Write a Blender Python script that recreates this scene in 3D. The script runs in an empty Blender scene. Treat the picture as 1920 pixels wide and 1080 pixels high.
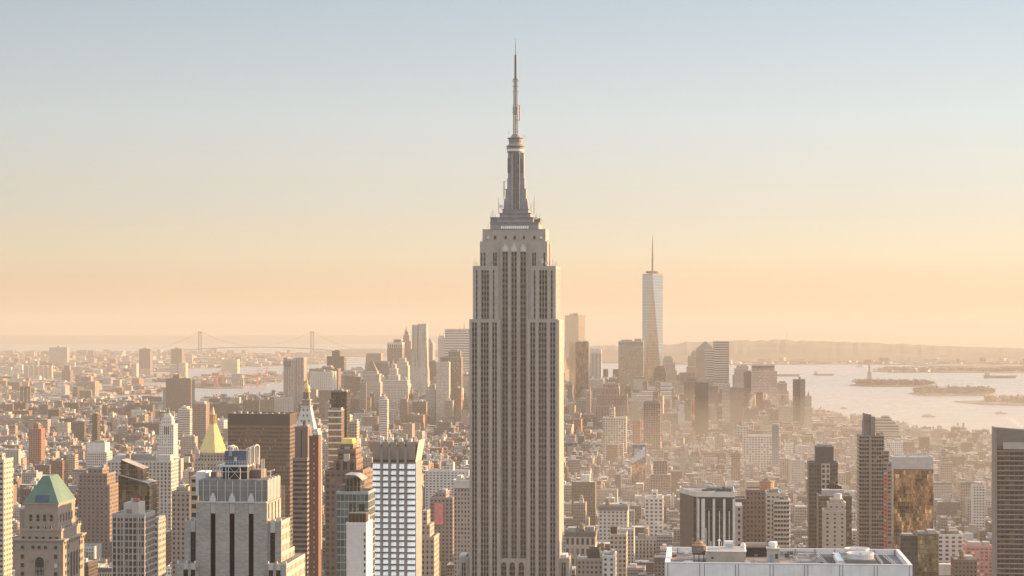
import bpy, math, random
import numpy as np
from mathutils import Vector

R = math.radians
# ------------------------------------------------------------------ camera, light, exposure
scene = bpy.context.scene
C = scene.collection
F, Y0, CZ, PSI = 3743.0, 607.0, 270.0, R(5.49)      # focal length and eye level in photo pixels, deck height, yaw off the avenue axis
RE2 = 2 * 7.4e6                                      # twice the earth's radius with refraction
S_, C_ = math.sin(PSI), math.cos(PSI)
cam_d = bpy.data.cameras.new('camera'); cam = bpy.data.objects.new('camera', cam_d); C.objects.link(cam)
cam.location = (0, 0, CZ); cam.rotation_euler = (R(90), 0, PSI)
cam_d.sensor_width = 36; cam_d.lens = 36 * F / 1920; cam_d.shift_y = (Y0 - 540) / 1920
cam_d.clip_start = 1; cam_d.clip_end = 200000
scene.camera = cam
SUN_EL, SUN_AZ = R(11), R(62)                        # azimuth from +Y towards +X
sun_d = bpy.data.lights.new('sun', 'SUN'); sun = bpy.data.objects.new('sun', sun_d); C.objects.link(sun)
sun_dir = Vector((math.sin(SUN_AZ) * math.cos(SUN_EL), math.cos(SUN_AZ) * math.cos(SUN_EL), math.sin(SUN_EL)))
sun.rotation_euler = sun_dir.to_track_quat('Z', 'Y').to_euler()
sun_d.energy = 5.0; sun_d.angle = R(0.5); sun_d.color = (1.0, 0.60, 0.27)
scene.view_settings.view_transform = 'Standard'; scene.view_settings.look = 'None'
scene.view_settings.exposure = 1.5; scene.view_settings.gamma = 1.0
scene.cycles.max_bounces = 6; scene.cycles.diffuse_bounces = 2; scene.cycles.glossy_bounces = 3; scene.cycles.volume_bounces = 1
scene.cycles.use_denoising = True
scene.cycles.sample_clamp_indirect = 4

world = bpy.data.worlds.new('World'); scene.world = world; world.use_nodes = True
wt = world.node_tree; wn, wl = wt.nodes, wt.links; wn.clear()
def wnode(t, **k):
    n = wn.new(t)
    for a, b in k.items(): setattr(n, a, b)
    return n
w_out = wnode('ShaderNodeOutputWorld'); w_bg = wnode('ShaderNodeBackground'); w_bg.inputs[1].default_value = 0.05
w_sky = wnode('ShaderNodeTexSky', sky_type='NISHITA', sun_disc=False, sun_elevation=SUN_EL, sun_rotation=SUN_AZ, altitude=270, dust_density=3.0)
w_tc = wnode('ShaderNodeTexCoord'); w_sep = wnode('ShaderNodeSeparateXYZ'); wl.new(w_tc.outputs['Generated'], w_sep.inputs[0])
w_rmp = wnode('ShaderNodeValToRGB')
w_map = wnode('ShaderNodeMapRange'); w_map.inputs[1].default_value = -0.05; w_map.inputs[2].default_value = 0.45
wl.new(w_sep.outputs[2], w_map.inputs[0]); wl.new(w_map.outputs[0], w_rmp.inputs[0])
SKY = [(-0.03, (.84, .56, .345)), (0.0, (.92, .63, .385)), (0.015, (.95, .67, .42)), (0.035, (.905, .79, .565)), (0.06, (.80, .765, .655)), (0.10, (.705, .765, .765)),
       (0.16, (.52, .63, .715)), (0.24, (1.0, 1.12, 1.25)), (0.44, (2.6, 2.75, 2.9))]  # top stops brightened beyond a real sky to lift shaded walls
e = w_rmp.color_ramp.elements
while len(e) > 1: e.remove(e[0])
for i, (z, c) in enumerate(SKY):
    q = e[0] if i == 0 else e.new(0.5)
    q.position = (z + .05) / .5; q.color = (*c, 1)
# the sky brightens towards the low sun
w_dot = wnode('ShaderNodeVectorMath', operation='DOT_PRODUCT'); w_dot.inputs[1].default_value = (math.sin(SUN_AZ), math.cos(SUN_AZ), 0)
wl.new(w_tc.outputs['Generated'], w_dot.inputs[0])
w_gl = wnode('ShaderNodeMapRange'); w_gl.inputs[1].default_value = 0.0; w_gl.inputs[2].default_value = 1.0; w_gl.inputs[3].default_value = 5.75; w_gl.inputs[4].default_value = 9.4
wl.new(w_dot.outputs['Value'], w_gl.inputs[0])
w_mul = wnode('ShaderNodeVectorMath', operation='SCALE'); wl.new(w_rmp.outputs[0], w_mul.inputs[0]); wl.new(w_gl.outputs[0], w_mul.inputs['Scale'])
w_mix = wnode('ShaderNodeMix', data_type='RGBA'); w_mix.inputs[0].default_value = 0.93
wl.new(w_sky.outputs[0], w_mix.inputs[6]); wl.new(w_mul.outputs[0], w_mix.inputs[7])
wl.new(w_mix.outputs[2], w_bg.inputs[0]); wl.new(w_bg.outputs[0], w_out.inputs[0])

# ------------------------------------------------------------------ from photo pixels to places
def drop(x, y): return (x * x + y * y) / RE2
def PX(px, Y):
    t = (px - 960) / F
    return Y * (t * C_ - S_) / (C_ + t * S_)
def dep(x, y): return -x * S_ + y * C_
def PZ(py, x, y): return CZ + (Y0 - py) * dep(x, y) / F
def proj(x, y, z):
    d = dep(x, y)
    return 960 + F * (x * C_ + y * S_) / d, Y0 - F * (z - CZ) / d
def GP(px, py, z=0.0):
    """the point of the curved ground (at height z above it) that shows at a photo pixel"""
    s = (py - Y0) / F; a = 1 / RE2; q = s * s - 4 * a * (CZ - z)
    D = (s - math.sqrt(max(q, 0))) / (2 * a) if q > 0 else s / (2 * a)
    t = (px - 960) / F; lat = t * D
    x = lat * C_ - D * S_; y = lat * S_ + D * C_
    return x, y

# ------------------------------------------------------------------ materials
M = {}
def mat(name):
    m = bpy.data.materials.new(name); m.use_nodes = True
    nt = m.node_tree; nt.nodes.clear()
    o = nt.nodes.new('ShaderNodeOutputMaterial'); b = nt.nodes.new('ShaderNodeBsdfPrincipled'); nt.links.new(b.outputs[0], o.inputs[0])
    def N(t, **k):
        n = nt.nodes.new(t)
        for kk, v in k.items(): setattr(n, kk, v)
        return n
    def L(a, b_): nt.links.new(a, b_)
    def math_(op, a, b_=None, c=None):
        n = N('ShaderNodeMath', operation=op)
        for i, v in enumerate((a, b_, c)):
            if v is None: continue
            if isinstance(v, (int, float)): n.inputs[i].default_value = v
            else: L(v, n.inputs[i])
        return n.outputs[0]
    def mix(f, a, b_, blend='MIX'):
        n = N('ShaderNodeMix', data_type='RGBA', blend_type=blend)
        for i, v in ((0, f), (6, a), (7, b_)):
            if isinstance(v, (int, float)): n.inputs[i].default_value = v
            elif isinstance(v, tuple): n.inputs[i].default_value = (*v, 1)
            else: L(v, n.inputs[i])
        return n.outputs[2]
    M[name] = m
    return m, b, N, L, math_, mix, o

def noise(N, L, scale, detail=3, coord=None, vec=None):
    n = N('ShaderNodeTexNoise'); n.inputs['Scale'].default_value = scale; n.inputs['Detail'].default_value = detail
    if coord is not None: L(coord, n.inputs[0])
    return n

def make_facade():
    m, b, N, L, mt, mix, o = mat('facade')
    uv = N('ShaderNodeUVMap', uv_map='UVMap'); sx = N('ShaderNodeSeparateXYZ'); L(uv.outputs[0], sx.inputs[0])
    col = N('ShaderNodeAttribute', attribute_name='Col'); win = N('ShaderNodeAttribute', attribute_name='Win'); gls = N('ShaderNodeAttribute', attribute_name='Gls')
    ws = N('ShaderNodeSeparateColor'); L(win.outputs[0], ws.inputs[0])
    P, FL, WU, WV = ws.outputs[0], ws.outputs[1], ws.outputs[2], win.outputs[3]
    us = mt('DIVIDE', sx.outputs[0], P); vs = mt('DIVIDE', sx.outputs[1], FL)
    du = mt('MULTIPLY', mt('ABSOLUTE', mt('SUBTRACT', mt('FRACT', us), .5)), 2)
    dv = mt('MULTIPLY', mt('ABSOLUTE', mt('SUBTRACT', mt('FRACT', vs), .5)), 2)
    mu = mt('MULTIPLY', mt('LESS_THAN', du, WU), mt('LESS_THAN', sx.outputs[1], -1.3)); mv = mt('LESS_THAN', dv, WV)
    mw = mt('MULTIPLY', mu, mv)
    cv = N('ShaderNodeCombineXYZ'); L(mt('FLOOR', us), cv.inputs[0]); L(mt('FLOOR', vs), cv.inputs[1])
    wn_ = N('ShaderNodeTexWhiteNoise', noise_dimensions='3D'); L(cv.outputs[0], wn_.inputs[0])
    rv = wn_.outputs[0]
    ramp = N('ShaderNodeValToRGB'); ramp.color_ramp.interpolation = 'CONSTANT'; L(rv, ramp.inputs[0])
    el = ramp.color_ramp.elements
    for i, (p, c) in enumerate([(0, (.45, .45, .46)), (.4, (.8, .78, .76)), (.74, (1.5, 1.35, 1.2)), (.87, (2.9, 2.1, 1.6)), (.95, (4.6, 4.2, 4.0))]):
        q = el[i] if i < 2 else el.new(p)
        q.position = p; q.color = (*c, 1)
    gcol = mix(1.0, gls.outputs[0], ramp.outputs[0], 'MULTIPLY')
    geo = N('ShaderNodeNewGeometry')
    n1 = noise(N, L, .02, 4, geo.outputs['Position']); n2 = noise(N, L, .35, 3, geo.outputs['Position'])
    f = mt('ADD', mt('MULTIPLY', n1.outputs[0], .5), mt('MULTIPLY', n2.outputs[0], .35))
    f = mt('ADD', f, .58)
    fc = N('ShaderNodeCombineColor'); [L(f, fc.inputs[i]) for i in range(3)]
    wall = mix(1.0, col.outputs[0], fc.outputs[0], 'MULTIPLY')
    # floor lines, and spandrels under the windows
    line = mt('MULTIPLY', mt('GREATER_THAN', dv, .93), .12)
    wall = mix(line, wall, (.12, .10, .09))
    sp = mt('MULTIPLY', mu, gls.outputs[3])
    wall2 = mix(sp, wall, (.13, .095, .075))
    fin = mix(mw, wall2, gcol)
    L(fin, b.inputs['Base Color'])
    L(mt('ADD', mt('MULTIPLY', mw, -.62), .85), b.inputs['Roughness'])
    bp = N('ShaderNodeBump'); bp.inputs['Strength'].default_value = .5; bp.inputs['Distance'].default_value = .3
    L(mt('SUBTRACT', 1.0, mw), bp.inputs['Height']); L(bp.outputs[0], b.inputs['Normal'])
make_facade()

def make_roof():
    m, b, N, L, mt, mix, o = mat('roof')
    col = N('ShaderNodeAttribute', attribute_name='Col'); geo = N('ShaderNodeNewGeometry')
    n1 = noise(N, L, .09, 4, geo.outputs['Position']); n2 = noise(N, L, .6, 2, geo.outputs['Position'])
    f = mt('ADD', mt('MULTIPLY', n1.outputs[0], 1.3), mt('ADD', mt('MULTIPLY', n2.outputs[0], .5), .0))
    fc = N('ShaderNodeCombineColor'); [L(f, fc.inputs[i]) for i in range(3)]
    L(mix(1.0, col.outputs[0], fc.outputs[0], 'MULTIPLY'), b.inputs['Base Color']); b.inputs['Roughness'].default_value = .8
make_roof()

def make_plain(name, rough=.8, metal=0.0, amp=.35, scale=.25, bump=0.0, rib=0.0):
    m, b, N, L, mt, mix, o = mat(name)
    col = N('ShaderNodeAttribute', attribute_name='Col'); geo = N('ShaderNodeNewGeometry')
    n1 = noise(N, L, scale, 4, geo.outputs['Position'])
    f = mt('ADD', mt('MULTIPLY', n1.outputs[0], amp * 2), 1 - amp)
    if rib:                                                # seams of sheet metal: along u
        uv = N('ShaderNodeUVMap', uv_map='UVMap'); sx = N('ShaderNodeSeparateXYZ'); L(uv.outputs[0], sx.inputs[0])
        g = mt('GREATER_THAN', mt('FRACT', mt('DIVIDE', sx.outputs[0], rib)), .82)
        f = mt('MULTIPLY', f, mt('SUBTRACT', 1.0, mt('MULTIPLY', g, .28)))
    fc = N('ShaderNodeCombineColor'); [L(f, fc.inputs[i]) for i in range(3)]
    L(mix(1.0, col.outputs[0], fc.outputs[0], 'MULTIPLY'), b.inputs['Base Color'])
    b.inputs['Roughness'].default_value = rough; b.inputs['Metallic'].default_value = metal
    if bump:
        bp = N('ShaderNodeBump'); bp.inputs['Strength'].default_value = bump; bp.inputs['Distance'].default_value = .2
        L(n1.outputs[0], bp.inputs['Height']); L(bp.outputs[0], b.inputs['Normal'])
make_plain('plain'); make_plain('stone', .85, 0, .25, .3, .2); make_plain('metal', .38, .8, .2, .3); make_plain('gold', .42, .7, .16, .25)
make_plain('copper', .6, 0, .22, .25, 0, 1.1); make_plain('timber', .85, 0, .4, 1.2); make_plain('black', .6); M['black'].node_tree.nodes['Principled BSDF'].inputs['Specular IOR Level'].default_value = .12

def make_brick():
    """pale brick with courses, for the nearest walls"""
    m, b, N, L, mt, mix, o = mat('brick')
    col = N('ShaderNodeAttribute', attribute_name='Col'); uv = N('ShaderNodeUVMap', uv_map='UVMap')
    br = N('ShaderNodeTexBrick'); L(uv.outputs[0], br.inputs[0]); br.inputs['Scale'].default_value = 1.0
    br.inputs['Brick Width'].default_value = 1.3; br.inputs['Row Height'].default_value = .45; br.inputs['Mortar Size'].default_value = .05
    br.inputs['Color1'].default_value = (1.04, 1.03, 1.0, 1); br.inputs['Color2'].default_value = (.78, .77, .76, 1); br.inputs['Mortar'].default_value = (.66, .66, .66, 1)
    geo = N('ShaderNodeNewGeometry'); n1 = noise(N, L, .12, 4, geo.outputs['Position'])
    f = mt('ADD', mt('MULTIPLY', n1.outputs[0], .6), .7)
    fc = N('ShaderNodeCombineColor'); [L(f, fc.inputs[i]) for i in range(3)]
    L(mix(1.0, mix(1.0, col.outputs[0], br.outputs[0], 'MULTIPLY'), fc.outputs[0], 'MULTIPLY'), b.inputs['Base Color']); b.inputs['Roughness'].default_value = .9
make_brick()

def make_glass(name, wav, rough=.06, metal=.0, spec=1.0, warp=2.0, reflection_tint=False, vary=.8):
    """curtain wall: panes that each lean a little, with mullions between"""
    m, b, N, L, mt, mix, o = mat(name)
    uv = N('ShaderNodeUVMap', uv_map='UVMap'); sx = N('ShaderNodeSeparateXYZ'); L(uv.outputs[0], sx.inputs[0])
    col = N('ShaderNodeAttribute', attribute_name='Col'); win = N('ShaderNodeAttribute', attribute_name='Win'); gls = N('ShaderNodeAttribute', attribute_name='Gls')
    ws = N('ShaderNodeSeparateColor'); L(win.outputs[0], ws.inputs[0])
    us = mt('DIVIDE', sx.outputs[0], ws.outputs[0]); vs = mt('DIVIDE', sx.outputs[1], ws.outputs[1])
    du = mt('MULTIPLY', mt('ABSOLUTE', mt('SUBTRACT', mt('FRACT', us), .5)), 2); dv = mt('MULTIPLY', mt('ABSOLUTE', mt('SUBTRACT', mt('FRACT', vs), .5)), 2)
    fr = mt('MAXIMUM', mt('GREATER_THAN', du, ws.outputs[2]), mt('GREATER_THAN', dv, win.outputs[3]))
    cv = N('ShaderNodeCombineXYZ'); L(mt('FLOOR', us), cv.inputs[0]); L(mt('FLOOR', vs), cv.inputs[1])
    w2 = N('ShaderNodeTexWhiteNoise', noise_dimensions='3D'); L(cv.outputs[0], w2.inputs[0])
    geo = N('ShaderNodeNewGeometry')
    sub = N('ShaderNodeVectorMath', operation='SUBTRACT'); L(w2.outputs[1], sub.inputs[0]); sub.inputs[1].default_value = (.5, .5, .5)
    sc = N('ShaderNodeVectorMath', operation='SCALE'); L(sub.outputs[0], sc.inputs[0]); sc.inputs['Scale'].default_value = wav
    mpv = N('ShaderNodeMapping'); mpv.inputs['Scale'].default_value = (1.6, 1.6, .45); L(geo.outputs['Position'], mpv.inputs[0]); nz = noise(N, L, .14, 4, mpv.outputs[0]); s3 = N('ShaderNodeVectorMath', operation='SUBTRACT'); L(nz.outputs[1], s3.inputs[0]); s3.inputs[1].default_value = (.5, .5, .5)
    s4 = N('ShaderNodeVectorMath', operation='SCALE'); L(s3.outputs[0], s4.inputs[0]); s4.inputs['Scale'].default_value = wav * warp
    ad = N('ShaderNodeVectorMath', operation='ADD'); L(geo.outputs['Normal'], ad.inputs[0]); L(sc.outputs[0], ad.inputs[1])
    ad2 = N('ShaderNodeVectorMath', operation='ADD'); L(ad.outputs[0], ad2.inputs[0]); L(s4.outputs[0], ad2.inputs[1])
    nn = N('ShaderNodeVectorMath', operation='NORMALIZE'); L(ad2.outputs[0], nn.inputs[0]); L(nn.outputs[0], b.inputs['Normal'])
    vr = mt('ADD', mt('MULTIPLY', w2.outputs[0], vary), 1 - vary / 2)
    if reflection_tint:  # patchy reflections of unbuilt surroundings, painted into the pane tint
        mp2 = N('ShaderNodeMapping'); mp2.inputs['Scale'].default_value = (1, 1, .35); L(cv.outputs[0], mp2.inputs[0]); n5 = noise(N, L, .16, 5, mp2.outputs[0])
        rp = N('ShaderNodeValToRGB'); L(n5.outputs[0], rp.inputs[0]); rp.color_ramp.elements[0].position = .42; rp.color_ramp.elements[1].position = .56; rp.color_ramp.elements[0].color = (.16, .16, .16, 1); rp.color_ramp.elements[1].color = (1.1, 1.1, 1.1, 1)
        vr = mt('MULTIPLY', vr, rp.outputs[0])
    fc = N('ShaderNodeCombineColor'); [L(vr, fc.inputs[i]) for i in range(3)]
    L(mix(fr, mix(1.0, gls.outputs[0], fc.outputs[0], 'MULTIPLY'), col.outputs[0]), b.inputs['Base Color'])
    L(mt('ADD', mt('MULTIPLY', fr, .5), rough), b.inputs['Roughness'])
    L(mt('MULTIPLY', mt('SUBTRACT', 1.0, fr), metal), b.inputs['Metallic'])
    b.inputs['Specular IOR Level'].default_value = spec
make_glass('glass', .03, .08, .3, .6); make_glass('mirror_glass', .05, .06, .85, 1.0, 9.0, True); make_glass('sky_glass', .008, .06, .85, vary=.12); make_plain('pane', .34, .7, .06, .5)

def make_water():
    m, b, N, L, mt, mix, o = mat('water')
    geo = N('ShaderNodeNewGeometry')
    mp = N('ShaderNodeMapping'); mp.inputs['Rotation'].default_value = (0, 0, .5); mp.inputs['Scale'].default_value = (1, 2.6, 1); L(geo.outputs['Position'], mp.inputs[0])
    n1 = noise(N, L, .02, 5, mp.outputs[0]); n2 = noise(N, L, .0016, 4, mp.outputs[0])
    b.inputs['Base Color'].default_value = (.20, .21, .21, 1)
    L(mt('ADD', mt('MULTIPLY', n2.outputs[0], .35), .12), b.inputs['Roughness'])
    bp = N('ShaderNodeBump'); bp.inputs['Strength'].default_value = .3; bp.inputs['Distance'].default_value = 6.0
    L(n1.outputs[0], bp.inputs['Height']); L(bp.outputs[0], b.inputs['Normal'])
make_water()

def make_ground(name, c1, c2, sc):
    m, b, N, L, mt, mix, o = mat(name)
    geo = N('ShaderNodeNewGeometry'); n1 = noise(N, L, sc, 6, geo.outputs['Position'])
    rp = N('ShaderNodeValToRGB'); L(n1.outputs[0], rp.inputs[0]); rp.color_ramp.elements[0].position = .38; rp.color_ramp.elements[1].position = .62
    rp.color_ramp.elements[0].color = (*c1, 1); rp.color_ramp.elements[1].color = (*c2, 1)
    L(rp.outputs[0], b.inputs['Base Color']); b.inputs['Roughness'].default_value = .95
make_ground('city_ground', (.07, .065, .06), (.17, .145, .125), .02)
make_ground('suburb_ground', (.10, .085, .065), (.26, .21, .165), .004)
make_ground('hill_ground', (.09, .075, .055), (.15, .125, .095), .002)
make_ground('bare_wood', (.10, .075, .055), (.17, .13, .09), .05)

# ------------------------------------------------------------------ mesh builder
def sty(col, win=(3, 3.6, .5, .5), gls=(.05, .045, .043), sp=0.0, mat='facade', top=None):
    return dict(col=col, win=win, gls=(*gls, sp), mat=mat, top=top or (.33, .30, .28))
def flat(col, mat='plain'): return dict(col=col, win=(3, 3, 0, 0), gls=(.05, .05, .05, 0), mat=mat, top=col)

class MB:
    def __init__(s): s.v, s.f, s.uv, s.c, s.w, s.g, s.m, s.mn = [], [], [], [], [], [], [], []
    def face(s, pts, st, uv=None, mat=None, col=None, win=None):
        i = len(s.v); s.v += pts; s.f.append(tuple(range(i, i + len(pts))))
        if uv is None: uv = [(p[0], p[1]) for p in pts]
        s.uv += uv
        mt = mat or st['mat']
        if mt not in s.mn: s.mn.append(mt)
        s.m.append(s.mn.index(mt)); s.c.append((*(col or st['col']), 1)); s.w.append(win or st['win']); s.g.append(st['gls'])
    def prism(s, poly, z0, z1, st, poly2=None, roof=True, bottom=False, roofmat=None, uo=0, z1b=None, skip=()):
        """poly counter-clockwise seen from above; poly2 the top outline"""
        p2 = poly2 or poly; n = len(poly); u = uo
        zt = z1 if not callable(z1) else None
        for i in range(n):
            a, b = poly[i], poly[(i + 1) % n]; a2, b2 = p2[i], p2[(i + 1) % n]
            L_ = math.hypot(b[0] - a[0], b[1] - a[1])
            za, zb = (z1, z1) if zt is not None else (z1(*a2), z1(*b2))
            if i not in skip and L_ > 1e-6:
                P = st['win'][0]; k = max(1, round(L_ / P)); pe = L_ / k
                u0 = round(u / pe) * pe
                zm = max(za, zb)
                s.face([(*a, z0), (*b, z0), (*b2, zb), (*a2, za)], st,
                       [(u0, z0 - zm), (u0 + L_, z0 - zm), (u0 + L_, zb - zm), (u0, za - zm)], win=(pe, *st['win'][1:]))
            u += L_
        if roof:
            s.face([(*p, (z1 if zt is not None else z1(*p))) for p in p2], st, mat=roofmat or ('roof' if st['mat'] in ('facade', 'glass', 'mirror_glass', 'sky_glass', 'brick') else st['mat']), col=st['top'])
        if bottom: s.face([(*p, z0) for p in reversed(poly)], st, mat='roof', col=st['col'])
        return s
    def box(s, x0, x1, y0, y1, z0, z1, st, **k):
        return s.prism([(x0, y0), (x1, y0), (x1, y1), (x0, y1)], z0, z1, st, **k)
    def rbox(s, cx, cy, w, d, rot, z0, z1, st, **k):
        c, n = math.cos(rot), math.sin(rot)
        return s.prism([(cx + c * a - n * b, cy + n * a + c * b) for a, b in ((-w / 2, -d / 2), (w / 2, -d / 2), (w / 2, d / 2), (-w / 2, d / 2))], z0, z1, st, **k)
    def ring(s, cx, cy, prof, st, n=12, ph=0.0, sx=1.0, sy=1.0, cap=True):
        """lathe of (r, z) rows"""
        u = 0
        for (r0, z0), (r1, z1) in zip(prof, prof[1:]):
            for i in range(n):
                a, b = ph + 2 * math.pi * i / n, ph + 2 * math.pi * (i + 1) / n
                q = lambda r, t, z: (cx + r * sx * math.cos(t), cy + r * sy * math.sin(t), z)
                w = 2 * math.pi * max(r0, r1) / n
                zm = prof[-1][1]
                pts = [q(r0, a, z0), q(r0, b, z0), q(r1, b, z1), q(r1, a, z1)]; uv = [(i * w, z0 - zm), (i * w + w, z0 - zm), (i * w + w, z1 - zm), (i * w, z1 - zm)]
                if r1 < 1e-4: pts, uv = pts[:3], uv[:3]
                elif r0 < 1e-4: pts, uv = [pts[0], pts[2], pts[3]], [uv[0], uv[2], uv[3]]
                s.face(pts, st, uv)
        if cap and prof[-1][0] > 1e-4:
            r, z = prof[-1]
            s.face([(cx + r * sx * math.cos(ph + 2 * math.pi * i / n), cy + r * sy * math.sin(ph + 2 * math.pi * i / n), z) for i in range(n)], st, col=st['top'])
        return s
    def bar(s, a, b, w, st, n=4):
        a, b = Vector(a), Vector(b); d = (b - a)
        if d.length < 1e-6: return s
        d.normalize(); up = Vector((0, 0, 1)) if abs(d.z) < .9 else Vector((1, 0, 0))
        e = d.cross(up).normalized(); f = e.cross(d)
        P = lambda o, t: tuple(o + (e * math.cos(t) + f * math.sin(t)) * w)
        for i in range(n):
            t, t2 = 2 * math.pi * (i + .5) / n, 2 * math.pi * (i + 1.5) / n
            s.face([P(a, t), P(a, t2), P(b, t2), P(b, t)], st)
        s.face([P(b, 2 * math.pi * (i + .5) / n) for i in range(n)], st); s.face([P(a, 2 * math.pi * (i + .5) / n) for i in reversed(range(n))], st)
        return s
    def build(s, name, parent=None, origin=None, smooth=False):
        me = bpy.data.meshes.new(name); o_ = origin or (Vector(parent['_o']) if parent is not None and '_o' in parent else Vector((0, 0, 0)))
        o_ = Vector(o_)
        v = np.array(s.v, dtype=np.float64) - np.array(o_)
        me.from_pydata(v.tolist(), [], s.f)
        me.uv_layers.new(name='UVMap').data.foreach_set('uv', np.array(s.uv, dtype=np.float32).ravel())
        ca = np.array(s.c, dtype=np.float32); mx = ca[:, :3].max(1); sat = (mx - ca[:, :3].min(1)) / np.maximum(mx, 1e-6); lum = ca[:, :3] @ np.array([.3, .5, .2]); f = np.where(sat < .6, .3, 0)[:, None]   # the city's stone is greyer than its brochure colours
        s.c = np.concatenate([ca[:, :3] * (1 - f) + lum[:, None] * f, ca[:, 3:]], 1).tolist()
        for an, d in (('Col', s.c), ('Win', s.w), ('Gls', s.g)):
            at = me.attributes.new(an, 'FLOAT_COLOR', 'FACE' if False else 'CORNER')
            ln = [len(f) for f in s.f]
            at.data.foreach_set('color', np.repeat(np.array(d, dtype=np.float32), ln, axis=0).ravel())
        for n in s.mn: me.materials.append(M[n])
        me.polygons.foreach_set('material_index', s.m)
        if smooth: me.polygons.foreach_set('use_smooth', [True] * len(s.f))
        me.update()
        o = bpy.data.objects.new(name, me); C.objects.link(o)
        if parent is not None: o.parent = parent
        else: o.location = o_
        return o

THINGS = []
def tag(o, label, cat, group=None, kind=None):
    o['label'] = label; o['category'] = cat
    if group: o['group'] = group
    if kind: o['kind'] = kind
    return o
def thing(name, label, cat, loc, group=None, lm=None):
    o = bpy.data.objects.new(name, None); C.objects.link(o); o.location = loc; o['_o'] = list(loc); o.empty_display_size = 5
    tag(o, label, cat, group); THINGS.append((o, lm)); return o
def structure(name, mb, **k):
    o = mb.build(name, **k); o['kind'] = 'structure'; return o
def strip_tmp():
    for o in bpy.data.objects:
        if '_o' in o: del o['_o']
BLOCKED = []            # footprints that the ordinary buildings keep clear of
def block(x0, x1, y0, y1, pad=4): BLOCKED.append((x0 - pad, x1 + pad, y0 - pad, y1 + pad))
def gz(x, y, h=8): return h - drop(x, y)
# ------------------------------------------------------------------ water, land, hills
from mathutils.geometry import delaunay_2d_cdt
PLAIN = flat((.3, .3, .3))
def water_sheet():
    mb = MB(); radii = [0, 400] + [1000 * k for k in range(1, 30)] + [1500 * k for k in range(20, 48)]
    n = 160; st = dict(PLAIN, mat='water')
    P = lambda r, i: (r * math.cos(2 * math.pi * i / n), r * math.sin(2 * math.pi * i / n), -r * r / RE2)
    for r0, r1 in zip(radii, radii[1:]):
        for i in range(n):
            if r0 == 0: mb.face([(0, 0, 0), P(r1, i), P(r1, i + 1)], st)
            else: mb.face([P(r0, i), P(r1, i), P(r1, i + 1), P(r0, i + 1)], st)
    structure('water', mb, smooth=True)
water_sheet()
LAND = {}
def land(name, px, mname, h=3.0, extra=(), step=900):
    poly = [GP(a, b) for a, b in px] + list(extra)
    LAND[name] = poly
    xs = [p[0] for p in poly]; ys = [p[1] for p in poly]
    pts = [Vector(p) for p in poly]; n = len(poly)
    rnd = random.Random(3)
    sx = max(step, (max(xs) - min(xs)) / 60); sy = max(step, (max(ys) - min(ys)) / 60)
    if (max(xs) - min(xs)) > step * 1.5:
        x = min(xs)
        while x < max(xs):
            y = min(ys)
            while y < max(ys):
                pts.append(Vector((x + rnd.random() * 9, y + rnd.random() * 9))); y += sy
            x += sx
    vo, eo, fo, _, _, _ = delaunay_2d_cdt(pts, [(i, (i + 1) % n) for i in range(n)], [], 1, 1e-3)
    mb = MB(); st = dict(PLAIN, mat=mname)
    for f in fo:
        mb.face([(vo[i].x, vo[i].y, h - drop(vo[i].x, vo[i].y)) for i in f], st)
    for i in range(n):
        a, b = poly[i], poly[(i + 1) % n]
        mb.face([(*a, -1 - drop(*a)), (*b, -1 - drop(*b)), (*b, h - drop(*b)), (*a, h - drop(*a))], st)
    structure(name, mb)
def inside(poly, x, y):
    c = False; n = len(poly); j = n - 1
    for i in range(n):
        (xi, yi), (xj, yj) = poly[i], poly[j]
        if (yi > y) != (yj > y) and x < (xj - xi) * (y - yi) / (yj - yi) + xi: c = not c
        j = i
    return c
MANHATTAN = [(-500, 800), (-100, 786), (300, 772), (540, 760), (700, 753), (900, 749), (1050, 747), (1200, 749), (1290, 752), (1400, 765), (1480, 779), (1530, 789),
             (1600, 798), (1690, 820), (1780, 832), (1940, 843), (2150, 862)]
land('ground', MANHATTAN, 'city_ground', 8.0, [(1500, 2000), (1500, -7000), (-4000, -7000), (-3200, 2500)])
land('brooklyn_ground', [(-700, 775), (-100, 764), (190, 756), (212, 741), (300, 738), (312, 729), (240, 727), (236, 721), (300, 716), (340, 718), (348, 708), (240, 707), (150, 706),
                         (146, 700), (240, 698), (345, 697), (362, 691), (470, 688), (560, 685), (640, 682), (655, 674), (625, 668), (590, 665.5), (480, 664), (375, 663), (100, 660), (-400, 657), (-900, 660)], 'suburb_ground', 4.0)
land('port_ground', [(352, 722), (366, 708), (420, 703), (520, 701), (548, 704), (540, 712), (500, 722), (470, 723), (455, 728), (400, 729), (366, 727)], 'suburb_ground', 4.0)
land('pier_ground', [(215, 733), (300, 731), (318, 733), (300, 735), (216, 737)], 'suburb_ground', 3.0)
land('staten_shore', [(585, 668), (650, 664), (720, 663), (800, 667), (900, 672), (1100, 678), (1245, 684), (1400, 684), (1600, 683), (1700, 684), (1760, 688), (2100, 688), (2500, 680),
                      (2500, 662), (1900, 660), (1200, 656), (760, 656), (650, 658), (590, 662)], 'suburb_ground', 5.0)
land('bayonne_ground', [(1634, 697), (1660, 693.5), (1700, 692), (1780, 695), (1850, 694), (1985, 692), (2060, 697), (1900, 699.5), (1760, 698.5), (1690, 698.5)], 'suburb_ground', 3.0)
land('terminal_ground', [(1764, 689), (1830, 688), (1925, 687), (1925, 689.6), (1850, 690.2)], 'suburb_ground', 3.0)
land('near_island_ground', [(1592, 723), (1614, 719), (1640, 718.5), (1730, 720), (1752, 724), (1720, 725.5), (1640, 725.5)], 'hill_ground', 3.0)
land('hospital_island_ground', [(1703, 738.5), (1722, 735), (1740, 733), (1830, 733), (1868, 738), (1848, 742), (1740, 742.5)], 'suburb_ground', 3.0)
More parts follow.
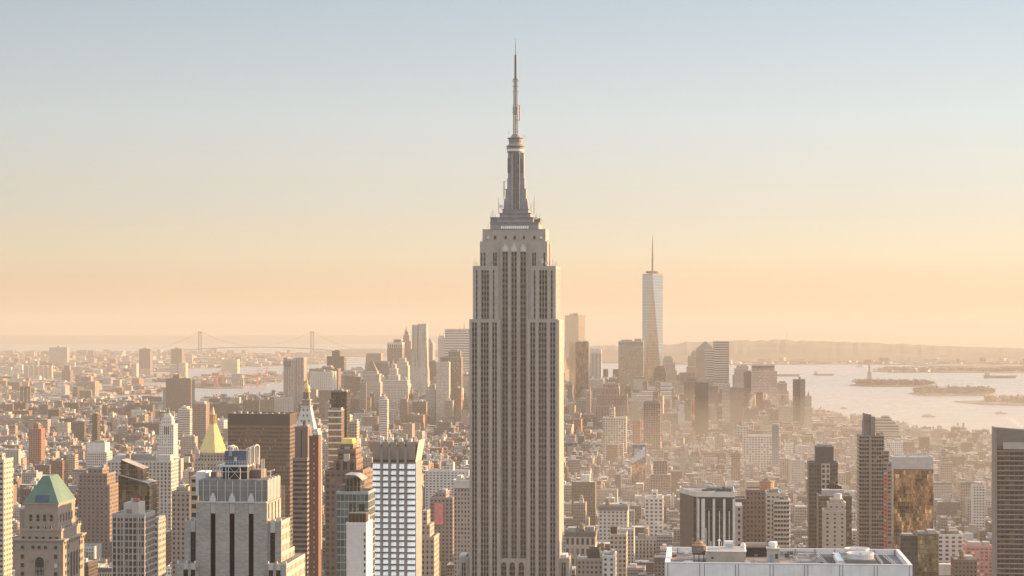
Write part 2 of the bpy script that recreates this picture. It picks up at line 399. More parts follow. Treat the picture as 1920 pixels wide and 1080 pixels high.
land('rail_pier_ground', [(1789, 753), (1840, 752.5), (1900, 751), (1990, 750), (1990, 764), (1920, 760.5), (1840, 758), (1800, 755)], 'suburb_ground', 3.0)

def hills(name, prof, pyshore, depth, seed=0, rows=7):
    """a ridge seen across the water: rises from the shore to the outline (px, py) given at its crest"""
    rnd = random.Random(seed); mb = MB(); st = dict(PLAIN, mat='hill_ground')
    pxs = np.arange(prof[0][0], prof[-1][0] + 1, 8.0)
    tops = np.interp(pxs, [p[0] for p in prof], [p[1] for p in prof])
    grid = []
    for px, pt in zip(pxs, tops):
        x0, y0 = GP(px, pyshore) if pyshore else (PX(px, 34000), 34000)
        d0 = math.hypot(x0, y0); ux, uy = x0 / d0, y0 / d0
        col = []
        xc, yc = ux * (d0 + depth * .55), uy * (d0 + depth * .55)
        zc = max(3 - drop(xc, yc), PZ(pt + rnd.uniform(-.3, .3), xc, yc))
        for k in range(rows):
            t = k / (rows - 1); x, y = ux * (d0 + depth * t), uy * (d0 + depth * t)
            g = math.sin(math.pi * min(1, t / 1.1)) ** 1.3 if t != .55 else 1
            zz = 4.0 - drop(x, y) + (zc + drop(xc, yc) - 4.0) * max(0, g) * (1 + rnd.uniform(-.05, .05))
            if t > .55: zz = min(zz, 4.0 - drop(x, y) + (zc + drop(xc, yc) - 4.0) * .97)
            col.append((x, y, zz))
        grid.append(col)
    for a, b in zip(grid, grid[1:]):
        for k in range(rows - 1): mb.face([a[k], b[k], b[k + 1], a[k + 1]], st)
    structure(name, mb, smooth=True)
hills('hills', [(1040, 652), (1120, 648), (1200, 647.5), (1250, 646), (1290, 641), (1340, 639), (1440, 637), (1475, 637), (1560, 640), (1660, 643.5), (1750, 647.5), (1840, 651), (1960, 654), (2200, 656)], 681, 4200, 1)
hills('far_hills', [(-120, 628.3), (60, 629), (180, 628.6), (330, 629.5), (480, 629), (560, 629), (720, 628.5), (900, 630), (1010, 636), (1100, 640)], None, 5000, 2)
hills('shore_hills', [(560, 667), (590, 661), (640, 655), (700, 653.5), (760, 655), (860, 659), (960, 661), (1080, 663), (1240, 664)], 669, 1500, 4)

# ------------------------------------------------------------------ helpers for towers
def H_(Y):
    return (lambda px: PX(px, Y)), (lambda py, px=None: PZ(py, PX(px if px is not None else 960, Y), Y))
GREY = (.38, .36, .34)
def roof_kit(t, x0, x1, y0, y1, z, rnd, col=(.30, .27, .25), n=2, hmax=7, tank=False):
    """rooftop bulkheads (and a water tank) as parts of a tower"""
    w, d = x1 - x0, y1 - y0
    cuts = sorted(rnd.uniform(.05, .95) for _ in range(n - 1)); cuts = [0.03] + cuts + [.97]
    for a, b in zip(cuts, cuts[1:]):
        if b - a < .12: continue
        m = .12 * (b - a)
        ya = y0 + d * rnd.uniform(.15, .35); yb = y0 + d * rnd.uniform(.6, .85)
        h = rnd.uniform(.4, 1) * hmax; gq = rnd.uniform(.6, 1.5)
        MB().box(x0 + w * (a + m), x0 + w * (b - m), ya, yb, z, z + h, flat(tuple(c * gq for c in col))).build('penthouse', t)
    if tank: water_tank(t, x0 + w * rnd.uniform(.2, .8), y0 + d * .2, z, rnd)
def water_tank(t, x, y, z, rnd, r=2.4, h=4.6, leg=2.6):
    g = rnd.uniform(.8, 1.2); st = flat((.25 * g, .16 * g, .10 * g), 'timber')
    mb = MB(); mb.ring(x, y, [(r * .98, z + leg), (r, z + leg + h)], st, 10, cap=False); o = mb.build('water_tank', t)
    o['_o'] = list(t['_o']) if '_o' in t else list(t.location)
    MB().ring(x, y, [(r * 1.08, z + leg + h - .1), (.01, z + leg + h + r * .62)], flat((.20 * g, .15 * g, .11 * g), 'timber'), 10).build('tank_roof', o)
    st2 = flat((.10, .09, .08)); lb = MB()
    for a in (.785, 2.356, 3.927, 5.498):
        lb.bar((x + r * .8 * math.cos(a), y + r * .8 * math.sin(a), z), (x + r * .8 * math.cos(a), y + r * .8 * math.sin(a), z + leg), .22, st2)
    lb.box(x - r, x + r, y - r, y + r, z + leg - .35, z + leg - .02, st2)
    lb.build('tank_stand', o)

def tower(name, label, cat, Y, D, stack, st, cap=None, base=8, group=None, lm=None, seed=0, kit=True, tank=False, names=None, styles=None, rail=True):
    """stacked shaft: stack = [(px left, px right, py top, front setback m), ...] from the ground up, at the distance Y of the front face"""
    rnd = random.Random(hash((name, Y, stack[0][0])) % 1000003 if False else int(stack[0][0] * 7 + Y * 3 + seed))
    fx, fz = H_(Y)
    x0, x1 = fx(stack[0][0]), fx(stack[0][1])
    zb = gz((x0 + x1) / 2, Y, base)
    t = thing(name, label, cat, ((x0 + x1) / 2, Y + D / 2, zb), group, lm)
    block(x0, x1, Y, Y + D)
    z = zb; used = {}
    for i, q in enumerate(stack):
        a, b, pt, dy = q
        x0, x1 = PX(a, Y + dy), PX(b, Y + dy); zt = PZ(pt, (x0 + x1) / 2, Y + dy)
        y0, y1 = Y + dy, Y + D - dy
        s = (styles or {}).get(i, st)
        nm = (names or {}).get(i, 'shaft' if i == 0 else 'setback')
        mb = MB(); mb.box(x0, x1, y0, y1, z, zt, s); mb.build(nm, t)
        if rail and (x1 - x0) > 6:                                   # parapet round each roof
            pc = tuple(min(.8, c * 1.12) for c in s['col']); pb = MB(); p = min(1.0, D * .02 + .25); h = min(1.6, .9 + D * .01)
            ps = flat(pc)
            pb.box(x0 - .15, x1 + .15, y0 - .15, y0 + p, zt, zt + h, ps); pb.box(x0 - .15, x1 + .15, y1 - p, y1 + .15, zt, zt + h, ps)
            pb.box(x0 - .15, x0 + p, y0 + p, y1 - p, zt, zt + h, ps); pb.box(x1 - p, x1 + .15, y0 + p, y1 - p, zt, zt + h, ps)
            pb.build('parapet', t)
        z = zt
    cx, cy = (x0 + x1) / 2, (y0 + y1) / 2
    if cap:
        k = cap[0]
        if k == 'pyr':                                               # ('pyr', pxl, pxr, apex py, colour, material)
            _, a, b, pa, colr, mt = cap; a, b = PX(a, Y + dy), PX(b, Y + dy); za = PZ(pa, cx, cy)
            ins = max(0, ((x1 - x0) - (b - a)) / 2); cx2 = (a + b) / 2
            MB().prism([(a, y0 + ins), (b, y0 + ins), (b, y1 - ins), (a, y1 - ins)], z, za, flat(colr, mt), [(cx2 - .1, cy - .1), (cx2 + .1, cy - .1), (cx2 + .1, cy + .1), (cx2 - .1, cy + .1)]).build('pyramid_roof', t)
        elif k == 'mansard':                                         # ('mansard', top inset 0..1, top py, colour, material)
            _, q, pa, colr, mt = cap; za = PZ(pa, cx, y0); w, d = (x1 - x0) * q / 2, (y1 - y0) * q / 2
            MB().prism([(x0, y0), (x1, y0), (x1, y1), (x0, y1)], z, za, flat(colr, mt), [(x0 + w, y0 + d), (x1 - w, y0 + d), (x1 - w, y1 - d), (x0 + w, y1 - d)]).build('mansard_roof', t)
        elif k == 'dome':                                            # ('dome', pxl, pxr, top py, colour, material)
            _, a, b, pa, colr, mt = cap; a, b = PX(a, cy), PX(b, cy); za = PZ(pa, cx, cy); r = (b - a) / 2; h = za - z
            MB().ring((a + b) / 2, cy, [(r * math.cos(u), z + h * math.sin(u)) for u in [i * math.pi / 14 for i in range(7)]] + [(.01, za)], flat(colr, mt), 16).build('dome', t, smooth=True)
        elif k == 'spire':                                           # ('spire', px, tip py, half width m, colour)
            _, a, pa, w, colr = cap; a = PX(a, cy); za = PZ(pa, a, cy)
            MB().ring(a, cy, [(w, z), (w * .55, z + (za - z) * .35), (w * .3, z + (za - z) * .6), (.15, za)], flat(colr), 8).build('spire', t)
        elif k == 'barrel':                                          # rounded roof seen end on
            _, pa, colr, mt = cap; za = PZ(pa, cx, y0); n = 8; h = za - z; pts = [(cx + (x1 - x0) / 2 * math.cos(math.pi * i / n), z + h * math.sin(math.pi * i / n)) for i in range(n + 1)]
            m_ = MB(); s2 = flat(colr, mt)
            for (xa, z_a), (xb, z_b) in zip(pts, pts[1:]): m_.face([(xa, y0, z_a), (xa, y1, z_a), (xb, y1, z_b), (xb, y0, z_b)], s2)
            m_.face([(p[0], y0, p[1]) for p in reversed(pts)], s2); m_.face([(p[0], y1, p[1]) for p in pts], s2); m_.build('barrel_roof', t)
    elif kit and (x1 - x0) > 8:
        roof_kit(t, x0, x1, y0, y1, z, rnd, n=rnd.choice((2, 3)), hmax=min(9, 3 + (x1 - x0) * .08), tank=tank)
    return t, z, (x0, x1, y0, y1)
def mast(t, name, x, y, z0, z1, w, col=(.2, .18, .17)):
    return MB().ring(x, y, [(w, z0), (w * .7, z0 + (z1 - z0) * .5), (w * .3, z1)], flat(col), 6).build(name, t)
# ------------------------------------------------------------------ the great art deco skyscraper
LIME = sty((.35, .305, .27), top=(.3, .28, .26))
def skyscraper():
    Yf = 1323.0
    x0, x1 = PX(880, Yf), PX(1046, Yf); zb = gz(0, Yf)
    t = thing('art_deco_skyscraper', 'tallest tower, an art deco limestone skyscraper with stepped crown and needle mast', 'skyscraper', ((x0 + x1) / 2, Yf + 20, zb), lm='the tallest tower')
    block(PX(856, Yf), PX(1072, Yf), Yf - 20, Yf + 60)
    Yb = Yf + 44
    lime = flat(LIME['col'], 'stone'); dark = flat((.16, .13, .115), 'stone'); mull = flat((.50, .43, .37), 'stone')
    wst = sty((.345, .305, .275), (2.6, 3.72, .8, .64), (.013, .0115, .0115), 0)
    wst['col'] = (.145, .105, .083)
    def facade(pl, pr, pt, pb, yf, bays, lintel=2.2, yb=None, core='shaft', west=True, arch=False, plin=None):
        """piers and recessed window bays in one stage of the north front"""
        a, b = PX(pl, yf), PX(pr, yf); z1 = PZ(pt, a, yf); z0 = PZ(pb, a, yf) if pb else zb
        sst = sty(LIME['col'], (9.6, 3.72, .42, .95), (.05, .04, .035), .0)
        MB().box(a, b, yf + .9, yb or Yb, z0, z1, dict(sst, top=(.3, .28, .26))).build(core, t)
        if plin: z0p = z0 + plin
        MB().box(a, b, yf, yf + .9, z1 - lintel, z1, lime, skip=(2,)).build('lintel', t)
        edges = [a] + [PX(e, yf) for q in bays for e in q[:2]] + [b]
        for k in range(0, len(edges), 2):
            MB().box(edges[k], edges[k + 1], yf, yf + .9, z0, z1 - lintel, lime, roof=False, skip=(2,)).build('pier', t)
        for l, r, n in bays:
            xa, xb = PX(l, yf), PX(r, yf); m = MB(); w = (xb - xa) / n; zt = z1 - lintel
            m.face([(xa, yf + .62, z0), (xb, yf + .62, z0), (xb, yf + .62, zt), (xa, yf + .62, zt)], wst,
                   [(0, z0 - zt - 1.3), (n * w, z0 - zt - 1.3), (n * w, -1.3), (0, -1.3)], win=(w, 3.72, .84, .56))
            for k in range(n + 1):
                xm = xa + w * k; mw = .13
                m.box(max(xa + .01, xm - mw), min(xb - .01, xm + mw), yf + .12, yf + .6, z0, zt + (1.5 if False else 0), mull, roof=False, skip=(2,))
            # offset so that every bay has its own blinds
            o = m.build('window_bay', t); uvl = o.data.uv_layers['UVMap'].data
            off = round(xa) * w * 7
            for q in range(4): uvl[q].uv[0] += off
        return a, b, z0, z1
    # lower shaft: two wings and the recessed centre between them
    facade(880, 938.3, 598.5, None, Yf, [(884.8, 894.6, 2), (901, 916.4, 3), (922.6, 932, 2)])
    facade(987.5, 1046.5, 598.5, None, Yf, [(993.8, 1003.8, 2), (1009.6, 1025, 3), (1031.2, 1041.4, 2)])
    facade(938.31, 987.49, 452.5, None, Yf + 5.0, [(941.6, 952.2, 2), (958.4, 969, 2), (975.4, 986.2, 2)][0:3], lintel=7.3, core='core')
    # upper shaft
    facade(886.6, 934.5, 498.5, 598.5, Yf + 2.2, [(892, 895.6, 1), (902.2, 917, 3), (923.8, 927.2, 1)], 3)
    facade(994.5, 1042.2, 498.5, 598.5, Yf + 2.2, [(1000.6, 1004.2, 1), (1010.8, 1026, 3), (1032.6, 1036.4, 1)], 3)
    # infill beside the centre and the crown's shoulders
    cst = dict(lime, top=(.3, .28, .26))
    yc = Yf + 7.5
    facade(899.8, 938.3, 452.5, 498.5, yc, [(901.3, 904.4, 1), (906.4, 910.4, 1), (924, 931.8, 2)], 7.6, yb=Yb - 4, core='crown')
    facade(987.5, 1026, 452.5, 498.5, yc, [(997.5, 1005.2, 2), (1018.6, 1022.6, 1)], 7.6, yb=Yb - 4, core='crown')
    MB().box(PX(934.5, Yf + 4.2), PX(938.3, Yf + 4.2), Yf + 4.2, Yb, PZ(598.5, -128, Yf), PZ(498.5, -128, Yf), lime).build('buttress', t)
    MB().box(PX(987.5, Yf + 4.2), PX(994.5, Yf + 4.2), Yf + 4.2, Yb, PZ(598.5, -128, Yf), PZ(498.5, -128, Yf), lime).build('buttress', t)
    # top block with small square windows
    a, b = PX(904.7, yc + 2), PX(1023, yc + 2); z0, z1 = PZ(452.5, a, yc), PZ(429.5, a, yc)
    MB().box(a, b, yc + 2, Yb - 6, z0, z1, cst).build('crown', t)
    for px in (928.4, 948.2, 965, 982.4, 1002):
        w = MB(); xx = PX(px, yc + 2); zz = PZ(445.2, xx, yc)
        w.box(xx - .75, xx + .75, yc + 1.86, yc + 1.99, zz - 1.2, zz + 1.2, flat((.07, .035, .03)), skip=(2,)); w.build('window', t)
    for px in (913, 922, 941, 956.5, 973.5, 990, 1012):               # shallow vertical grooves of the top block
        xx = PX(px, yc + 2); MB().box(xx - .2, xx + .2, yc + 1.75, yc + 1.99, z0 + .5, z1 - .5, lime, skip=(2,)).build('fluting', t)
    # pale fan ornaments over the three centre bays
    for l, r in ((942.2, 952), (959, 968.8), (976, 985.8)):
        xa, xb = PX(l, Yf + 4.8), PX(r, Yf + 4.8); z_ = PZ(471, xa, Yf); h = PZ(457, xa, Yf) - z_
        m = MB(); s2 = flat((.62, .58, .53), 'stone'); w = (xb - xa); n = 5
        for k in range(n):
            u = (k + .5) / n; hh = h * (1 - .55 * abs(u - .5) * 2)
            m.box(xa + w * k / n + .05, xa + w * (k + 1) / n - .05, Yf + 4.55 - .25 * (1 - abs(u - .5) * 2), Yf + 4.99, z_, z_ + hh, s2, skip=(2,))
        m.build('ornament', t)
    # arches at the foot of the centre and the low wings of the base
    za = PZ(1047, -128, Yf)
    m = MB(); m.box(PX(938.31, Yf), PX(987.49, Yf), Yf + .3, Yf + 1.6, PZ(1054, -128, Yf), za, lime)
    edges = [938.31, 939.4, 949.4, 955, 965.6, 972, 982.4, 987.49]
    for k in range(0, 8, 2):
        m.box(PX(edges[k], Yf), PX(edges[k + 1], Yf), Yf + .3, Yf + 1.6, zb, PZ(1054, -128, Yf), lime, roof=False)
    m.build('arcade', t)
    for l, r in ((939.4, 949.4), (955, 965.6), (972, 982.4)):
        xa, xb = PX(l, Yf), PX(r, Yf); m = MB(); zt = PZ(1054, xa, Yf); R_ = (xb - xa) / 2; zs = zt - R_ * 1.25; cx = (xa + xb) / 2
        pts = [(cx + R_ * math.cos(u), zs + R_ * 1.15 * math.sin(u)) for u in [math.pi * i / 10 for i in range(11)]]
        for (p, z_p), (q, z_q) in zip(pts, pts[1:]): m.face([(p, Yf + .35, zt), (p, Yf + .35, z_p), (q, Yf + .35, z_q), (q, Yf + .35, zt)], lime)
        m.build('arch', t)
        m = MB(); m.face([(xa, Yf + 1.2, zb), (xb, Yf + 1.2, zb), (xb, Yf + 1.2, zt), (xa, Yf + 1.2, zt)], wst, [(0, zb - zt - 1.4), (xb - xa, zb - zt - 1.4), (xb - xa, -1.4), (0, -1.4)], win=((xb - xa) / 2, 3.72, .84, .56))
        m.build('window_bay', t)
    for l, r in ((860, 879), (1047.5, 1067)):
        yb_ = Yf + 6
        facade(l, r, 1046.5, None, yb_, [(l + 5, l + 13.6, 2)], 3.0, yb=Yf + 36, core='base_wing')
        xx = PX((l + r) / 2, yb_ + 12); z_ = PZ(1046.5, xx, yb_)
        MB().box(xx - 2.2, xx + 2.4, yb_ + 5, yb_ + 20, z_, z_ + 1.6, flat((.55, .55, .54))).build('roof_unit', t)
    # west face strips stand a little proud so that the low sun rakes them
    xw = PX(1046.5, Yf)
    for k in range(5):
        y = Yf + 1.5 + k * 8.6
        MB().box(xw, xw + .7, y, y + 7.6, zb, PZ(600, xw, Yf), lime, skip=(3,)).build('pier', t)
    # stepped aluminium and limestone base of the mast
    cx = PX(966.5, Yf + 24); cy = Yf + 24
    alu = flat((.25, .245, .265), 'plain'); alu2 = flat((.17, .165, .175), 'plain')
    def tier(pl, pr, pt, pb, d, st, nm='tier'):
        yf = cy - d / 2
        a, b = PX(pl, yf), PX(pr, yf)
        m = MB(); m.box(a, b, yf, cy + d / 2, PZ(pb, cx, yf), PZ(pt, cx, yf), st)
        zt = PZ(pt, cx, yf); m.box(a - .25, b + .25, yf - .25, cy + d / 2 + .25, zt + .02, zt + .5, dict(alu2)); m.build(nm, t)
        m = MB(); m.box(a + .3, b - .3, yf - .16, yf - .01, zt - 1.0, zt - .35, flat((.17, .17, .185)), skip=(2,)); m.build('louvre_band', t)
    tier(919, 1010, 418, 429.5, 30, alu, 'observation_deck'); tier(931.5, 1000, 408.5, 417.8, 26, alu); tier(937, 994.6, 400.4, 408.3, 22, alu); tier(942, 990.6, 393.2, 400.2, 19, alu)
    tier(1000.5, 1013, 411, 417.8, 12, alu2, 'plant_room')
    tier(919.4, 931, 408.3, 417.8, 12, alu, 'plant_room')
    for k in range(14):                                               # band of deck windows, their brightness put into a pale colour
        l = 939.5 + k * 3.75; yf = cy - 15
        m = MB(); m.box(PX(l, yf), PX(l + 2.6, yf), yf - .22, yf - .02, PZ(428.8, cx, yf), PZ(424, cx, yf), flat((.9, .92, .86)), skip=(2,)); m.build('deck_window', t)
    # mast: tapering four-winged tower with dark glass strip
    def wing_prof(pts, yhalf, nm):
        m = MB()
        yf = cy - yhalf
        P = [(PX(p, yf), PZ(q, cx, yf)) for p, q in pts]
        m.face([(x, yf, z) for x, z in P], alu); m.face([(x, cy + yhalf, z) for x, z in reversed(P)], alu)
        n = len(P)
        for i in range(n):
            (xa, za), (xb, zb_) = P[i], P[(i + 1) % n]
            m.face([(xb, yf, zb_), (xa, yf, za), (xa, cy + yhalf, za), (xb, cy + yhalf, zb_)], alu)
        return m.build(nm, t)
    Lw = [(944, 393), (960.5, 393), (960.5, 287), (952.5, 287), (952.5, 333), (951, 335), (951, 353), (948, 355), (947.6, 372), (945.4, 374)]
    Rw = [(974, 393), (990.5, 393), (988.6, 374), (986.4, 372), (986.2, 355), (983.6, 353), (983.4, 335), (982.2, 333), (982.2, 287), (974, 287)]
    wing_prof(list(Lw), 3.2, 'buttress_wing'); wing_prof(list(Rw), 3.2, 'buttress_wing')
    m = MB(); yy = 8.0
    for sgn in (-1, 1):                                              # north and south wings carry the same steps
        pass
    st_g = sty((.20, .185, .175), (1.3, 1.25, .55, .62), (.06, .055, .055), .2)
    m.box(PX(960.6, cy - 4.6), PX(973.9, cy - 4.6), cy - 4.6, cy + 4.6, PZ(396.5, cx, cy), PZ(287, cx, cy), st_g); m.build('glass_strip', t)
    for l in (959.6, 973.4):
        MB().box(PX(l, cy - 4.9), PX(l + 1.4, cy - 4.9), cy - 4.9, cy - 3.2, PZ(393, cx, cy), PZ(286, cx, cy), flat((.46, .45, .46))).build('fin', t)
    for px, q0, q1 in ((955, 325, 297), (978.2, 325, 299)):
        MB().box(PX(px, cy) - .9, PX(px, cy) + .9, cy - 3.6, cy - 3.21, PZ(q0, cx, cy), PZ(q1, cx, cy), flat((.15, .145, .15))).build('louvre', t)
    # cap
    rz = lambda p: PZ(p, cx, cy); rw = lambda px: px * cy / F
    capst = flat((.23, .215, .21)); 
    MB().ring(cx, cy, [(rw(15.4), rz(287)), (rw(15.4), rz(279.5)), (rw(17.4), rz(279)), (rw(17.4), rz(277.8)), (rw(15.2), rz(277.6))], capst, 20).build('cap', t)
    MB().ring(cx, cy, [(rw(15.2), rz(277.6)), (rw(15.2), rz(276.2))], capst, 20).build('cap', t)
    MB().ring(cx, cy, [(rw(15.0), rz(282.5)), (rw(15.0), rz(282))], capst, 20).build('cap', t)
    for i in range(20):
        a = math.pi + math.pi * (i + .5) / 20; r = rw(15.75)
        MB().rbox(cx + r * math.cos(a), cy + r * math.sin(a), .9, .25, a + math.pi / 2, rz(284.3), rz(278.8) - .3, flat((.66, .66, .58))).build('lantern_window', t)
    MB().ring(cx, cy, [(rw(15.2), rz(276.2)), (rw(17.6), rz(275.4)), (rw(17.6), rz(274.2)), (rw(15), rz(272.5)), (rw(12.6), rz(270.5)), (rw(12.2), rz(266.5)), (rw(13), rz(266)), (rw(13), rz(260.6)), (rw(15.6), rz(259.8)),
                         (rw(15.6), rz(258.8)), (rw(10), rz(258)), (rw(5.4), rz(251.5))], capst, 20).build('cap', t)
    # antenna mast
    an = flat((.23, .19, .17)); an2 = flat((.30, .25, .21))
    def lattice(w0, w1, p0, p1, n):
        m = MB(); za, zb2 = rz(p0), rz(p1)
        q = lambda i, u: (cx + (w0 + (w1 - w0) * u) * (1, -1, -1, 1)[i], cy + (w0 + (w1 - w0) * u) * (1, 1, -1, -1)[i], za + (zb2 - za) * u)
        for i in range(4):
            m.bar(q(i, 0), q(i, 1), .26, an)
            for k in range(n):
                m.bar(q(i, k / n), q((i + 1) % 4, (k + 1) / n), .13, an); m.bar(q(i, k / n), q((i + 1) % 4, k / n), .13, an)
        m.bar((cx, cy, za), (cx, cy, zb2), .38, an); return m.build('lattice_mast', t)
    lattice(1.35, 1.25, 251.5, 196, 12); lattice(1.1, 1.0, 196, 148.5, 12); lattice(.55, .45, 148, 103, 12)
    MB().ring(cx, cy, [(1.9, rz(149.2)), (1.9, rz(148))], an, 8).build('mast_platform', t)
    for p in (152, 162, 172, 204, 211):
        m = MB(); m.bar((cx - 2.0, cy, rz(p)), (cx + 2.0, cy, rz(p)), .2, an)
        for sx in (-2.0, 2.0): m.bar((cx + sx, cy, rz(p + 1.2)), (cx + sx, cy, rz(p - 1.2)), .22, an2)
        m.build('dipole', t)
    m = MB(); m.box(cx - 1.5, cx + 1.5, cy - 1.5, cy + 1.5, rz(214), rz(199.5), an2); m.build('antenna_panel', t)
    m = MB(); m.bar((cx, cy, rz(103)), (cx, cy, rz(84)), .34, an2); m.bar((cx, cy, rz(84)), (cx, cy, rz(72)), .16, an2); m.build('needle', t)
    m = MB(); xs = cx + 2.95; m.bar((xs, cy, rz(226)), (xs, cy, rz(197)), .42, flat((.42, .33, .26)), 6); m.bar((cx, cy, rz(225.5)), (xs, cy, rz(225.5)), .2, an); m.bar((cx, cy, rz(197.3)), (xs, cy, rz(197.3)), .1, an); m.build('antenna_pole', t)
    # rooftop aerials and dishes
    rnd = random.Random(4)
    def aerial(px, pb, pt, dy=8, w=.12):
        y = Yf + dy; x = PX(px, y); MB().bar((x, y, PZ(pb, x, y)), (x, y, PZ(pt, x, y)), w, an).build('aerial', t)
    for px, pb, pt in [(920.5, 409, 398), (923.5, 409, 394), (926, 409, 396), (929, 409, 402), (934.5, 401, 370), (935.5, 401, 378), (943.6, 374, 339), (945.2, 393, 358), (1002, 401, 368), (1000.5, 401, 376), (994.5, 393, 381), (996, 400, 384),
                       (1004, 409, 402), (1006, 409, 401), (1012, 411, 402), (1016, 418, 411), (954, 252, 246), (982.5, 258, 252.5), (984.6, 259, 254), (903, 452, 448), (888.5, 498, 489), (891, 498, 485), (893.5, 498, 491), (896, 498, 493), (1032, 498, 488),
                       (1036, 498, 486), (1039, 498, 489), (1041, 498, 492), (1029, 498, 491), (1043, 498, 490), (1014, 498, 487), (915, 429, 420)]:
        aerial(px, pb, pt, 9 if pb > 440 else 24)
    m = MB(); y = Yf + 24; x = PX(945.3, y); m.bar((x, y, PZ(368, x, y)), (x, y, PZ(339.5, x, y)), .3, an); m.bar((x, y, PZ(340, x, y)), (x + 2, y, PZ(339, x, y)), .15, an); m.bar((x, y, PZ(355, x, y)), (x + 1.4, y, PZ(355, x, y)), .3, an); m.build('antenna_pole', t)
    def dish(px, py, r, y, col=(.7, .68, .66), tilt=0):
        x = PX(px, y); z = PZ(py, x, y); m = MB(); n = 12; st = flat(col)
        for (r0, d0), (r1, d1) in (((0, .25), (.6, .12)), ((.6, .12), (1, -.1))):
            for i in range(n):
                a, b = 2 * math.pi * i / n, 2 * math.pi * (i + 1) / n
                q = lambda rr, u, dd: (x + r * rr * math.cos(u), y + r * dd, z + r * rr * math.sin(u))
                pts = [q(r0, a, d0), q(r1, a, d1), q(r1, b, d1), q(r0, b, d0)]
                m.face(pts if r0 else pts[1:], st)
        m.bar((x, y + .2 * r, z), (x, y + .3 * r, z - r * 1.6), .12, an); m.build('dish', t)
    for px, py, r, dy in [(915.6, 445, .85, 9), (1014.8, 445, .95, 9), (922, 495.6, 1.35, 4), (1011, 493, 1.1, 4), (1017.2, 487, .7, 4), (1017.4, 490.6, .7, 4), (1025, 493.5, 1.1, 3.5), (1030.4, 496, .7, 3.5), (939.5, 387.5, 1.35, 21), (1004.6, 409, 1.0, 17)]:
        dish(px, py, r, Yf + dy, (.36, .27, .2) if px in (922, 1011) else (.7, .68, .66))
    m = MB(); y = Yf + 26; x = PX(1032.8, y)
    for k in range(3): m.bar((x + k * .9 - 2.6, y - k, PZ(497, x, y)), (x + k * .9 - 2.6, y - k, PZ(448 + k * 3, x, y)), .42, flat((.4, .32, .26)), 6)
    m.build('flue', t)
skyscraper()

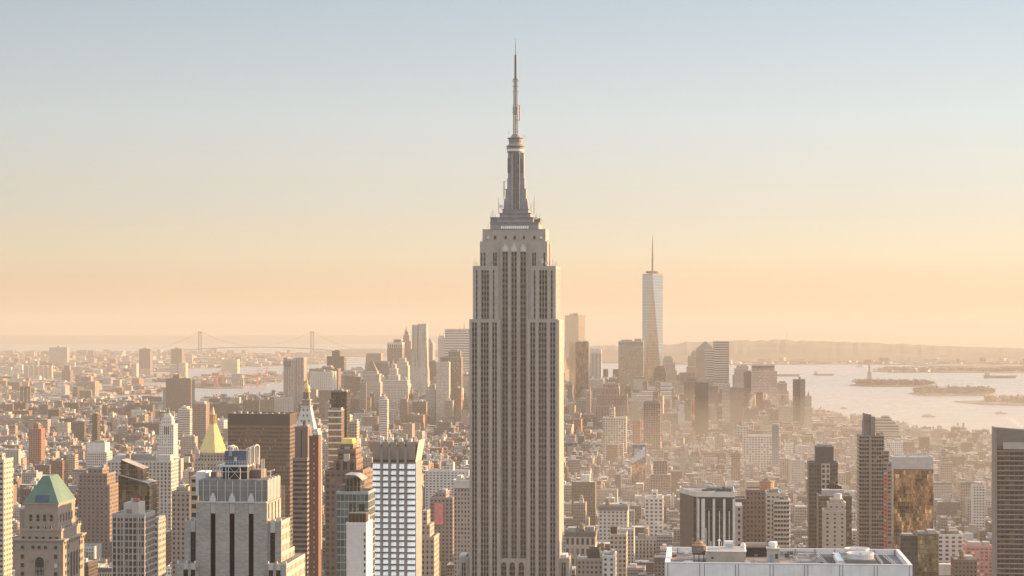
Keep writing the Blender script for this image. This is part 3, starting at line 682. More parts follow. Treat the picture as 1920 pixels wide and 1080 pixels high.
# ------------------------------------------------------------------ grey brick tower with black window strips, near
def strip_tower():
    Y = 630.0; q = lambda zx: 320 + zx / 4; r = lambda zy: 810 + zy / 4
    X = lambda zx, dy=0: PX(q(zx), Y + dy); Z = lambda zy, dy=0: PZ(r(zy), PX(430, Y), Y + dy)
    zb = gz(-200, Y, 15)
    t = thing('striped_brick_tower', 'pale grey brick tower with three black window strips and ribbed crown', 'office tower', (X(455), Y + 10, zb), lm='the black striped grey tower')
    block(X(40), X(960), Y, Y + 60)
    br = sty((.37, .345, .315), mat='brick'); br['win'] = (3, 3, 0, 0); trim = flat((.50, .48, .455), 'stone'); blk = sty((.012, .011, .011), (1.2, 3.6, .86, .88), (.011, .0105, .011), 0); blk['mat'] = 'black'; blk['col'] = (.006, .0055, .0058)
    dk = flat((.05, .05, .05))
    D = 21
    MB().box(X(190), X(722), Y + .8, Y + D, zb, Z(530), dict(br, top=(.2, .19, .18))).build('shaft', t)
    ed = [190, 298, 336, 441, 479, 584, 622, 722]
    for k in range(0, 8, 2):
        MB().box(X(ed[k]), X(ed[k + 1]), Y, Y + .8, zb, Z(530), dict(br), roof=False, skip=(2,)).build('brick_pier', t)
    for l, rr in ((298, 336), (441, 479), (584, 622)):
        m = MB(); zt = Z(612); m.face([(X(l), Y + .65, zb), (X(rr), Y + .65, zb), (X(rr), Y + .65, zt), (X(l), Y + .65, zt)], blk, [(0, zb - zt), (X(rr) - X(l), zb - zt), (X(rr) - X(l), 0), (0, 0)], win=((X(rr) - X(l)) / 1.0, 3.6, .9, .92)); m.build('window_strip', t)
        m = MB(); w = X(rr) - X(l); zc = Z(612)
        m.box(X(l), X(rr), Y + .35, Y + .8, zc, Z(530), trim, skip=(2,))                       # carved panel over the strip
        n = 4
        for k in range(n): m.box(X(l) + w * (k + .15) / n, X(l) + w * (k + .85) / n, Y + .15, Y + .34, zc + .4, Z(535), trim, skip=(2,))
        for k, (hw, za, zz) in enumerate(((.62, 530, 497), (.46, 497, 478), (.26, 478, 460))):
            m.box((X(l) + X(rr)) / 2 - w * hw, (X(l) + X(rr)) / 2 + w * hw, Y - .35 + .1 * k, Y + .5, Z(za), Z(zz), trim)
        m.build('pinnacle', t)
        m = MB(); cx = (X(l) + X(rr)) / 2; m.face([(X(l), Y + .55, Z(618)), (X(rr), Y + .55, Z(618)), (X(rr), Y + .55, Z(609)), (cx, Y + .55, Z(600)), (X(l), Y + .55, Z(609))], flat((.012, .011, .011))); m.build('strip_head', t)
    MB().box(X(193), X(720), Y - .2, Y + 1.2, Z(531) + .01, Z(521), trim).build('ledge', t)
    # ribbed crown
    pan = flat((.205, .205, .19), 'stone')
    MB().box(X(205), X(714), Y + .9, Y + D, Z(530) + .02, Z(362), dict(pan, top=(.12, .115, .11))).build('crown', t)
    ribs = [205, 243, 293, 350, 407, 463, 520, 578, 635, 683, 714]
    for a, b in zip(ribs, ribs[1:]):                                                        # bowed panels
        m = MB(); xa, xb = X(a) + .28, X(b) - .28; n = 5
        pts = [(xa + (xb - xa) * k / n, Y + .62 + .28 * math.sin(math.pi * k / n) - .2) for k in range(n + 1)]
        hz = Z(356 if (ribs.index(a) % 2) else 362)
        for (p, y1), (p2, y2) in zip(pts, pts[1:]): m.face([(p, y1, Z(520)), (p2, y2, Z(520)), (p2, y2, hz), (p, y1, hz)], pan)
        m.face([(p, y, hz) for p, y in pts] + [(xb, Y + .95, hz), (xa, Y + .95, hz)], pan); m.build('crown_panel', t)
    for k, a in enumerate(ribs[1:-1]):
        w = .13; m = MB(); m.box(X(a) - w, X(a) + w, Y + .15, Y + .7, Z(520), Z(366), trim, skip=(2,)); m.build('crown_rib', t)
    for zy in (404, 436):
        m = MB(); m.bar((X(208), Y + .1, Z(zy)), (X(712), Y + .1, Z(zy)), .05, trim); m.build('crown_wire', t)
    # west front: stepped masses in full sun
    sun_st = sty((.44, .37, .29), (2.1, 3.6, .45, .62), (.05, .045, .04), 0); wb = dict(br)  # brick colour lightened and warmed as if sunlit
    xw = X(722)
    for k in range(9): MB().box(xw - .25, xw + .14, Y + 1.0 + k * 2.2, Y + 1.9 + k * 2.2, Z(520), Z(352 if k % 2 else 360), trim).build('crown_rib', t)
    for k in range(4): MB().box(xw, xw + .35, Y + 2 + k * 5, Y + 4.6 + k * 5, Z(680), Z(540), dict(br), roof=False).build('brick_pier', t)
    def wing(zl, zr, ztop, y0, y1, strips, nm='wing'):
        xa, xb = X(zl, y0 - Y), X(zr, y0 - Y); zt = PZ(r(ztop), xa, y0)
        MB().box(xa, xb, y0 + .5, y1, zb, zt, dict(sun_st, top=(.16, .15, .14))).build(nm, t)
        ee = [xa] + [X(e, y0 - Y) for s_ in strips for e in s_[:2]] + [xb]
        for k in range(0, len(ee), 2): MB().box(ee[k], ee[k + 1], y0, y0 + .5, zb, zt, dict(br), roof=True, skip=(2,)).build('brick_pier', t)
        for s_ in strips:
            zs = PZ(r(s_[2]), xa, y0); a, b = X(s_[0], y0 - Y), X(s_[1], y0 - Y)
            MB().box(a, b, y0 + .12, y0 + .5, zs, zt - .2, trim, skip=(2,)).build('spandrel', t)
            m = MB(); m.face([(a, y0 + .35, zb), (b, y0 + .35, zb), (b, y0 + .35, zs), (a, y0 + .35, zs)], sty((.02, .018, .017), (1, 3.8, .86, .72), (.03, .026, .022), 0), [(0, zb - zs - 1.3), (b - a, zb - zs - 1.3), (b - a, -1.3), (0, -1.3)], win=((b - a) / 1, 3.8, .88, .72)); m.build('window_strip', t)
            n = 3
            for k in range(n): MB().bar((a + (b - a) * (k + .5) / n, y0 + .08, zs), (a + (b - a) * (k + .5) / n, y0 + .08, zt + .2), .12, trim).build('spandrel_rib', t)
        if strips:
            for zx in (zl + 6, (zl + zr) / 2, zr - 6):
                MB().ring(X(zx, y0 - Y), y0 + .2, [(.35, zt), (.35, zt + .5), (.05, zt + 1.0)], trim, 6).build('finial', t)
    wing(724, 830, 668, Y + 1.6, Y + 15, [(746, 783, 755)])
    wing(110, 188, 668, Y + 1.6, Y + 18, [(149, 186, 748)])
    wing(724, 868, 990, Y - 3.0, Y + 27, [(734, 768, 1036), (790, 824, 1036)]); wing(48, 188, 985, Y - 3.0, Y + 14, [(95, 130, 1030), (150, 184, 1030)])
    # more terraces to the west
    for zl, zr, zt, y0, y1 in ((724, 831, 872, Y + 15, Y + 22), (724, 831, 940, Y + 22, Y + 27)):
        xa, xb = X(zl), X(zr, 1.6)
        MB().box(xa, xb, y0, y1, zb, PZ(r(zt), xa, y0), dict(sun_st, top=(.16, .15, .14))).build('terrace', t)
    # water tank behind the terraces, roof clutter
    MB().ring(X(846, 18), Y + 18, [(1.1, PZ(r(880), X(846, 18), Y + 30)), (1.1, PZ(r(848), X(846, 18), Y + 30))], flat((.4, .36, .3)), 12).build('roof_drum', t)
    # plant on the roof: steel deck on columns, blue cooling tower, pipes, rails
    zr_ = Z(362); wht = flat((.55, .55, .54)); y0, y1 = Y + 4, Y + 15
    zd = PZ(r(262), X(450), y0); a, b = X(347, 4), X(578, 4)
    MB().box(a, b, y0, y1, zd, zd + .55, wht, bottom=True).build('steel_deck', t)
    for zx in (366, 412, 432, 520, 576):
        for yy in (y0 + .3, y1 - .3): MB().bar((X(zx, 4), yy, zr_), (X(zx, 4), yy, zd), .16, wht).build('steel_column', t)
    MB().bar((a, y0, PZ(r(298), a, y0)), (b, y0, PZ(r(298), a, y0)), .13, wht).build('steel_beam', t)
    m = MB(); m.bar((X(440, 4), y0, zr_), (X(520, 4), y0, zd), .07, wht); m.bar((X(520, 4), y0, zr_), (X(440, 4), y0, zd), .07, wht); m.build('cross_brace', t)
    MB().box(X(385, 5), X(578, 5), Y + 6, Y + 14, zr_, zd - .02, flat((.05, .045, .04))).build('plant_room', t)
    bl = flat((.075, .11, .17)); zt0, zt1 = zd + .55, PZ(r(143), X(480), Y + 5.5)
    ct = MB().box(X(402, 5), X(562, 5), Y + 5.5, Y + 13, zt0, zt1, bl).build('cooling_tower', t); ct['_o'] = t['_o']
    for k in range(7): MB().box(X(402 + k * 25, 5) + .1, X(402 + k * 25, 5) + .22, Y + 5.4, Y + 5.49, zt0 + .2, zt1 - .1, flat((.11, .15, .22)), skip=(2,)).build('cladding_seam', ct)
    MB().box(X(436, 5), X(456, 5), Y + 5.25, Y + 5.49, PZ(r(188), X(440), Y), PZ(r(148), X(440), Y), flat((.3, .32, .34)), skip=(2,)).build('hatch', ct)
    MB().box(X(474, 5), X(494, 5), Y + 5.25, Y + 5.49, PZ(r(228), X(440), Y), PZ(r(196), X(440), Y), flat((.45, .47, .44)), skip=(2,)).build('hatch', ct)
    m = MB()                                                                                # railing
    for zy in (216, 228): m.bar((a, y0, PZ(r(zy), a, y0)), (b, y0, PZ(r(zy), a, y0)), .05, wht)
    for k in range(12): m.bar((a + (b - a) * k / 11, y0, zd + .5), (a + (b - a) * k / 11, y0, PZ(r(214), a, y0)), .05, wht)
    m.build('railing', t)
    for zx, zy in ((425, 108), (447, 104), (466, 112), (570, 120), (592, 112), (612, 104), (628, 100)):   # looped pipes
        m = MB(); x = X(zx, 7); h = PZ(r(zy), x, Y + 7)
        pts = [(x, Y + 7, zt1 - 1.0), (x, Y + 7, h - .5), (x + .3, Y + 7.5, h), (x + .9, Y + 8.6, h), (x + 1.1, Y + 9, h - .6), (x + 1.1, Y + 9, zt0 if zx > 560 else zt1)]
        if zx > 560: pts[0] = (x, Y + 7, zt0 - .6)
        for p, p2 in zip(pts, pts[1:]): m.bar(p, p2, .24, flat((.62, .58, .52)), 6)
        m.build('pipe', t)
    yy = Y + 12
    m = MB()
    for zx, zt in ((598, 262), (630, 250), (655, 185), (682, 205), (700, 200)): m.bar((X(zx, 12), yy, zr_), (X(zx, 12), yy, PZ(r(zt), X(zx, 12), yy)), .14, wht)
    for zt in (262, 232): m.bar((X(580, 12), yy, PZ(r(zt), X(600), yy)), (X(684, 12), yy, PZ(r(zt - 18), X(600), yy)), .14, wht)
    m.build('pipe_rack', t)
    MB().box(X(582, 9), X(678, 9), Y + 9, Y + 17, zr_, PZ(r(285), X(600), Y + 9), flat((.17, .13, .10))).build('plant_room', t)
    m = MB(); m.bar((X(724, 14), Y + 14, PZ(r(298), X(720), Y + 14)), (X(778, 14), Y + 14, PZ(r(284), X(720), Y + 14)), .3, flat((.6, .58, .55))); m.bar((X(748, 14), Y + 14, zr_), (X(748, 14), Y + 14, PZ(r(292), X(720), Y + 14)), .18, wht); m.build('camera_boom', t)
    for zx, zt in ((262, 222), (300, 296), (690, 200), (340, 190)):
        MB().bar((X(zx, 10), Y + 10, zr_), (X(zx, 10), Y + 10, PZ(r(zt), X(zx), Y + 10)), .07, wht).build('aerial', t)
    MB().box(X(188, 12), X(262, 12), Y + 12, Y + 20, zr_ - 6, PZ(r(300), X(220), Y + 12), flat((.62, .62, .62))).build('penthouse', t)
    MB().box(X(300, 12), X(345, 12), Y + 12, Y + 18, zr_, PZ(r(300), X(320), Y + 12), flat((.14, .12, .11))).build('plant_room', t)
    # leaning scaffold on the sunny side
    m = MB(); sc = flat((.35, .31, .27))
    for k in range(5):
        x = X(806 + k * 12, 26); m.bar((x, Y + 26, PZ(r(680), x, Y + 26)), (x, Y + 26, PZ(r(400), x, Y + 26)), .09, sc)
    for k in range(12): z = PZ(r(400 + k * 24), X(820), Y + 26); m.bar((X(806, 26), Y + 26, z), (X(854, 26), Y + 26, z + (1.2 if k % 2 else -.6)), .08, sc)
    m.build('scaffold', t)
strip_tower()

# ------------------------------------------------------------------ copper roofed tower at the corner
def copper_roof_tower():
    Y = 790.0; q = lambda zx: zx / 4; r = lambda zy: 810 + zy / 4
    X = lambda zx, dy=0: PX(q(zx), Y + dy); Z = lambda zy, dy=0: PZ(r(zy), PX(75, Y), Y + dy)
    zb = gz(-250, Y, 15)
    t = thing('copper_roofed_tower', 'limestone tower under a steep green copper roof with arched windows', 'office tower', (X(300), Y + 15, zb), lm='the green copper roof')
    block(X(100), X(480), Y, Y + 50)
    lim = flat((.30, .225, .16), 'stone'); trim = flat((.30, .25, .21), 'stone')
    D = 27.5
    def win(parent, x, y, z, w, h, arch=False, face='n', col=(.035, .03, .028)):
        m = MB(); s2 = flat(col); pts = [(-w / 2, 0), (w / 2, 0), (w / 2, h)]
        if arch: pts += [(w / 2 * math.cos(u), h + w / 2 * math.sin(u)) for u in [math.pi * i / 8 for i in range(1, 8)]]
        pts += [(-w / 2, h)]
        fr = [(a * 1.22, b * 1.05 - .12) for a, b in pts]
        P = (lambda a, b, d: (x + a, y - d, z + b)) if face == 'n' else (lambda a, b, d: (x + d, y + a, z + b))
        n = len(pts)
        m.face([P(a, b, .12) for a, b in pts], s2)
        for i in range(n):
            j = (i + 1) % n
            m.face([P(*fr[i], .22), P(*fr[j], .22), P(*pts[j], .13), P(*pts[i], .13)], trim)
            m.face([P(*fr[i], .22), P(*fr[i], .01), P(*fr[j], .01), P(*fr[j], .22)], trim)
        if h > 2: m.face([P(-w * .5, h * .5 - .08, .15), P(w * .5, h * .5 - .08, .15), P(w * .5, h * .5 + .08, .15), P(-w * .5, h * .5 + .08, .15)], trim)
        return m.build('window', parent)
    # lower shaft
    z1 = Z(815); xr = X(474); xl = X(112)
    MB().box(xl, xr, Y, Y + D, zb, z1, dict(lim, top=(.3, .26, .22))).build('shaft', t)
    def cornice(xa, xb, y0, y1, z, h, out):
        m = MB(); m.box(xa - out, xb + out, y0 - out, y1 + out, z, z + h * .55, trim, bottom=True); m.box(xa - out * .55, xb + out * .55, y0 - out * .55, y1 + out * .55, z - h * .45, z - .01, trim, bottom=True); return m.build('cornice', t)
    cornice(xl, xr, Y, Y + D, z1 + .02, 1.0, .8)
    for zy in (862,): MB().box(xl + .3, xr - .3, Y - .12, Y - .01, Z(880), Z(845), flat((.28, .235, .195), 'stone'), skip=(2,)).build('frieze', t)
    for zx in (170, 248, 295, 342, 418): win(t, X(zx), Y - .12, Z(876), 1.25, 1.3)
    for zy in (950, 1016, 1080):
        for zx in (168, 418): win(t, X(zx), Y, Z(zy), 1.35, 1.7, col=(.035, .03, .028) if (zx, zy) != (418, 1016) else (.4, .4, .4))
    win(t, X(297), Y, Z(1075), 3.7, 5.6, True); 
    for zx in (272, 297, 322):
        for zy in (1075, 1040): MB().box(X(zx) - .42, X(zx) + .42, Y - .3, Y - .16, Z(zy), Z(zy - 26), flat((.16, .145, .12)), skip=(2,)).build('pane', t)
    for zx in (242, 352): MB().ring(X(zx), Y - .4, [(.1, Z(975)), (.45, Z(970)), (.45, Z(955))], trim, 8).build('bracket', t)
    # west front windows, in the sun
    for k, yy in enumerate((3.2, 6.4, 21.4, 24.4)):
        for zy in (862, 930, 990, 1050): win(t, xr, Y + yy, Z(zy, 10), 1.2, 1.6, face='w')
    for yy in (10.2, 13.9, 17.6): win(t, xr, Y + yy, Z(1080, 10), 2.0, 9.0, True, 'w')
    for k in range(9): MB().ring(xr + .35, Y + 1.6 + k * 3.1, [(.15, z1 - 1.6), (.32, z1 - .7), (.32, z1 - .5)], trim, 6).build('bracket', t)
    # set back storey with square windows
    z2 = Z(745); a, b = X(150, 1), X(458, 1)
    MB().box(a, b, Y + 1.2, Y + D - 1.2, z1 + .58, z2, dict(lim, top=(.3, .26, .22))).build('setback', t)
    for zx in (175, 222, 273, 325, 377, 424): win(t, X(zx, 1), Y + 1.2, Z(810), 1.1, 1.3)
    for k in range(8): win(t, b, Y + 3 + k * 2.9, Z(812, 8), 1.0, 1.4, face='w')
    m = MB(); m.box(a - .3, b + .3, Y + .9, Y + 1.6, z2 + .01, z2 + .9, trim); m.box(b - .4, b + .3, Y + 1.6, Y + D - .9, z2 + .01, z2 + .9, trim); m.build('balustrade', t)
    for k in range(10):
        MB().ring(b + .05, Y + 1.3 + k * 2.7, [(.3, z2 + .9), (.22, z2 + 1.5), (.3, z2 + 1.7), (.03, z2 + 2.3)], trim, 6).build('urn', t)
    for zx in (160, 215, 270, 330, 385, 448): MB().ring(X(zx, 1), Y + 1.25, [(.3, z2 + .9), (.22, z2 + 1.4), (.3, z2 + 1.6), (.03, z2 + 2.1)], trim, 6).build('urn', t)
    # lantern storey with arched windows
    z3 = Z(545); a, b = X(182, 3), X(436, 3); y0, y1 = Y + 3, Y + D - 3
    MB().box(a, b, y0, y1, z2 + .02, z3, dict(lim, top=(.3, .26, .22))).build('lantern', t)
    for zx in (232, 285, 335, 386):
        win(t, X(zx, 3), y0, Z(668, 3), 1.25, 2.1, True); win(t, X(zx, 3), y0, Z(730, 3), 1.2, 1.3)
    for k in range(5):
        win(t, b, y0 + 3.0 + k * 3.7, Z(665, 10), 1.35, 2.6, True, 'w'); win(t, b, y0 + 3.0 + k * 3.7, Z(735, 10), 1.2, 1.4, False, 'w')
    cornice(a, b, y0, y1, z3 + .02, .8, .45)
    MB().box(a + .2, b - .2, y0 - .12, y0 - .01, z3 - 1.6, z3 - .5, flat((.30, .22, .17), 'stone'), skip=(2,)).build('frieze', t)
    MB().box(X(135, 4), X(180, 4), Y + 6, Y + D - 6, z1 + .58, Z(590), dict(lim, top=(.3, .26, .22))).build('turret', t)
    # hipped copper roof with a flat ridge
    zt = PZ(r(322), X(380), Y + 14); e_ = .3
    base = [(a - e_, y0 - e_), (b + e_, y0 - e_), (b + e_, y1 + e_), (a - e_, y1 + e_)]
    mx = (a + b) / 2 + .5; top = [(mx - 1.6, Y + 8), (mx + 1.4, Y + 8), (mx + 1.4, Y + D - 9), (mx - 1.6, Y + D - 9)]
    MB().prism(base, z3 + .5, zt, flat((.085, .205, .15), 'copper'), top).build('copper_roof', t)
    m = MB(); cs = flat((.07, .17, .125))
    for i in range(4):
        for k in range(1, 14):
            u = k / 14; j = (i + 1) % 4; a0 = [base[i][q] + (base[j][q] - base[i][q]) * u for q in (0, 1)]; a1 = [top[i][q] + (top[j][q] - top[i][q]) * u for q in (0, 1)]
            m.bar((*a0, z3 + .52), (*a1, zt), .07, cs, 3)
    m.build('standing_seam', t)
    m = MB(); s2 = flat((.05, .08, .13)); n = 7
    zA, zB = z3 + .7, z3 + .7 + (zt - z3) * .26
    def slope(x, z):
        k = (z - z3 - .5) / (zt - z3 - .5); return (x, y0 - e_ + (Y + 8 - y0 + e_) * k - .12, z)
    for k in range(n):
        x_ = X(270 + k * 15, 3); w = .42
        m.face([slope(x_ - w, zA), slope(x_ + w, zA), slope(x_ + w, zB), slope(x_ - w, zB)], s2)
    m.build('skylight', t)
copper_roof_tower()

# ------------------------------------------------------------------ flat white roof in the near corner
def travertine_block():
    Y = 570.0; q = lambda zx: 1220 + zx * .27083; r = lambda zy: 890 + zy * .27065
    X = lambda zx, dy=0: PX(q(zx), Y + dy); Z = lambda zy, dy=0: PZ(r(zy), PX(1480, Y), Y + dy)
    zb = gz(0, Y, 15); xa, xb = PX(1246.5, Y), PX(1711, Y); D = 39.0; zt = PZ(1056.5, PX(1480, Y), Y); zr = zt - 1.7
    t = thing('white_travertine_block', 'flat roofed white travertine tower with rooftop plant and wooden tank', 'office tower', ((xa + xb) / 2, Y + D / 2, zb), lm='the near white roof')
    block(xa, xb, Y, Y + D)
    tr = flat((.68, .665, .67), 'stone'); jo = flat((.22, .21, .21))
    MB().box(xa, xb, Y, Y + D, zb, zr, dict(flat((.68, .665, .67), 'stone'), top=(.20, .175, .17)), roofmat='roof').build('shaft', t)
    def par(x0, x1, y0, y1): return MB().box(x0, x1, y0, y1, zr, zt, dict(tr)).build('parapet', t)
    par(xa, xb, Y, Y + .7); par(xa, xa + 1.4, Y + .7, Y + D); par(xb - 1.0, xb, Y + .7, Y + D); par(xa + 1.4, xb - 1.0, Y + D - .7, Y + D)
    for zx in (118, 340, 372, 586, 608, 826, 848, 1066, 1088, 1308, 1330, 1548, 1570, 1792):
        x = X(zx); MB().box(x - .11, x + .11, Y - .03, Y - .005, zb, zt - .4, jo, skip=(2,)).build('joint', t)
    for k in range(26):
        x = X(130 + k * 66); MB().box(x - .02, x + .02, Y - .02, Y - .004, zb, zt - .4, flat((.46, .45, .46)), skip=(2,)).build('joint', t)
    MB().box(xa, xb, Y - .06, Y - .01, zt - .35, zt - .12, flat((.5, .49, .5)), skip=(2,)).build('coping', t)
    gy = lambda zy: 570 * (1056.5 - 607) / ((r(zy) - 607) * 1.0) * ((CZ - zr) / (CZ - zt))          # depth of a roof point by its photo row
    # row of units along the back parapet
    bei = flat((.40, .34, .26)); wh = flat((.70, .70, .71)); dkp = flat((.05, .045, .045)); rust = flat((.30, .22, .14))
    for k in range(24):
        x = xa + 3 + k * 2.95
        if k % 2 == 0: MB().box(x, x + .25, Y + D - 1.0, Y + D - .72, zr, zt - .15, rust, skip=(2,)).build('parapet_strut', t)
    # roof paving patches, lifted a little above the roof
    for i, (z0, z1, a, b, c) in enumerate([(175, 390, 1.0, 27, (.13, .125, .135)), (720, 1215, 1.5, 27, (.22, .20, .205)), (388, 640, 1.5, 8, (.16, .15, .15))]):
        MB().box(X(z0, 14), X(z1, 14), Y + a, Y + b, zr + .004 + .004 * i, zr + .03 + .004 * i, dict(flat(c), mat='roof')).build('roof_paving', t)
    for z0, z1, y_ in ((180, 180, 0), (722, 722, 0), (660, 660, 0)):
        MB().bar((X(z0 - 4, 24), Y + 24, zr + .35), (X(z0 + 14, 4), Y + 2, zr + .35), .14, rust).build('gas_pipe', t)
    for k in range(5): MB().bar((X(192 + 10 * k, 9), Y + 7 + 2.2 * k, zr + .3), (X(262 + 10 * k, 9), Y + 7 + 2.2 * k, zr + .3), .16, wh).build('conduit', t)
    # beige bulkhead and its roof
    x0, x1 = X(386, 13), X(659, 13); y0, y1 = Y + 13, Y + 25; zh = PZ(r(535), (x0 + x1) / 2, y0)
    bh = MB().box(x0, x1, y0, y1, zr, zh, dict(bei, top=(.36, .33, .32)), roofmat='roof').build('bulkhead', t); bh['_o'] = t['_o']
    MB().box(x0 - .2, x1 + .2, y0 - .2, y1 + .2, zh + .01, zh + .25, wh).build('coping', bh); MB().box(x0 + .25, x1 - .25, y0 + .25, y1 - .25, zh + .2, zh + .27, dict(flat((.36, .33, .33)), mat='roof')).build('bulkhead_roof', bh)
    MB().ring(X(428, 13), y0 - .12, [(.3, PZ(r(580), x0, y0)), (.3, PZ(r(570), x0, y0))], dkp, 8).build('vent', bh)
    for zx, w, zy0, zy1, yy in ((541, 16, 510, 462, 20),):
        x = X(zx, yy); MB().box(x - 1.25, x + 1.25, Y + yy, Y + yy + 2.4, zh + .27, PZ(r(462), x, Y + yy), wh).build('roof_unit', t)
        MB().box(x - 1.05, x + 1.05, Y + yy - .04, Y + yy - .01, zh + .5, PZ(r(480), x, Y + yy), flat((.45, .45, .46)), skip=(2,)).build('grille', t)
    x = X(473, 18); m = MB(); m.bar((x, Y + 18, zh + .27), (x, Y + 18, PZ(r(462), x, Y + 18)), .14, wh, 6); m.ring(x, Y + 18, [(.05, PZ(r(466), x, Y + 18)), (.42, PZ(r(459), x, Y + 18)), (.42, PZ(r(452), x, Y + 18)), (.05, PZ(r(447), x, Y + 18))], wh, 10); m.build('vent_pole', t)
    for zx, zy in ((545, 420), (578, 470), (640, 455)): x = X(zx, 21); MB().bar((x, Y + 21, zh), (x, Y + 21, PZ(r(zy), x, Y + 21)), .05, flat((.3, .28, .26))).build('aerial', t)
    x = X(640, 22); MB().ring(x, Y + 22, [(.7, zh + .27), (.85, zh + .9), (.55, zh + 1.6), (.05, zh + 1.9)], wh, 10).build('roof_ventilator', t)
    # wooden water tank with a cone roof
    x = X(334, 15); y = Y + 16; tz0, tz1, ta = PZ(r(538), x, y), PZ(r(488), x, y), PZ(r(446), x, y); rad = 48 * .27083 * y / F
    tk = MB().ring(x, y, [(rad * .97, tz0), (rad, tz1)], flat((.28, .20, .16), 'timber'), 24, cap=False).build('water_tank', t); tk['_o'] = t['_o']
    for k in range(24): a_ = 2 * math.pi * k / 24; MB().bar((x + rad * 1.0 * math.cos(a_), y + rad * 1.0 * math.sin(a_), tz0), (x + rad * 1.02 * math.cos(a_), y + rad * 1.02 * math.sin(a_), tz1), .05, flat((.2, .14, .11), 'timber')).build('stave', tk)
    for k in range(4): MB().ring(x, y, [(rad * 1.025, tz0 + .5 + k * 1.1), (rad * 1.025, tz0 + .6 + k * 1.1)], flat((.15, .12, .1)), 24, cap=False).build('hoop', tk)
    MB().ring(x, y, [(rad * 1.08, tz1 - .05), (.02, ta)], flat((.34, .22, .13), 'timber'), 24).build('tank_roof', tk)
    m = MB(); m.box(x - rad * .9, x + rad * .9, y - rad * .9, y + rad * .9, tz0 - .5, tz0 - .02, dkp)
    for sx in (-.7, 0, .7):
        for sy in (-.7, .7): m.bar((x + sx * rad, y + sy * rad, zr), (x + sx * rad, y + sy * rad, tz0 - .4), .18, dkp)
    m.build('tank_stand', tk)
    # little stair house with blue door and a white ventilator
    x0, x1 = X(808, 13), X(890, 13); y0 = Y + 13; zh = PZ(r(520), x0, y0)
    sh = MB().box(x0, x1, y0, y0 + 5, zr, zh, dict(bei, top=(.2, .19, .18))).build('stair_house', t); sh['_o'] = t['_o']
    MB().box(x0 - .25, x1 + .25, y0 - .3, y0 + 5.2, zh + .01, zh + .35, flat((.35, .3, .26))).build('roof_slab', sh)
    MB().box(X(824, 13), X(850, 13), y0 - .1, y0 - .01, zr, PZ(r(552), x0, y0), flat((.20, .27, .36)), skip=(2,)).build('door', sh)
    MB().box(X(862, 13), X(880, 13), y0 - .1, y0 - .01, PZ(r(582), x0, y0), PZ(r(548), x0, y0), dkp, skip=(2,)).build('window', sh)
    x = X(846, 15); MB().ring(x, y0 + 2, [(1.0, zh + .35), (1.0, zh + .9), (1.25, zh + 1.0), (1.25, zh + 1.9), (1.05, zh + 2.15)], wh, 14).build('ventilator', sh)
    # long duct and dark trench
    m = MB(); z_ = PZ(r(488), X(720), Y + 30); m.bar((X(650, 30), Y + 30, z_), (X(800, 30), Y + 30, z_), .9, flat((.32, .25, .2)), 8); m.build('duct', t)
    MB().box(X(660, 29), X(805, 29), Y + 30.5, Y + 34, zr, z_ - .7, dkp).build('duct_stand', t)
    MB().bar((X(705, 31), Y + 32, zr + 1.4), (X(1150, 31), Y + 32, zr + 1.3), .22, rust).build('gas_pipe', t)
    # shade of sunken plant wells painted as near-black slabs, and cooling fans
    for z0, z1, y0, y1 in ((1190, 1290, 4, 33), (1345, 1590, 2, 8), (1580, 1668, 6, 35)):
        MB().box(X(z0, 16), X(z1, 16), Y + y0, Y + y1, zr + .02, zr + .30, flat((.035, .03, .03))).build('well_shade', t)
    def fan(zx, zy0, zy1, dy, rz_):
        x = X(zx, dy); y = Y + dy; rad = rz_ * .27083 * y / F; za, zb_ = PZ(r(zy0), x, y), PZ(r(zy1), x, y)
        o = MB().ring(x, y, [(rad * .95, za), (rad, za + .4), (rad * .97, (za + zb_) / 2), (rad * 1.03, zb_), (rad * .93, zb_), (rad * .88, zb_ - .9), (.02, zb_ - 1.0)], flat((.62, .61, .6)), 40, cap=False).build('cooling_fan', t); o['_o'] = t['_o']
        for k in range(40):
            a_ = 2 * math.pi * k / 40; MB().bar((x + rad * math.cos(a_), y + rad * math.sin(a_), za + .3), (x + rad * math.cos(a_), y + rad * math.sin(a_), zb_ - .2), .05, flat((.45, .44, .43))).build('fan_rib', o)
        MB().ring(x, y, [(.3, zb_ - 1), (.3, zb_ - .3), (.05, zb_ - .2)], dkp, 8).build('fan_hub', o)
    fan(1452, 590, 540, 13, 92); fan(1428, 560, 508, 24, 82)
    MB().box(X(1342, 8), X(1560, 8), Y + 8, Y + 30, zr + .02, PZ(r(592), X(1450), Y + 8), flat((.20, .18, .17))).build('fan_deck', t)
    def rail_(p0, p1, h=1.3, n=8):
        m = MB(); p0, p1 = Vector(p0), Vector(p1)
        for k in range(n + 1): c = p0.lerp(p1, k / n); m.bar(c, c + Vector((0, 0, h)), .05, wh)
        for hh in (.6, 1.3): m.bar(p0 + Vector((0, 0, hh)), p1 + Vector((0, 0, hh)), .05, wh)
        m.build('railing', t)
    rail_((X(1155, 30), Y + 30, zr), (X(1228, 3), Y + 3, zr)); rail_((X(1290, 31), Y + 31, zr), (X(1345, 6), Y + 6, zr)); rail_((X(1560, 30), Y + 30, zr), (X(1610, 8), Y + 8, zr)); rail_((X(1610, 30), Y + 30, zr + .2), (X(1700, 3), Y + 3, zr + .2), 1.0)
    MB().box(X(1290, 10), X(1340, 10), Y + 10, Y + 30, zr, zr + 1.5, wh).build('roof_unit', t)
    for zx in (960, 1140): x = X(zx, 18); MB().bar((x, Y + 18, zr), (x, Y + 18, PZ(r(540), x, Y + 18)), .1, rust).build('post', t)
    rnd = random.Random(21)
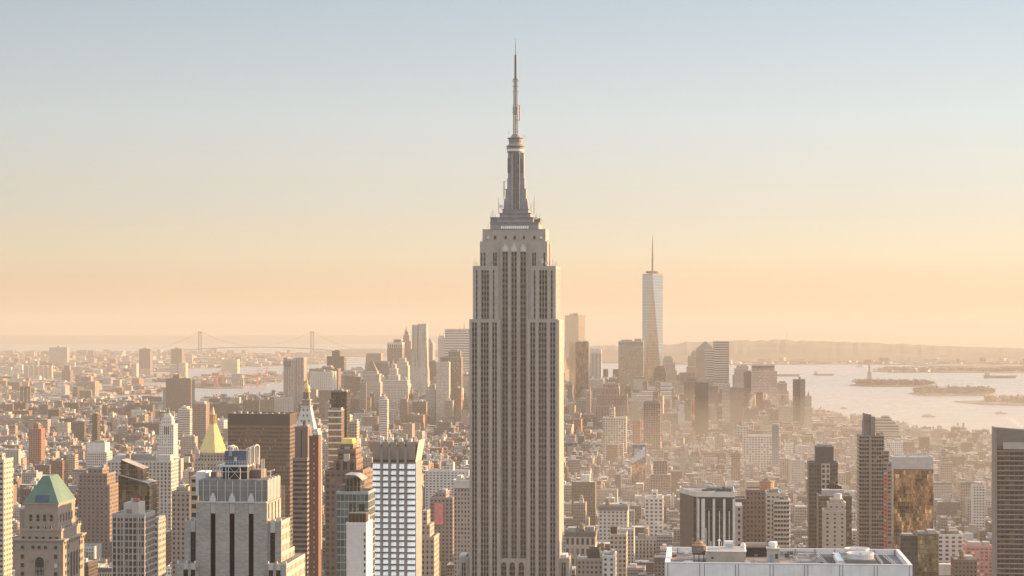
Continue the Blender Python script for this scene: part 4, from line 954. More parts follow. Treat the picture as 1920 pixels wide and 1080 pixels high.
    for k in range(34):
        zx = rnd.choice((rnd.uniform(150, 300), rnd.uniform(665, 800), rnd.uniform(900, 1150), rnd.uniform(130, 1180))); dy = rnd.uniform(2, 10) if rnd.random() < .4 else rnd.uniform(26, 36); x = X(zx, dy); w = rnd.uniform(.25, .9); h = rnd.uniform(.3, 1.3)
        MB().box(x - w, x + w, Y + dy, Y + dy + rnd.uniform(.4, 1.4), zr + .045, zr + h, flat(rnd.choice(((.5, .49, .48), (.10, .09, .085), (.3, .26, .2), (.2, .19, .19))))).build('roof_unit', t)
    for k in range(9):
        zx = rnd.uniform(140, 1150); dy = rnd.uniform(2, 34); x = X(zx, dy); L2 = rnd.uniform(3, 9); g = rnd.uniform(.08, .4)
        if rnd.random() < .5: MB().bar((x, Y + dy, zr + .25), (x + L2, Y + dy, zr + .25), .12, flat((g, g * .92, g * .85))).build('conduit', t)
        else: MB().bar((x, Y + min(dy, 28), zr + .25), (x, Y + min(dy, 28) + L2, zr + .25), .12, flat((g, g * .92, g * .85))).build('conduit', t)
    for k in range(22):
        zx = rnd.uniform(120, 1200); dy = rnd.uniform(1.5, 34); x = X(zx, dy); w, d = rnd.uniform(1, 4), rnd.uniform(1, 4); g = rnd.uniform(.06, .26)
        MB().box(x, x + w, Y + dy, Y + dy + d, zr + .05 + .003 * k, zr + .056 + .003 * k, dict(flat((g, g * .95, g * .96)), mat='roof')).build('roof_patch', t)
    x = X(1262, 12); m = MB(); m.bar((x, Y + 12, zr), (x, Y + 12, zr + 3.0), .12, rust); m.bar((x - .5, Y + 12, zr + 3), (x + .5, Y + 12, zr + 3), .2, rust); m.build('lamp_post', t)
travertine_block()
# ------------------------------------------------------------------ named towers, near to far
OT, AT = 'office tower', 'apartment tower'
S = {
 'brown': sty((.17, .115, .085), (3, 3.4, .55, .5)), 'dkbrown': sty((.085, .062, .05), (1.7, 3.9, .8, .55), (.045, .036, .03), .0), 'tan': sty((.36, .275, .21), (3, 3.4, .5, .5)),
 'cream': sty((.46, .385, .30), (3, 3.4, .5, .5)), 'grey': sty((.32, .29, .265), (3, 3.5, .5, .5)), 'pale': sty((.47, .43, .39), (3, 3.6, .55, .5)), 'white': sty((.60, .56, .52), (3.4, 3.8, .6, .5)),
 'red': sty((.27, .13, .095), (3, 3.2, .5, .5)), 'pink': sty((.42, .31, .26), (2.9, 3.7, .5, .5)), 'ribbed': sty((.36, .32, .29), (4.2, 4, .42, 1.1), (.10, .085, .075), 0), 'dkrib': sty((.24, .20, .175), (3.2, 4, .5, 1.1), (.06, .05, .045), 0),
 'bands': sty((.36, .31, .26), (300, 3.6, 1.1, .5), (.09, .075, .06), 0), 'ltbands': sty((.55, .51, .46), (300, 3.7, 1.1, .45), (.13, .115, .10), 0), 'glassd': dict(sty((.10, .09, .08), (1.6, 3.6, .92, .9), (.05, .046, .042)), mat='glass'),
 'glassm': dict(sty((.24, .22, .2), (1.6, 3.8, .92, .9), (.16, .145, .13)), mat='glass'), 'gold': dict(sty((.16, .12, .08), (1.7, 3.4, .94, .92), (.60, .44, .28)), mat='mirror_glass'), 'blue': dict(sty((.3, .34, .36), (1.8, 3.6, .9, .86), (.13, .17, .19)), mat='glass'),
}
def var(k, **o): d = dict(S[k]); d.update(o); return d

# brown-black slab on the east side
t, z, b = tower('brown_slab_tower', 'wide dark brown office slab with plain dark band along its top', OT, 1930, 34, [(427.5, 543.5, 800, 0), (427.5, 543.5, 778, 0)], var('dkbrown', col=(.13, .088, .062), gls=(.05, .038, .03, 0), top=(.2, .18, .16)),
                lm='the wide dark brown slab', styles={1: var('dkbrown', col=(.052, .041, .037), win=(3, 3, 0, 0))}, names={1: 'top_band'}, kit=False)
rnd = random.Random(5)
for k in range(9): x = b[0] + 3 + k * 6.4; MB().box(x, x + rnd.uniform(1, 3), b[2] + 4, b[2] + 9, z, z + rnd.uniform(1.2, 3), flat((.3, .28, .26))).build('roof_unit', t)
# gold pyramid tower
Yp = 1840
t, z, b = tower('gold_pyramid_tower', 'limestone tower ending in a tall gilded octagonal pyramid', OT, Yp, 44, [(356, 444, 905, 0), (364, 436, 868, 3), (371, 429, 851.5, 6)], S['tan'], lm='the gold pyramid', kit=False)
cy = (b[2] + b[3]) / 2; cx = PX(399.5, cy); rr = 27.2 * cy / F; pz = lambda p: PZ(p, cx, cy)
GOLD = flat((.58, .43, .20), 'gold')
MB().ring(cx, cy, [(rr * 1.02, z), (rr * 1.02, z + 1.2), (rr * .97, z + 1.2), (rr * .27, pz(795))], GOLD, 8, math.pi / 8).build('gilded_pyramid', t)
MB().ring(cx, cy, [(rr * .28, pz(795)), (rr * .28, pz(793)), (rr * .2, pz(792)), (rr * .19, pz(779)), (rr * .22, pz(778)), (rr * .15, pz(777)), (rr * .03, pz(763))], GOLD, 8, math.pi / 8).build('gilded_lantern', t)
for k in range(8):
    a = math.pi / 8 + k * math.pi / 4; MB().bar((cx + rr * .25 * math.cos(a), cy + rr * .25 * math.sin(a), pz(795)), (cx + rr * .23 * math.cos(a), cy + rr * .23 * math.sin(a), pz(776)), .35, GOLD).build('pinnacle', t)
for sx in (b[0] + 1, b[1] - 1, PX(367, Yp), PX(433, Yp)):
    MB().ring(sx, Yp + 4, [(1.6, z - 4), (1.6, z + 1), (.05, z + 6)], flat((.42, .36, .27)), 8).build('corner_turret', t)
# white marble clock tower with pyramid roof and gold cupola
Ym = 2090
t, z, b = tower('marble_campanile_tower', 'white marble tower with steep pyramid roof and golden cupola', 'clock tower', Ym, 24, [(556, 597, 812, 0), (559.5, 595.5, 806, 1.5)], var('white', col=(.56, .52, .48), win=(3.4, 3.8, .32, .45)), lm='the tower with the golden cupola', kit=False)
cy = (b[2] + b[3]) / 2; cx = PX(575, cy); pz = lambda p: PZ(p, cx, cy); w = (b[1] - b[0]) / 2; MARB = flat((.55, .51, .47), 'stone')
sq = lambda h: [(cx - h, cy - h), (cx + h, cy - h), (cx + h, cy + h), (cx - h, cy + h)]
MB().prism(sq(w), z, pz(762), MARB, sq(4.6)).build('pyramid_roof', t)
for py, n in ((800, 3), (790, 3), (780, 2), (770, 2)):
    for k in range(n):
        hh = w - (w - 4.6) * (812 - py) / 50; xx = cx + (k - (n - 1) / 2) * 4.2
        MB().box(xx - .6, xx + .6, cy - hh - .9, cy - hh + 1.5, pz(py), pz(py) + 2.0, flat((.08, .07, .065))).build('dormer', t)
m = MB(); m.prism(sq(5.6), pz(762), pz(760.5), MARB); m.prism(sq(4.2), pz(760.5), pz(750), flat((.24, .2, .18))); m.prism(sq(5), pz(750), pz(748.8), MARB); m.build('lantern_stage', t)
m = MB(); m.ring(cx, cy, [(3.9, pz(748.8)), (3.6, pz(735))], sty((.22, .19, .17), (2, 8, .5, .9), (.05, .04, .04)), 8); m.build('lantern_stage', t)
MB().ring(cx, cy, [(4.2, pz(735)), (4.2, pz(733)), (3.6, pz(732.5)), (3.7, pz(728)), (3.2, pz(724)), (1.8, pz(720.5)), (1.1, pz(718)), (1.2, pz(713)), (.5, pz(711)), (.4, pz(706)), (.05, pz(698))], GOLD, 12).build('gold_cupola', t, smooth=False)
# slim dark glass tower and pale banded tower in front of it
t, z, b = tower('dark_glass_tower', 'slim black glass residential tower with cube-like bays', AT, 2230, 20, [(621, 650, 736, 0)], var('glassd', gls=(.022, .020, .019, 0), col=(.04, .035, .032)), lm='the slim black glass tower')
for k in range(4): zz = PZ(748 + k * 16, b[0], 2230); MB().box(b[0] - 1.2, b[0] + 6, 2226.5, 2229.98, zz - 6, zz, var('glassd', gls=(.05, .042, .036, 0)), bottom=True).build('bay', t)
t, z, b = tower('banded_glass_tower', 'slender apartment tower of glass with bright white floor bands', AT, 2120, 18, [(616, 640, 770, 0)], var('glassm', win=(2, 3.4, .95, .95), gls=(.20, .16, .12, 0)), lm='the white banded glass tower')
for k in range(20):
    zz = z - 1.2 - k * 6.8; MB().box(b[0] - .5, b[1] + .5, b[2] - .5, b[2] - .02, zz, zz + 1.5, flat((.62, .57, .5)), skip=(2,)).build('balcony_band', t)
tower('cream_apartment_tower', 'cream slab tower behind the banded glass tower, sunlit on its west side', AT, 2420, 18, [(640, 656, 781, 0)], S['cream'], lm='the cream slab')
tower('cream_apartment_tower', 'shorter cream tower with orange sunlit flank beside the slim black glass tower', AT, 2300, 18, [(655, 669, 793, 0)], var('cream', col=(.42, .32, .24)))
# pair of brown towers beside the slab
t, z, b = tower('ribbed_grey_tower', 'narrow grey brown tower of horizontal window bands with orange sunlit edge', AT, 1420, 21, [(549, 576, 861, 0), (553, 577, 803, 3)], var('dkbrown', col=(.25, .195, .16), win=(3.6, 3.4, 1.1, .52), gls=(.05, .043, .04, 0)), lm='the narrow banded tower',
                styles={1: var('grey', col=(.17, .13, .105), win=(12, 80, .08, 2), gls=(.05, .04, .035, 0))})
m = MB(); m.ring(PX(571, 1428), 1428, [(1.4, z), (1.4, z + 5), (.2, z + 6)], flat((.12, .1, .09)), 8); m.build('roof_drum', t)
t, z, b = tower('red_brick_tower', 'narrow blank dark red brick tower with a single column of windows', AT, 1400, 11, [(579.5, 597, 820, 0)], var('red', col=(.145, .068, .05), win=(3, 3, 0, 0)), lm='the narrow red brick tower')
for k in range(34): zz = z - 4 - k * 3.5; MB().box(PX(588.6, 1400) - .45, PX(588.6, 1400) + .45, 1399.85, 1399.98, zz - 1.3, zz, flat((.50, .34, .2) if k % 5 != 3 else (.06, .05, .05)), skip=(2,)).build('window', t)
# brown brick tower with gold mansard
t, z, b = tower('gold_mansard_tower', 'brown brick apartment tower with a squat gold mansard roof', AT, 1120, 26, [(609.5, 680, 885, 0), (627, 668, 865, 2), (633, 667, 846, 4), (637.5, 662, 836, 6)], sty((.19, .12, .088), (3.1, 3.3, .55, .55), (.10, .085, .075)), ('mansard', .22, 823, (.62, .44, .13), 'gold'), lm='the gold mansard')
MB().box(PX(645, 1122), PX(655, 1122), 1121.5, 1123.9, PZ(865, b[0], 1122), PZ(851, b[0], 1122), flat((.5, .46, .33))).build('lit_window', t)
MB().box(PX(646, 1126), PX(656, 1126), 1125.5, 1125.98, PZ(845, b[0], 1122), PZ(838, b[0], 1122), flat((.35, .36, .33)), skip=(2,)).build('window', t)
for px in (640, 652):
    MB().box(PX(px - 2.6, 1120), PX(px + 2.6, 1120), 1121.2, 1121.98, PZ(884, b[0], 1122), PZ(872, b[0], 1122), flat((.09, .13, .22) if px > 645 else (.4, .41, .43)), skip=(2,)).build('window', t)
for px in (628, 640.5, 654, 666): MB().box(PX(px, 1120) - .8, PX(px, 1120) + .8, 1119.5, 1121.9, PZ(885, b[0], 1122), PZ(864, b[0], 1122), flat((.2, .125, .09))).build('buttress', t)
tower('brick_wing_tower', 'brown brick wing with pinkish sunlit flank behind the teal glass tower', AT, 1150, 20, [(678, 690, 882, 0)], sty((.24, .14, .10), (3.1, 3.3, .55, .55)))
# teal glass tower and its blank white neighbour
t, z, b = tower('teal_glass_tower', 'pale teal glass tower with curved metal canopy on its roof', 'hotel tower', 905, 19, [(631, 690.5, 926, 0)], dict(sty((.22, .27, .27), (1.9, 3.5, .9, .84), (.10, .145, .145)), mat='glass', top=(.2, .2, .2)), lm='the teal glass tower', kit=False)
x0, x1 = PX(648, 908), PX(675, 908); z1 = PZ(898, x0, 908)
MB().box(x0, x1, 908, 920, z, z1, dict(S['glassd'], top=(.1, .1, .1))).build('penthouse', t); MB().box(PX(636, 909), PX(647, 909), 909, 917, z, PZ(910, x0, 909), flat((.14, .13, .125))).build('plant_room', t)
m = MB(); pts = [(PX(646, 906) + (PX(679, 906) - PX(646, 906)) * k / 8, PZ(890 + (0 if k < 5 else (k - 4) ** 2 * .65), x0, 906)) for k in range(9)]
for (xa, za), (xb, zb_) in zip(pts, pts[1:]):
    m.face([(xa, 906, za), (xb, 906, zb_), (xb, 921, zb_), (xa, 921, za)], flat((.26, .27, .24))); m.face([(xa, 921, za - .5), (xb, 921, zb_ - .5), (xb, 906, zb_ - .5), (xa, 906, za - .5)], flat((.13, .13, .12))); m.face([(xa, 906, za - .5), (xb, 906, zb_ - .5), (xb, 906, zb_), (xa, 906, za)], flat((.2, .2, .18)))
m.build('canopy', t)
for px in (649, 656, 663, 670, 677): m = MB(); x = PX(px, 907); m.bar((x, 907, z), (x, 907, PZ(892 if px < 672 else 899, x, 907)), .14, flat((.2, .2, .19))); m.build('canopy_post', t)
x0, x1 = PX(650.5, 904.5), PX(683, 904.5)
for l, r_, p0, p1 in ((655, 660, 962, 943), (664, 667, 960, 948), (673, 684, 962, 944)):
    MB().box(PX(l, 905), PX(r_, 905), 904.8, 904.98, PZ(p0, x0, 905), PZ(p1, x0, 905), dict(S['glassd']), skip=(2,)).build('window_group', t)
t, z, b = tower('blank_white_tower', 'blank white party wall tower with one column of small windows', 'hotel tower', 880, 17, [(649.5, 686.5, 984, 0)], var('white', col=(.56, .54, .53), win=(30, 1.6, 0, 0)), lm='the blank white wall', kit=True)
for k in range(9): zz = PZ(1000 + k * 11.6, b[0], 880); MB().box(PX(682.4, 880), PX(685.4, 880), 879.85, 879.98, zz - 1.0, zz + .5, flat((.06, .05, .05)), skip=(2,)).build('window', t)
MB().box(PX(653, 880), PX(686, 880), 880.3, 886, z, PZ(962, b[0], 880), dict(sty((.16, .12, .1), (1.6, 6, .9, .9), (.09, .06, .045)), mat='glass', top=(.12, .11, .1))).build('glazed_lounge', t)
# white gridded tower with four stone fins
def fin_tower():
    Y, D = 1080, 24.0
    t = thing('white_grid_tower', 'white gridded tower with four grey fins and flaring stone crown', 'hotel tower', (PX(738, Y), Y + D / 2, gz(-170, Y)), lm='the white gridded tower')
    zb = gz(-170, Y); X = lambda p, dy=0: PX(p, Y + dy); Z = lambda p: PZ(p, X(738), Y)
    block(X(696), X(792), Y, Y + 30)
    st = sty((.46, .40, .34), (2.2, 3.45, .7, .6), (.30, .29, .30), 0)
    z1 = Z(866); xa, xb = X(698.5), X(778.5)
    MB().box(xa, xb, Y + 1.2, Y + D, zb, z1, dict(st, top=(.3, .28, .26))).build('shaft', t)
    fins = [(713.2, 717.6), (728.2, 732.6), (743.2, 747.8), (758.2, 763)]; ed = [698.5] + [e for f in fins for e in f] + [778.5]
    fg = flat((.235, .215, .20), 'stone')
    for l, r in fins: MB().box(X(l), X(r), Y - .7, Y + .9, zb, Z(838), fg, skip=()).build('fin', t)
    n = 0
    for k in range(0, 10, 2):
        a, b = X(ed[k]), X(ed[k + 1]); ww = (b - a) / 2
        for j in range(22):
            zt = z1 - 1.2 - j * 3.25
            if zt < Z(1095): break
            m = MB()
            for h in range(2):
                x0, x1 = a + ww * h + .03, a + ww * (h + 1) - .03; c = .95 + .05 * math.sin(7.1 * j + 3.3 * k + h * 2)
                g = dict(flat((c, c * 1.03, c * 1.09)), mat='metal') if False else flat((c, c * .97, c * .92))
                m.face([(x0, Y + .1, zt - 2.55), (x1, Y + .1, zt - 2.55), (x1, Y + 1.0, zt), (x0, Y + 1.0, zt)], g, mat='pane')
            m.box(a, b, Y + .05, Y + 1.19, zt - 3.2, zt - 2.68, flat((.115, .08, .062)), roof=True, skip=(2,))
            m.build('window', t)
    for k in range(0, 10, 2):                                         # crown panels leaning outwards
        a, b = X(ed[k]), X(ed[k + 1]); cs = flat((.30, .225, .165), 'stone')
        m = MB(); za, zc = Z(862), Z(828.5)
        m.face([(a, Y + .85, za), (b, Y + .85, za), (b + .15, Y - .6, zc), (a - .15, Y - .6, zc)], cs); m.face([(a - .15, Y - .6, zc), (b + .15, Y - .6, zc), (b + .15, Y + .6, zc), (a - .15, Y + .6, zc)], cs)
        m.face([(b, Y + .9, za), (b, Y + 1, za), (b + .15, Y + .6, zc), (b + .15, Y - .6, zc)], cs); m.build('crown_panel', t)
        MB().box(a, b, Y + .1, Y + .88, Z(866), Z(862.2), flat((.05, .04, .04)), skip=(2,)).build('shadow_gap', t)
    MB().box(xa + .3, xb - .3, Y + 1.2, Y + D - .4, z1 + .02, Z(832), dict(flat((.27, .21, .16), 'stone'), top=(.2, .17, .15)), roofmat='roof').build('crown', t)
    # west front: lighter grid leaning with the crown
    for k in range(7):
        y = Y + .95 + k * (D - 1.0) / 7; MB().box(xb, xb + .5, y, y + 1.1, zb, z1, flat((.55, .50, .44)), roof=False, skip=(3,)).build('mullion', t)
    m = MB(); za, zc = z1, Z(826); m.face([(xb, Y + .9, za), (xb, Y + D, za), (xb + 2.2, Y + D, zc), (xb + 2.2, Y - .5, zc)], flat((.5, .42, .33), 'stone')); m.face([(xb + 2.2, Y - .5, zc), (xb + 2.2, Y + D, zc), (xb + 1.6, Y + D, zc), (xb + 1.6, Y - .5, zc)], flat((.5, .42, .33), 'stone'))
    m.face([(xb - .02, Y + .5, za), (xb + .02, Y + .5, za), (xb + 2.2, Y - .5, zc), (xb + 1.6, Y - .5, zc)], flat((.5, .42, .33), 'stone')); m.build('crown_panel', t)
    rnd = random.Random(2)
    for k in range(7): x = xa + 3 + k * 2.7; MB().box(x, x + rnd.uniform(1, 2), Y + 6, Y + 9, Z(832), Z(832) + rnd.uniform(1.5, 3.4), flat((.2, .18, .17) if k % 2 else (.6, .6, .6))).build('roof_unit', t)
fin_tower()
# dark block with white pilasters
def pilaster_block():
    Y = 1230; t = thing('white_striped_block', 'dark bronze office block with thin white pilasters and white roof edge', OT, (PX(1330, Y), Y + 18, gz(0, Y)), lm='the dark block with white pilasters')
    X = lambda p, y=Y: PX(p, y); Z = lambda p: PZ(p, X(1340), Y); zb = gz(0, Y); block(X(1270), X(1382), Y - 4, Y + 48)
    wh = flat((.58, .54, .50)); dk = var('dkbrown', col=(.06, .05, .045), win=(2.2, 3.6, .7, .6), gls=(.022, .02, .019, 0)); bl = flat((.155, .115, .085), 'stone')
    p = [(X(1308.5), Y), (X(1377), Y), (X(1377), Y + 40), (X(1275, Y + 44), Y + 44), (X(1275.5, Y + 30), Y + 30), (X(1301, Y + 4), Y + 4)]
    z1 = Z(932); m = MB(); m.prism(p, zb, z1, dk, roof=False); m.build('shaft', t)
    a, b = p[4], p[5]; dx, dy = b[0] - a[0], b[1] - a[1]; L_ = math.hypot(dx, dy); nx, ny = dy / L_, -dx / L_
    m = MB(); s2 = .25; m.prism([(a[0] + nx * s2, a[1] + ny * s2), (b[0] + nx * s2 - dx * .01, b[1] + ny * s2 - dy * .01), (b[0] - dx * .01 + nx * .01, b[1] - dy * .01 + ny * .01), (a[0] + nx * .01, a[1] + ny * .01)], zb, z1 - .5, bl); m.build('blank_wall', t)
    for px, w in ((1309.6, .55), (1318.5, 1.1), (1338.6, .75), (1358, .75), (1376, .75)): MB().box(X(px) - w, X(px) + w, Y - .8, Y - .01, zb, Z(935), wh, skip=(2,)).build('pilaster', t)
    for px, pt in ((1329.4, 958), (1349, 958), (1367.4, 958), (1323.8, 990), (1333, 1015), (1353, 1015)): MB().box(X(px) - .28, X(px) + .28, Y - .5, Y - .01, zb, Z(pt), wh, skip=(2,)).build('pilaster', t)
    MB().box(X(1306), X(1309.3), Y + .4, Y + 3.8, zb, z1 - .3, flat((.5, .46, .42)), roof=False).build('pilaster', t)
    MB().box(X(1310), X(1376), Y - .3, Y - .01, Z(950), z1 - .02, flat((.045, .04, .037)), skip=(2,)).build('top_band', t)
    ex = lambda s_: [(q[0] + (q[0] - X(1335)) * s_, q[1] + (q[1] - Y - 20) * s_) for q in p]
    MB().prism(ex(.012), z1, Z(922), flat((.57, .54, .5)), roof=False, bottom=True).build('roof_edge', t)
    inn = ex(-.05); m = MB(); m.face([(*q, Z(925)) for q in inn], flat((.26, .23, .21), 'roof')); o = ex(.012); i2 = ex(-.03)
    for k in range(6): m.face([(*o[k], Z(922)), (*o[(k + 1) % 6], Z(922)), (*i2[(k + 1) % 6], Z(922)), (*i2[k], Z(922))], flat((.56, .53, .49)))
    for k in range(6): m.face([(*i2[(k + 1) % 6], Z(925) - .2), (*i2[k], Z(925) - .2), (*i2[k], Z(922)), (*i2[(k + 1) % 6], Z(922))], flat((.4, .37, .34)))
    m.build('roof', t)
    for px, dy, w, h in ((1345, 12, 1.2, 2.2), (1352, 10, 1.4, 2), (1357, 12, 1, 3.2), (1362, 9, 1.3, 2.5), (1368, 12, 1.2, 2), (1322, 16, 2, 1.2), (1332, 20, 3, 1.5)):
        MB().box(X(px, Y + dy) - w, X(px, Y + dy) + w, Y + dy, Y + dy + 3, Z(925), Z(925) + h, flat((.12, .11, .10))).build('roof_unit', t)
pilaster_block()
# brick pair west of it: tower with drum, tower with balconies
t, z, b = tower('brown_brick_tower', 'brown brick tower carrying a big octagonal tan drum on its roof', 'hotel tower', 1420, 24, [(1399, 1441, 921, 0)], sty((.22, .145, .10), (2.7, 3.3, .5, .5)), lm='the tan roof drum', kit=False)
cx = PX(1438, 1432); rr = 13.2 * 1432 / F; pz = lambda p: PZ(p, cx, 1432)
m = MB(); m.ring(cx, 1432, [(rr, z), (rr, pz(904)), (rr * 1.05, pz(903.5)), (rr * 1.05, pz(902))], flat((.40, .24, .15), 'stone'), 12, 0); o = m.build('roof_drum', t)
MB().ring(cx, 1432, [(rr * .8, pz(902)), (.1, pz(895.5))], flat((.2, .14, .11)), 12).build('drum_roof', t)
t, z, b = tower('balcony_tower', 'pale beige apartment tower ringed by balconies beside the brown brick tower', AT, 1370, 22, [(1437, 1462, 927, 0)], sty((.42, .36, .31), (2.7, 3.05, .55, .5)), lm='the beige balcony tower')
xa, xb = PX(1452, 1368), PX(1480, 1368); zt = PZ(938, xa, 1368); m = MB(); m.box(xa, xb, 1368, 1388, gz(xa, 1368), zt, sty((.30, .26, .22), (2.2, 3.05, .7, .65))); o = m.build('wing', t)
for k in range(22): zz = zt - 1 - k * 3.05; MB().box(xa - .7, xb + .9, 1366.9, 1388.5, zz, zz + .95, flat((.50, .44, .38)), bottom=True).build('balcony', t)
roof_kit(t, xa, xb, 1368, 1388, zt, random.Random(6), n=2, hmax=3)
tower('pink_slab', 'narrow pink slab with a column of dark windows beside the dark pilastered block', 'apartment house', 1330, 30, [(1379.5, 1392, 949, 0), ], sty((.44, .33, .28), (6, 4, .35, .5)), kit=False)
tower('brown_apartment_house', 'plain brown house filling the gap behind the narrow pink slab', 'apartment house', 1370, 20, [(1377, 1399, 938, 0)], S['brown'])
# dark ribbed pair with the beige tower in front
t, z, b = tower('dark_masonry_tower', 'dark brown tower with blank penthouse block and a pale window strip', AT, 1620, 22, [(1516.5, 1571, 870, 0), (1529.5, 1563, 840.5, 3)], var('dkbrown', col=(.125, .09, .07), win=(2.2, 3.3, .6, .55)), lm='the dark tower with the pale strip', names={1: 'penthouse'}, styles={1: flat((.115, .088, .072), 'stone')})
x0, x1 = PX(1540, 1620), PX(1556, 1620)
MB().box(x0, x1, 1619.3, 1619.98, PZ(934, x0, 1620), PZ(869, x0, 1620), sty((.46, .37, .32), (3.4, 4.1, .62, .66), (.06, .05, .045)), skip=(2,)).build('window_strip', t)
MB().prism([(PX(1555, 1617), 1617), (PX(1578, 1617), 1617), (PX(1578, 1617), 1640), (PX(1555, 1617), 1640)], gz(100, 1617), lambda x, y: PZ(903.5, x0, 1617) - (x - PX(1555, 1617)) * .35, var('dkbrown', col=(.09, .07, .058), win=(2, 30, .7, 1.1))).build('slanted_wing', t)
tower('low_bronze_tower', 'broad bronze banded tower behind the small beige stepped tower', OT, 1540, 24, [(1534.5, 1597, 932.5, 0)], var('dkbrown', col=(.16, .115, .085), win=(2, 3.3, .8, .6), gls=(.07, .055, .045, 0)), lm='the broad bronze tower')
t, z, b = tower('beige_stepped_tower', 'small beige stepped tower with round white tank house on top', AT, 1430, 20, [(1544.5, 1586, 960, 0), (1553, 1585, 946, 2), (1558, 1581, 939, 3)], sty((.42, .35, .28), (4.5, 3.1, .3, .42)), lm='the small beige stepped tower', kit=False)
MB().ring(PX(1571, 1440), 1440, [(2.8, z), (2.8, z + 4.2), (3.1, z + 4.3), (.1, z + 5)], flat((.56, .52, .48)), 12).build('roof_drum', t); MB().ring(PX(1582, 1438), 1438, [(1.3, z - 4), (1.3, z - 1), (.1, z)], flat((.55, .5, .46)), 10).build('roof_drum', t)
# tall banded tower
t, z, b = tower('tall_banded_tower', 'tall brown tower of pale horizontal bands with notched slanting top', AT, 1650, 24, [(1611, 1657, 816, 0), (1619.5, 1641, 789, 2)], sty((.27, .205, .17), (2.0, 3.25, .84, .64), (.05, .042, .036)), lm='the tall banded tower', kit=False, styles={1: var('dkbrown', col=(.20, .17, .155), win=(3, 3, 0, 0))}, rail=False)
x0, x1 = PX(1611, 1650), PX(1657, 1650)
MB().prism([(PX(1620.5, 1651), 1651), (PX(1634, 1651), 1651), (PX(1634, 1651), 1668), (PX(1620.5, 1651), 1668)], z, lambda x, y: PZ(775, x0, 1650) - (x - PX(1620.5, 1651)) * .2, var('dkbrown', col=(.17, .145, .13), win=(3, 3, 0, 0))).build('slanted_screen', t)
MB().box(PX(1633, 1649), PX(1641, 1649), 1649, 1670, PZ(816, x0, 1650), PZ(781, x0, 1650), var('dkbrown', col=(.22, .185, .165), win=(3, 3, 0, 0))).build('stair_core', t)
MB().box(PX(1632, 1650) - .9, PX(1632, 1650) + .9, 1649.3, 1649.98, gz(100, 1650), PZ(816, x0, 1650), flat((.25, .195, .165)), skip=(2,)).build('pier', t)
rnd = random.Random(8); m = MB(); st = flat((.10, .085, .05))
for k in range(160):
    x = PX(1643 + 13 * rnd.random(), 1652); y = 1650 + rnd.random() * 8; zz = PZ(816, x0, 1650) + abs(rnd.gauss(0, 1.2)); m.face([(x + rnd.uniform(-.6, .6), y, zz + rnd.uniform(-.5, .6)) for _ in range(3)], st)
m.build('roof_planting', t)
x0 = PX(1611, 1650)
for k in range(60):                                                   # slab edges of the east flank
    zz = PZ(822, x0, 1650) - k * 3.25
    if zz < 20: break
    MB().box(x0 - .25, x0 - .01, 1650.2, 1673.6, zz - .6, zz + .35, flat((.46, .38, .32)), skip=(1,)).build('slab_edge', t)
# tower under construction with red hoist panels
t, z, b = tower('construction_tower', 'unfinished tower with an orange red hoist strip up its face', AT, 1720, 20, [(1655.5, 1672, 868, 0), (1656, 1667, 845, 4)], var('tan', col=(.33, .25, .22), win=(4, 3.3, .8, .6), gls=(.14, .09, .08, 0)), lm='the tower with the red hoist', kit=False)
for k in range(28): zz = z - 18 - k * 3.3; w = MB(); xa, xb = PX(1657, 1719.5), PX(1663 - k * .1, 1719.5); w.box(xa, xb, 1719.2, 1719.98, zz - 2.5, zz, flat((.62, .12, .07) if k % 4 else (.5, .3, .26)), skip=(2,)); w.build('hoist_panel', t)
m = MB(); x = PX(1660, 1728); m.bar((x, 1728, z - 8), (x - 1.5, 1728, z + 12), .35, flat((.3, .27, .25))); m.bar((x - 1.5, 1728, z + 12), (x + 7, 1728, z - 3), .3, flat((.3, .27, .25))); m.build('crane_jib', t)
# golden glass tower, its patchy reflections put into the pane tint
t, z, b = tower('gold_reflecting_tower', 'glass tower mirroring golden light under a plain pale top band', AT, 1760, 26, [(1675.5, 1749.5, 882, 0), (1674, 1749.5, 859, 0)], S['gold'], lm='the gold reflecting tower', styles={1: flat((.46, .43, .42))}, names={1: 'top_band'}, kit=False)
m = MB(); y = 1770; m.bar((PX(1686, y), y, z + 3.5), (PX(1738, y), y, z + 4.5), .3, flat((.5, .47, .45)))
for px in (1686, 1701, 1716, 1738): m.bar((PX(px, y), y, z), (PX(px, y), y, z + 5 + (px == 1686)), .3, flat((.5, .47, .45)))
m.box(PX(1699, y), PX(1705, y), y, y + 4, z, z + 3.5, flat((.45, .42, .4))); m.build('cleaning_rig', t)
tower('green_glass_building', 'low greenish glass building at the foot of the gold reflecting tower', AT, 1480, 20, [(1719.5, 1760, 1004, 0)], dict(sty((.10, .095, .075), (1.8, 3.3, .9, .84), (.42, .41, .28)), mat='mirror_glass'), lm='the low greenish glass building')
tower('dark_office_building', 'low dark office building squeezed between the white roof and the greenish glass building', 'office building', 1440, 18, [(1688, 1721, 1007, 0)], var('glassd', gls=(.09, .08, .075, 0), col=(.05, .045, .04), win=(2.6, 3.4, .85, .7)))
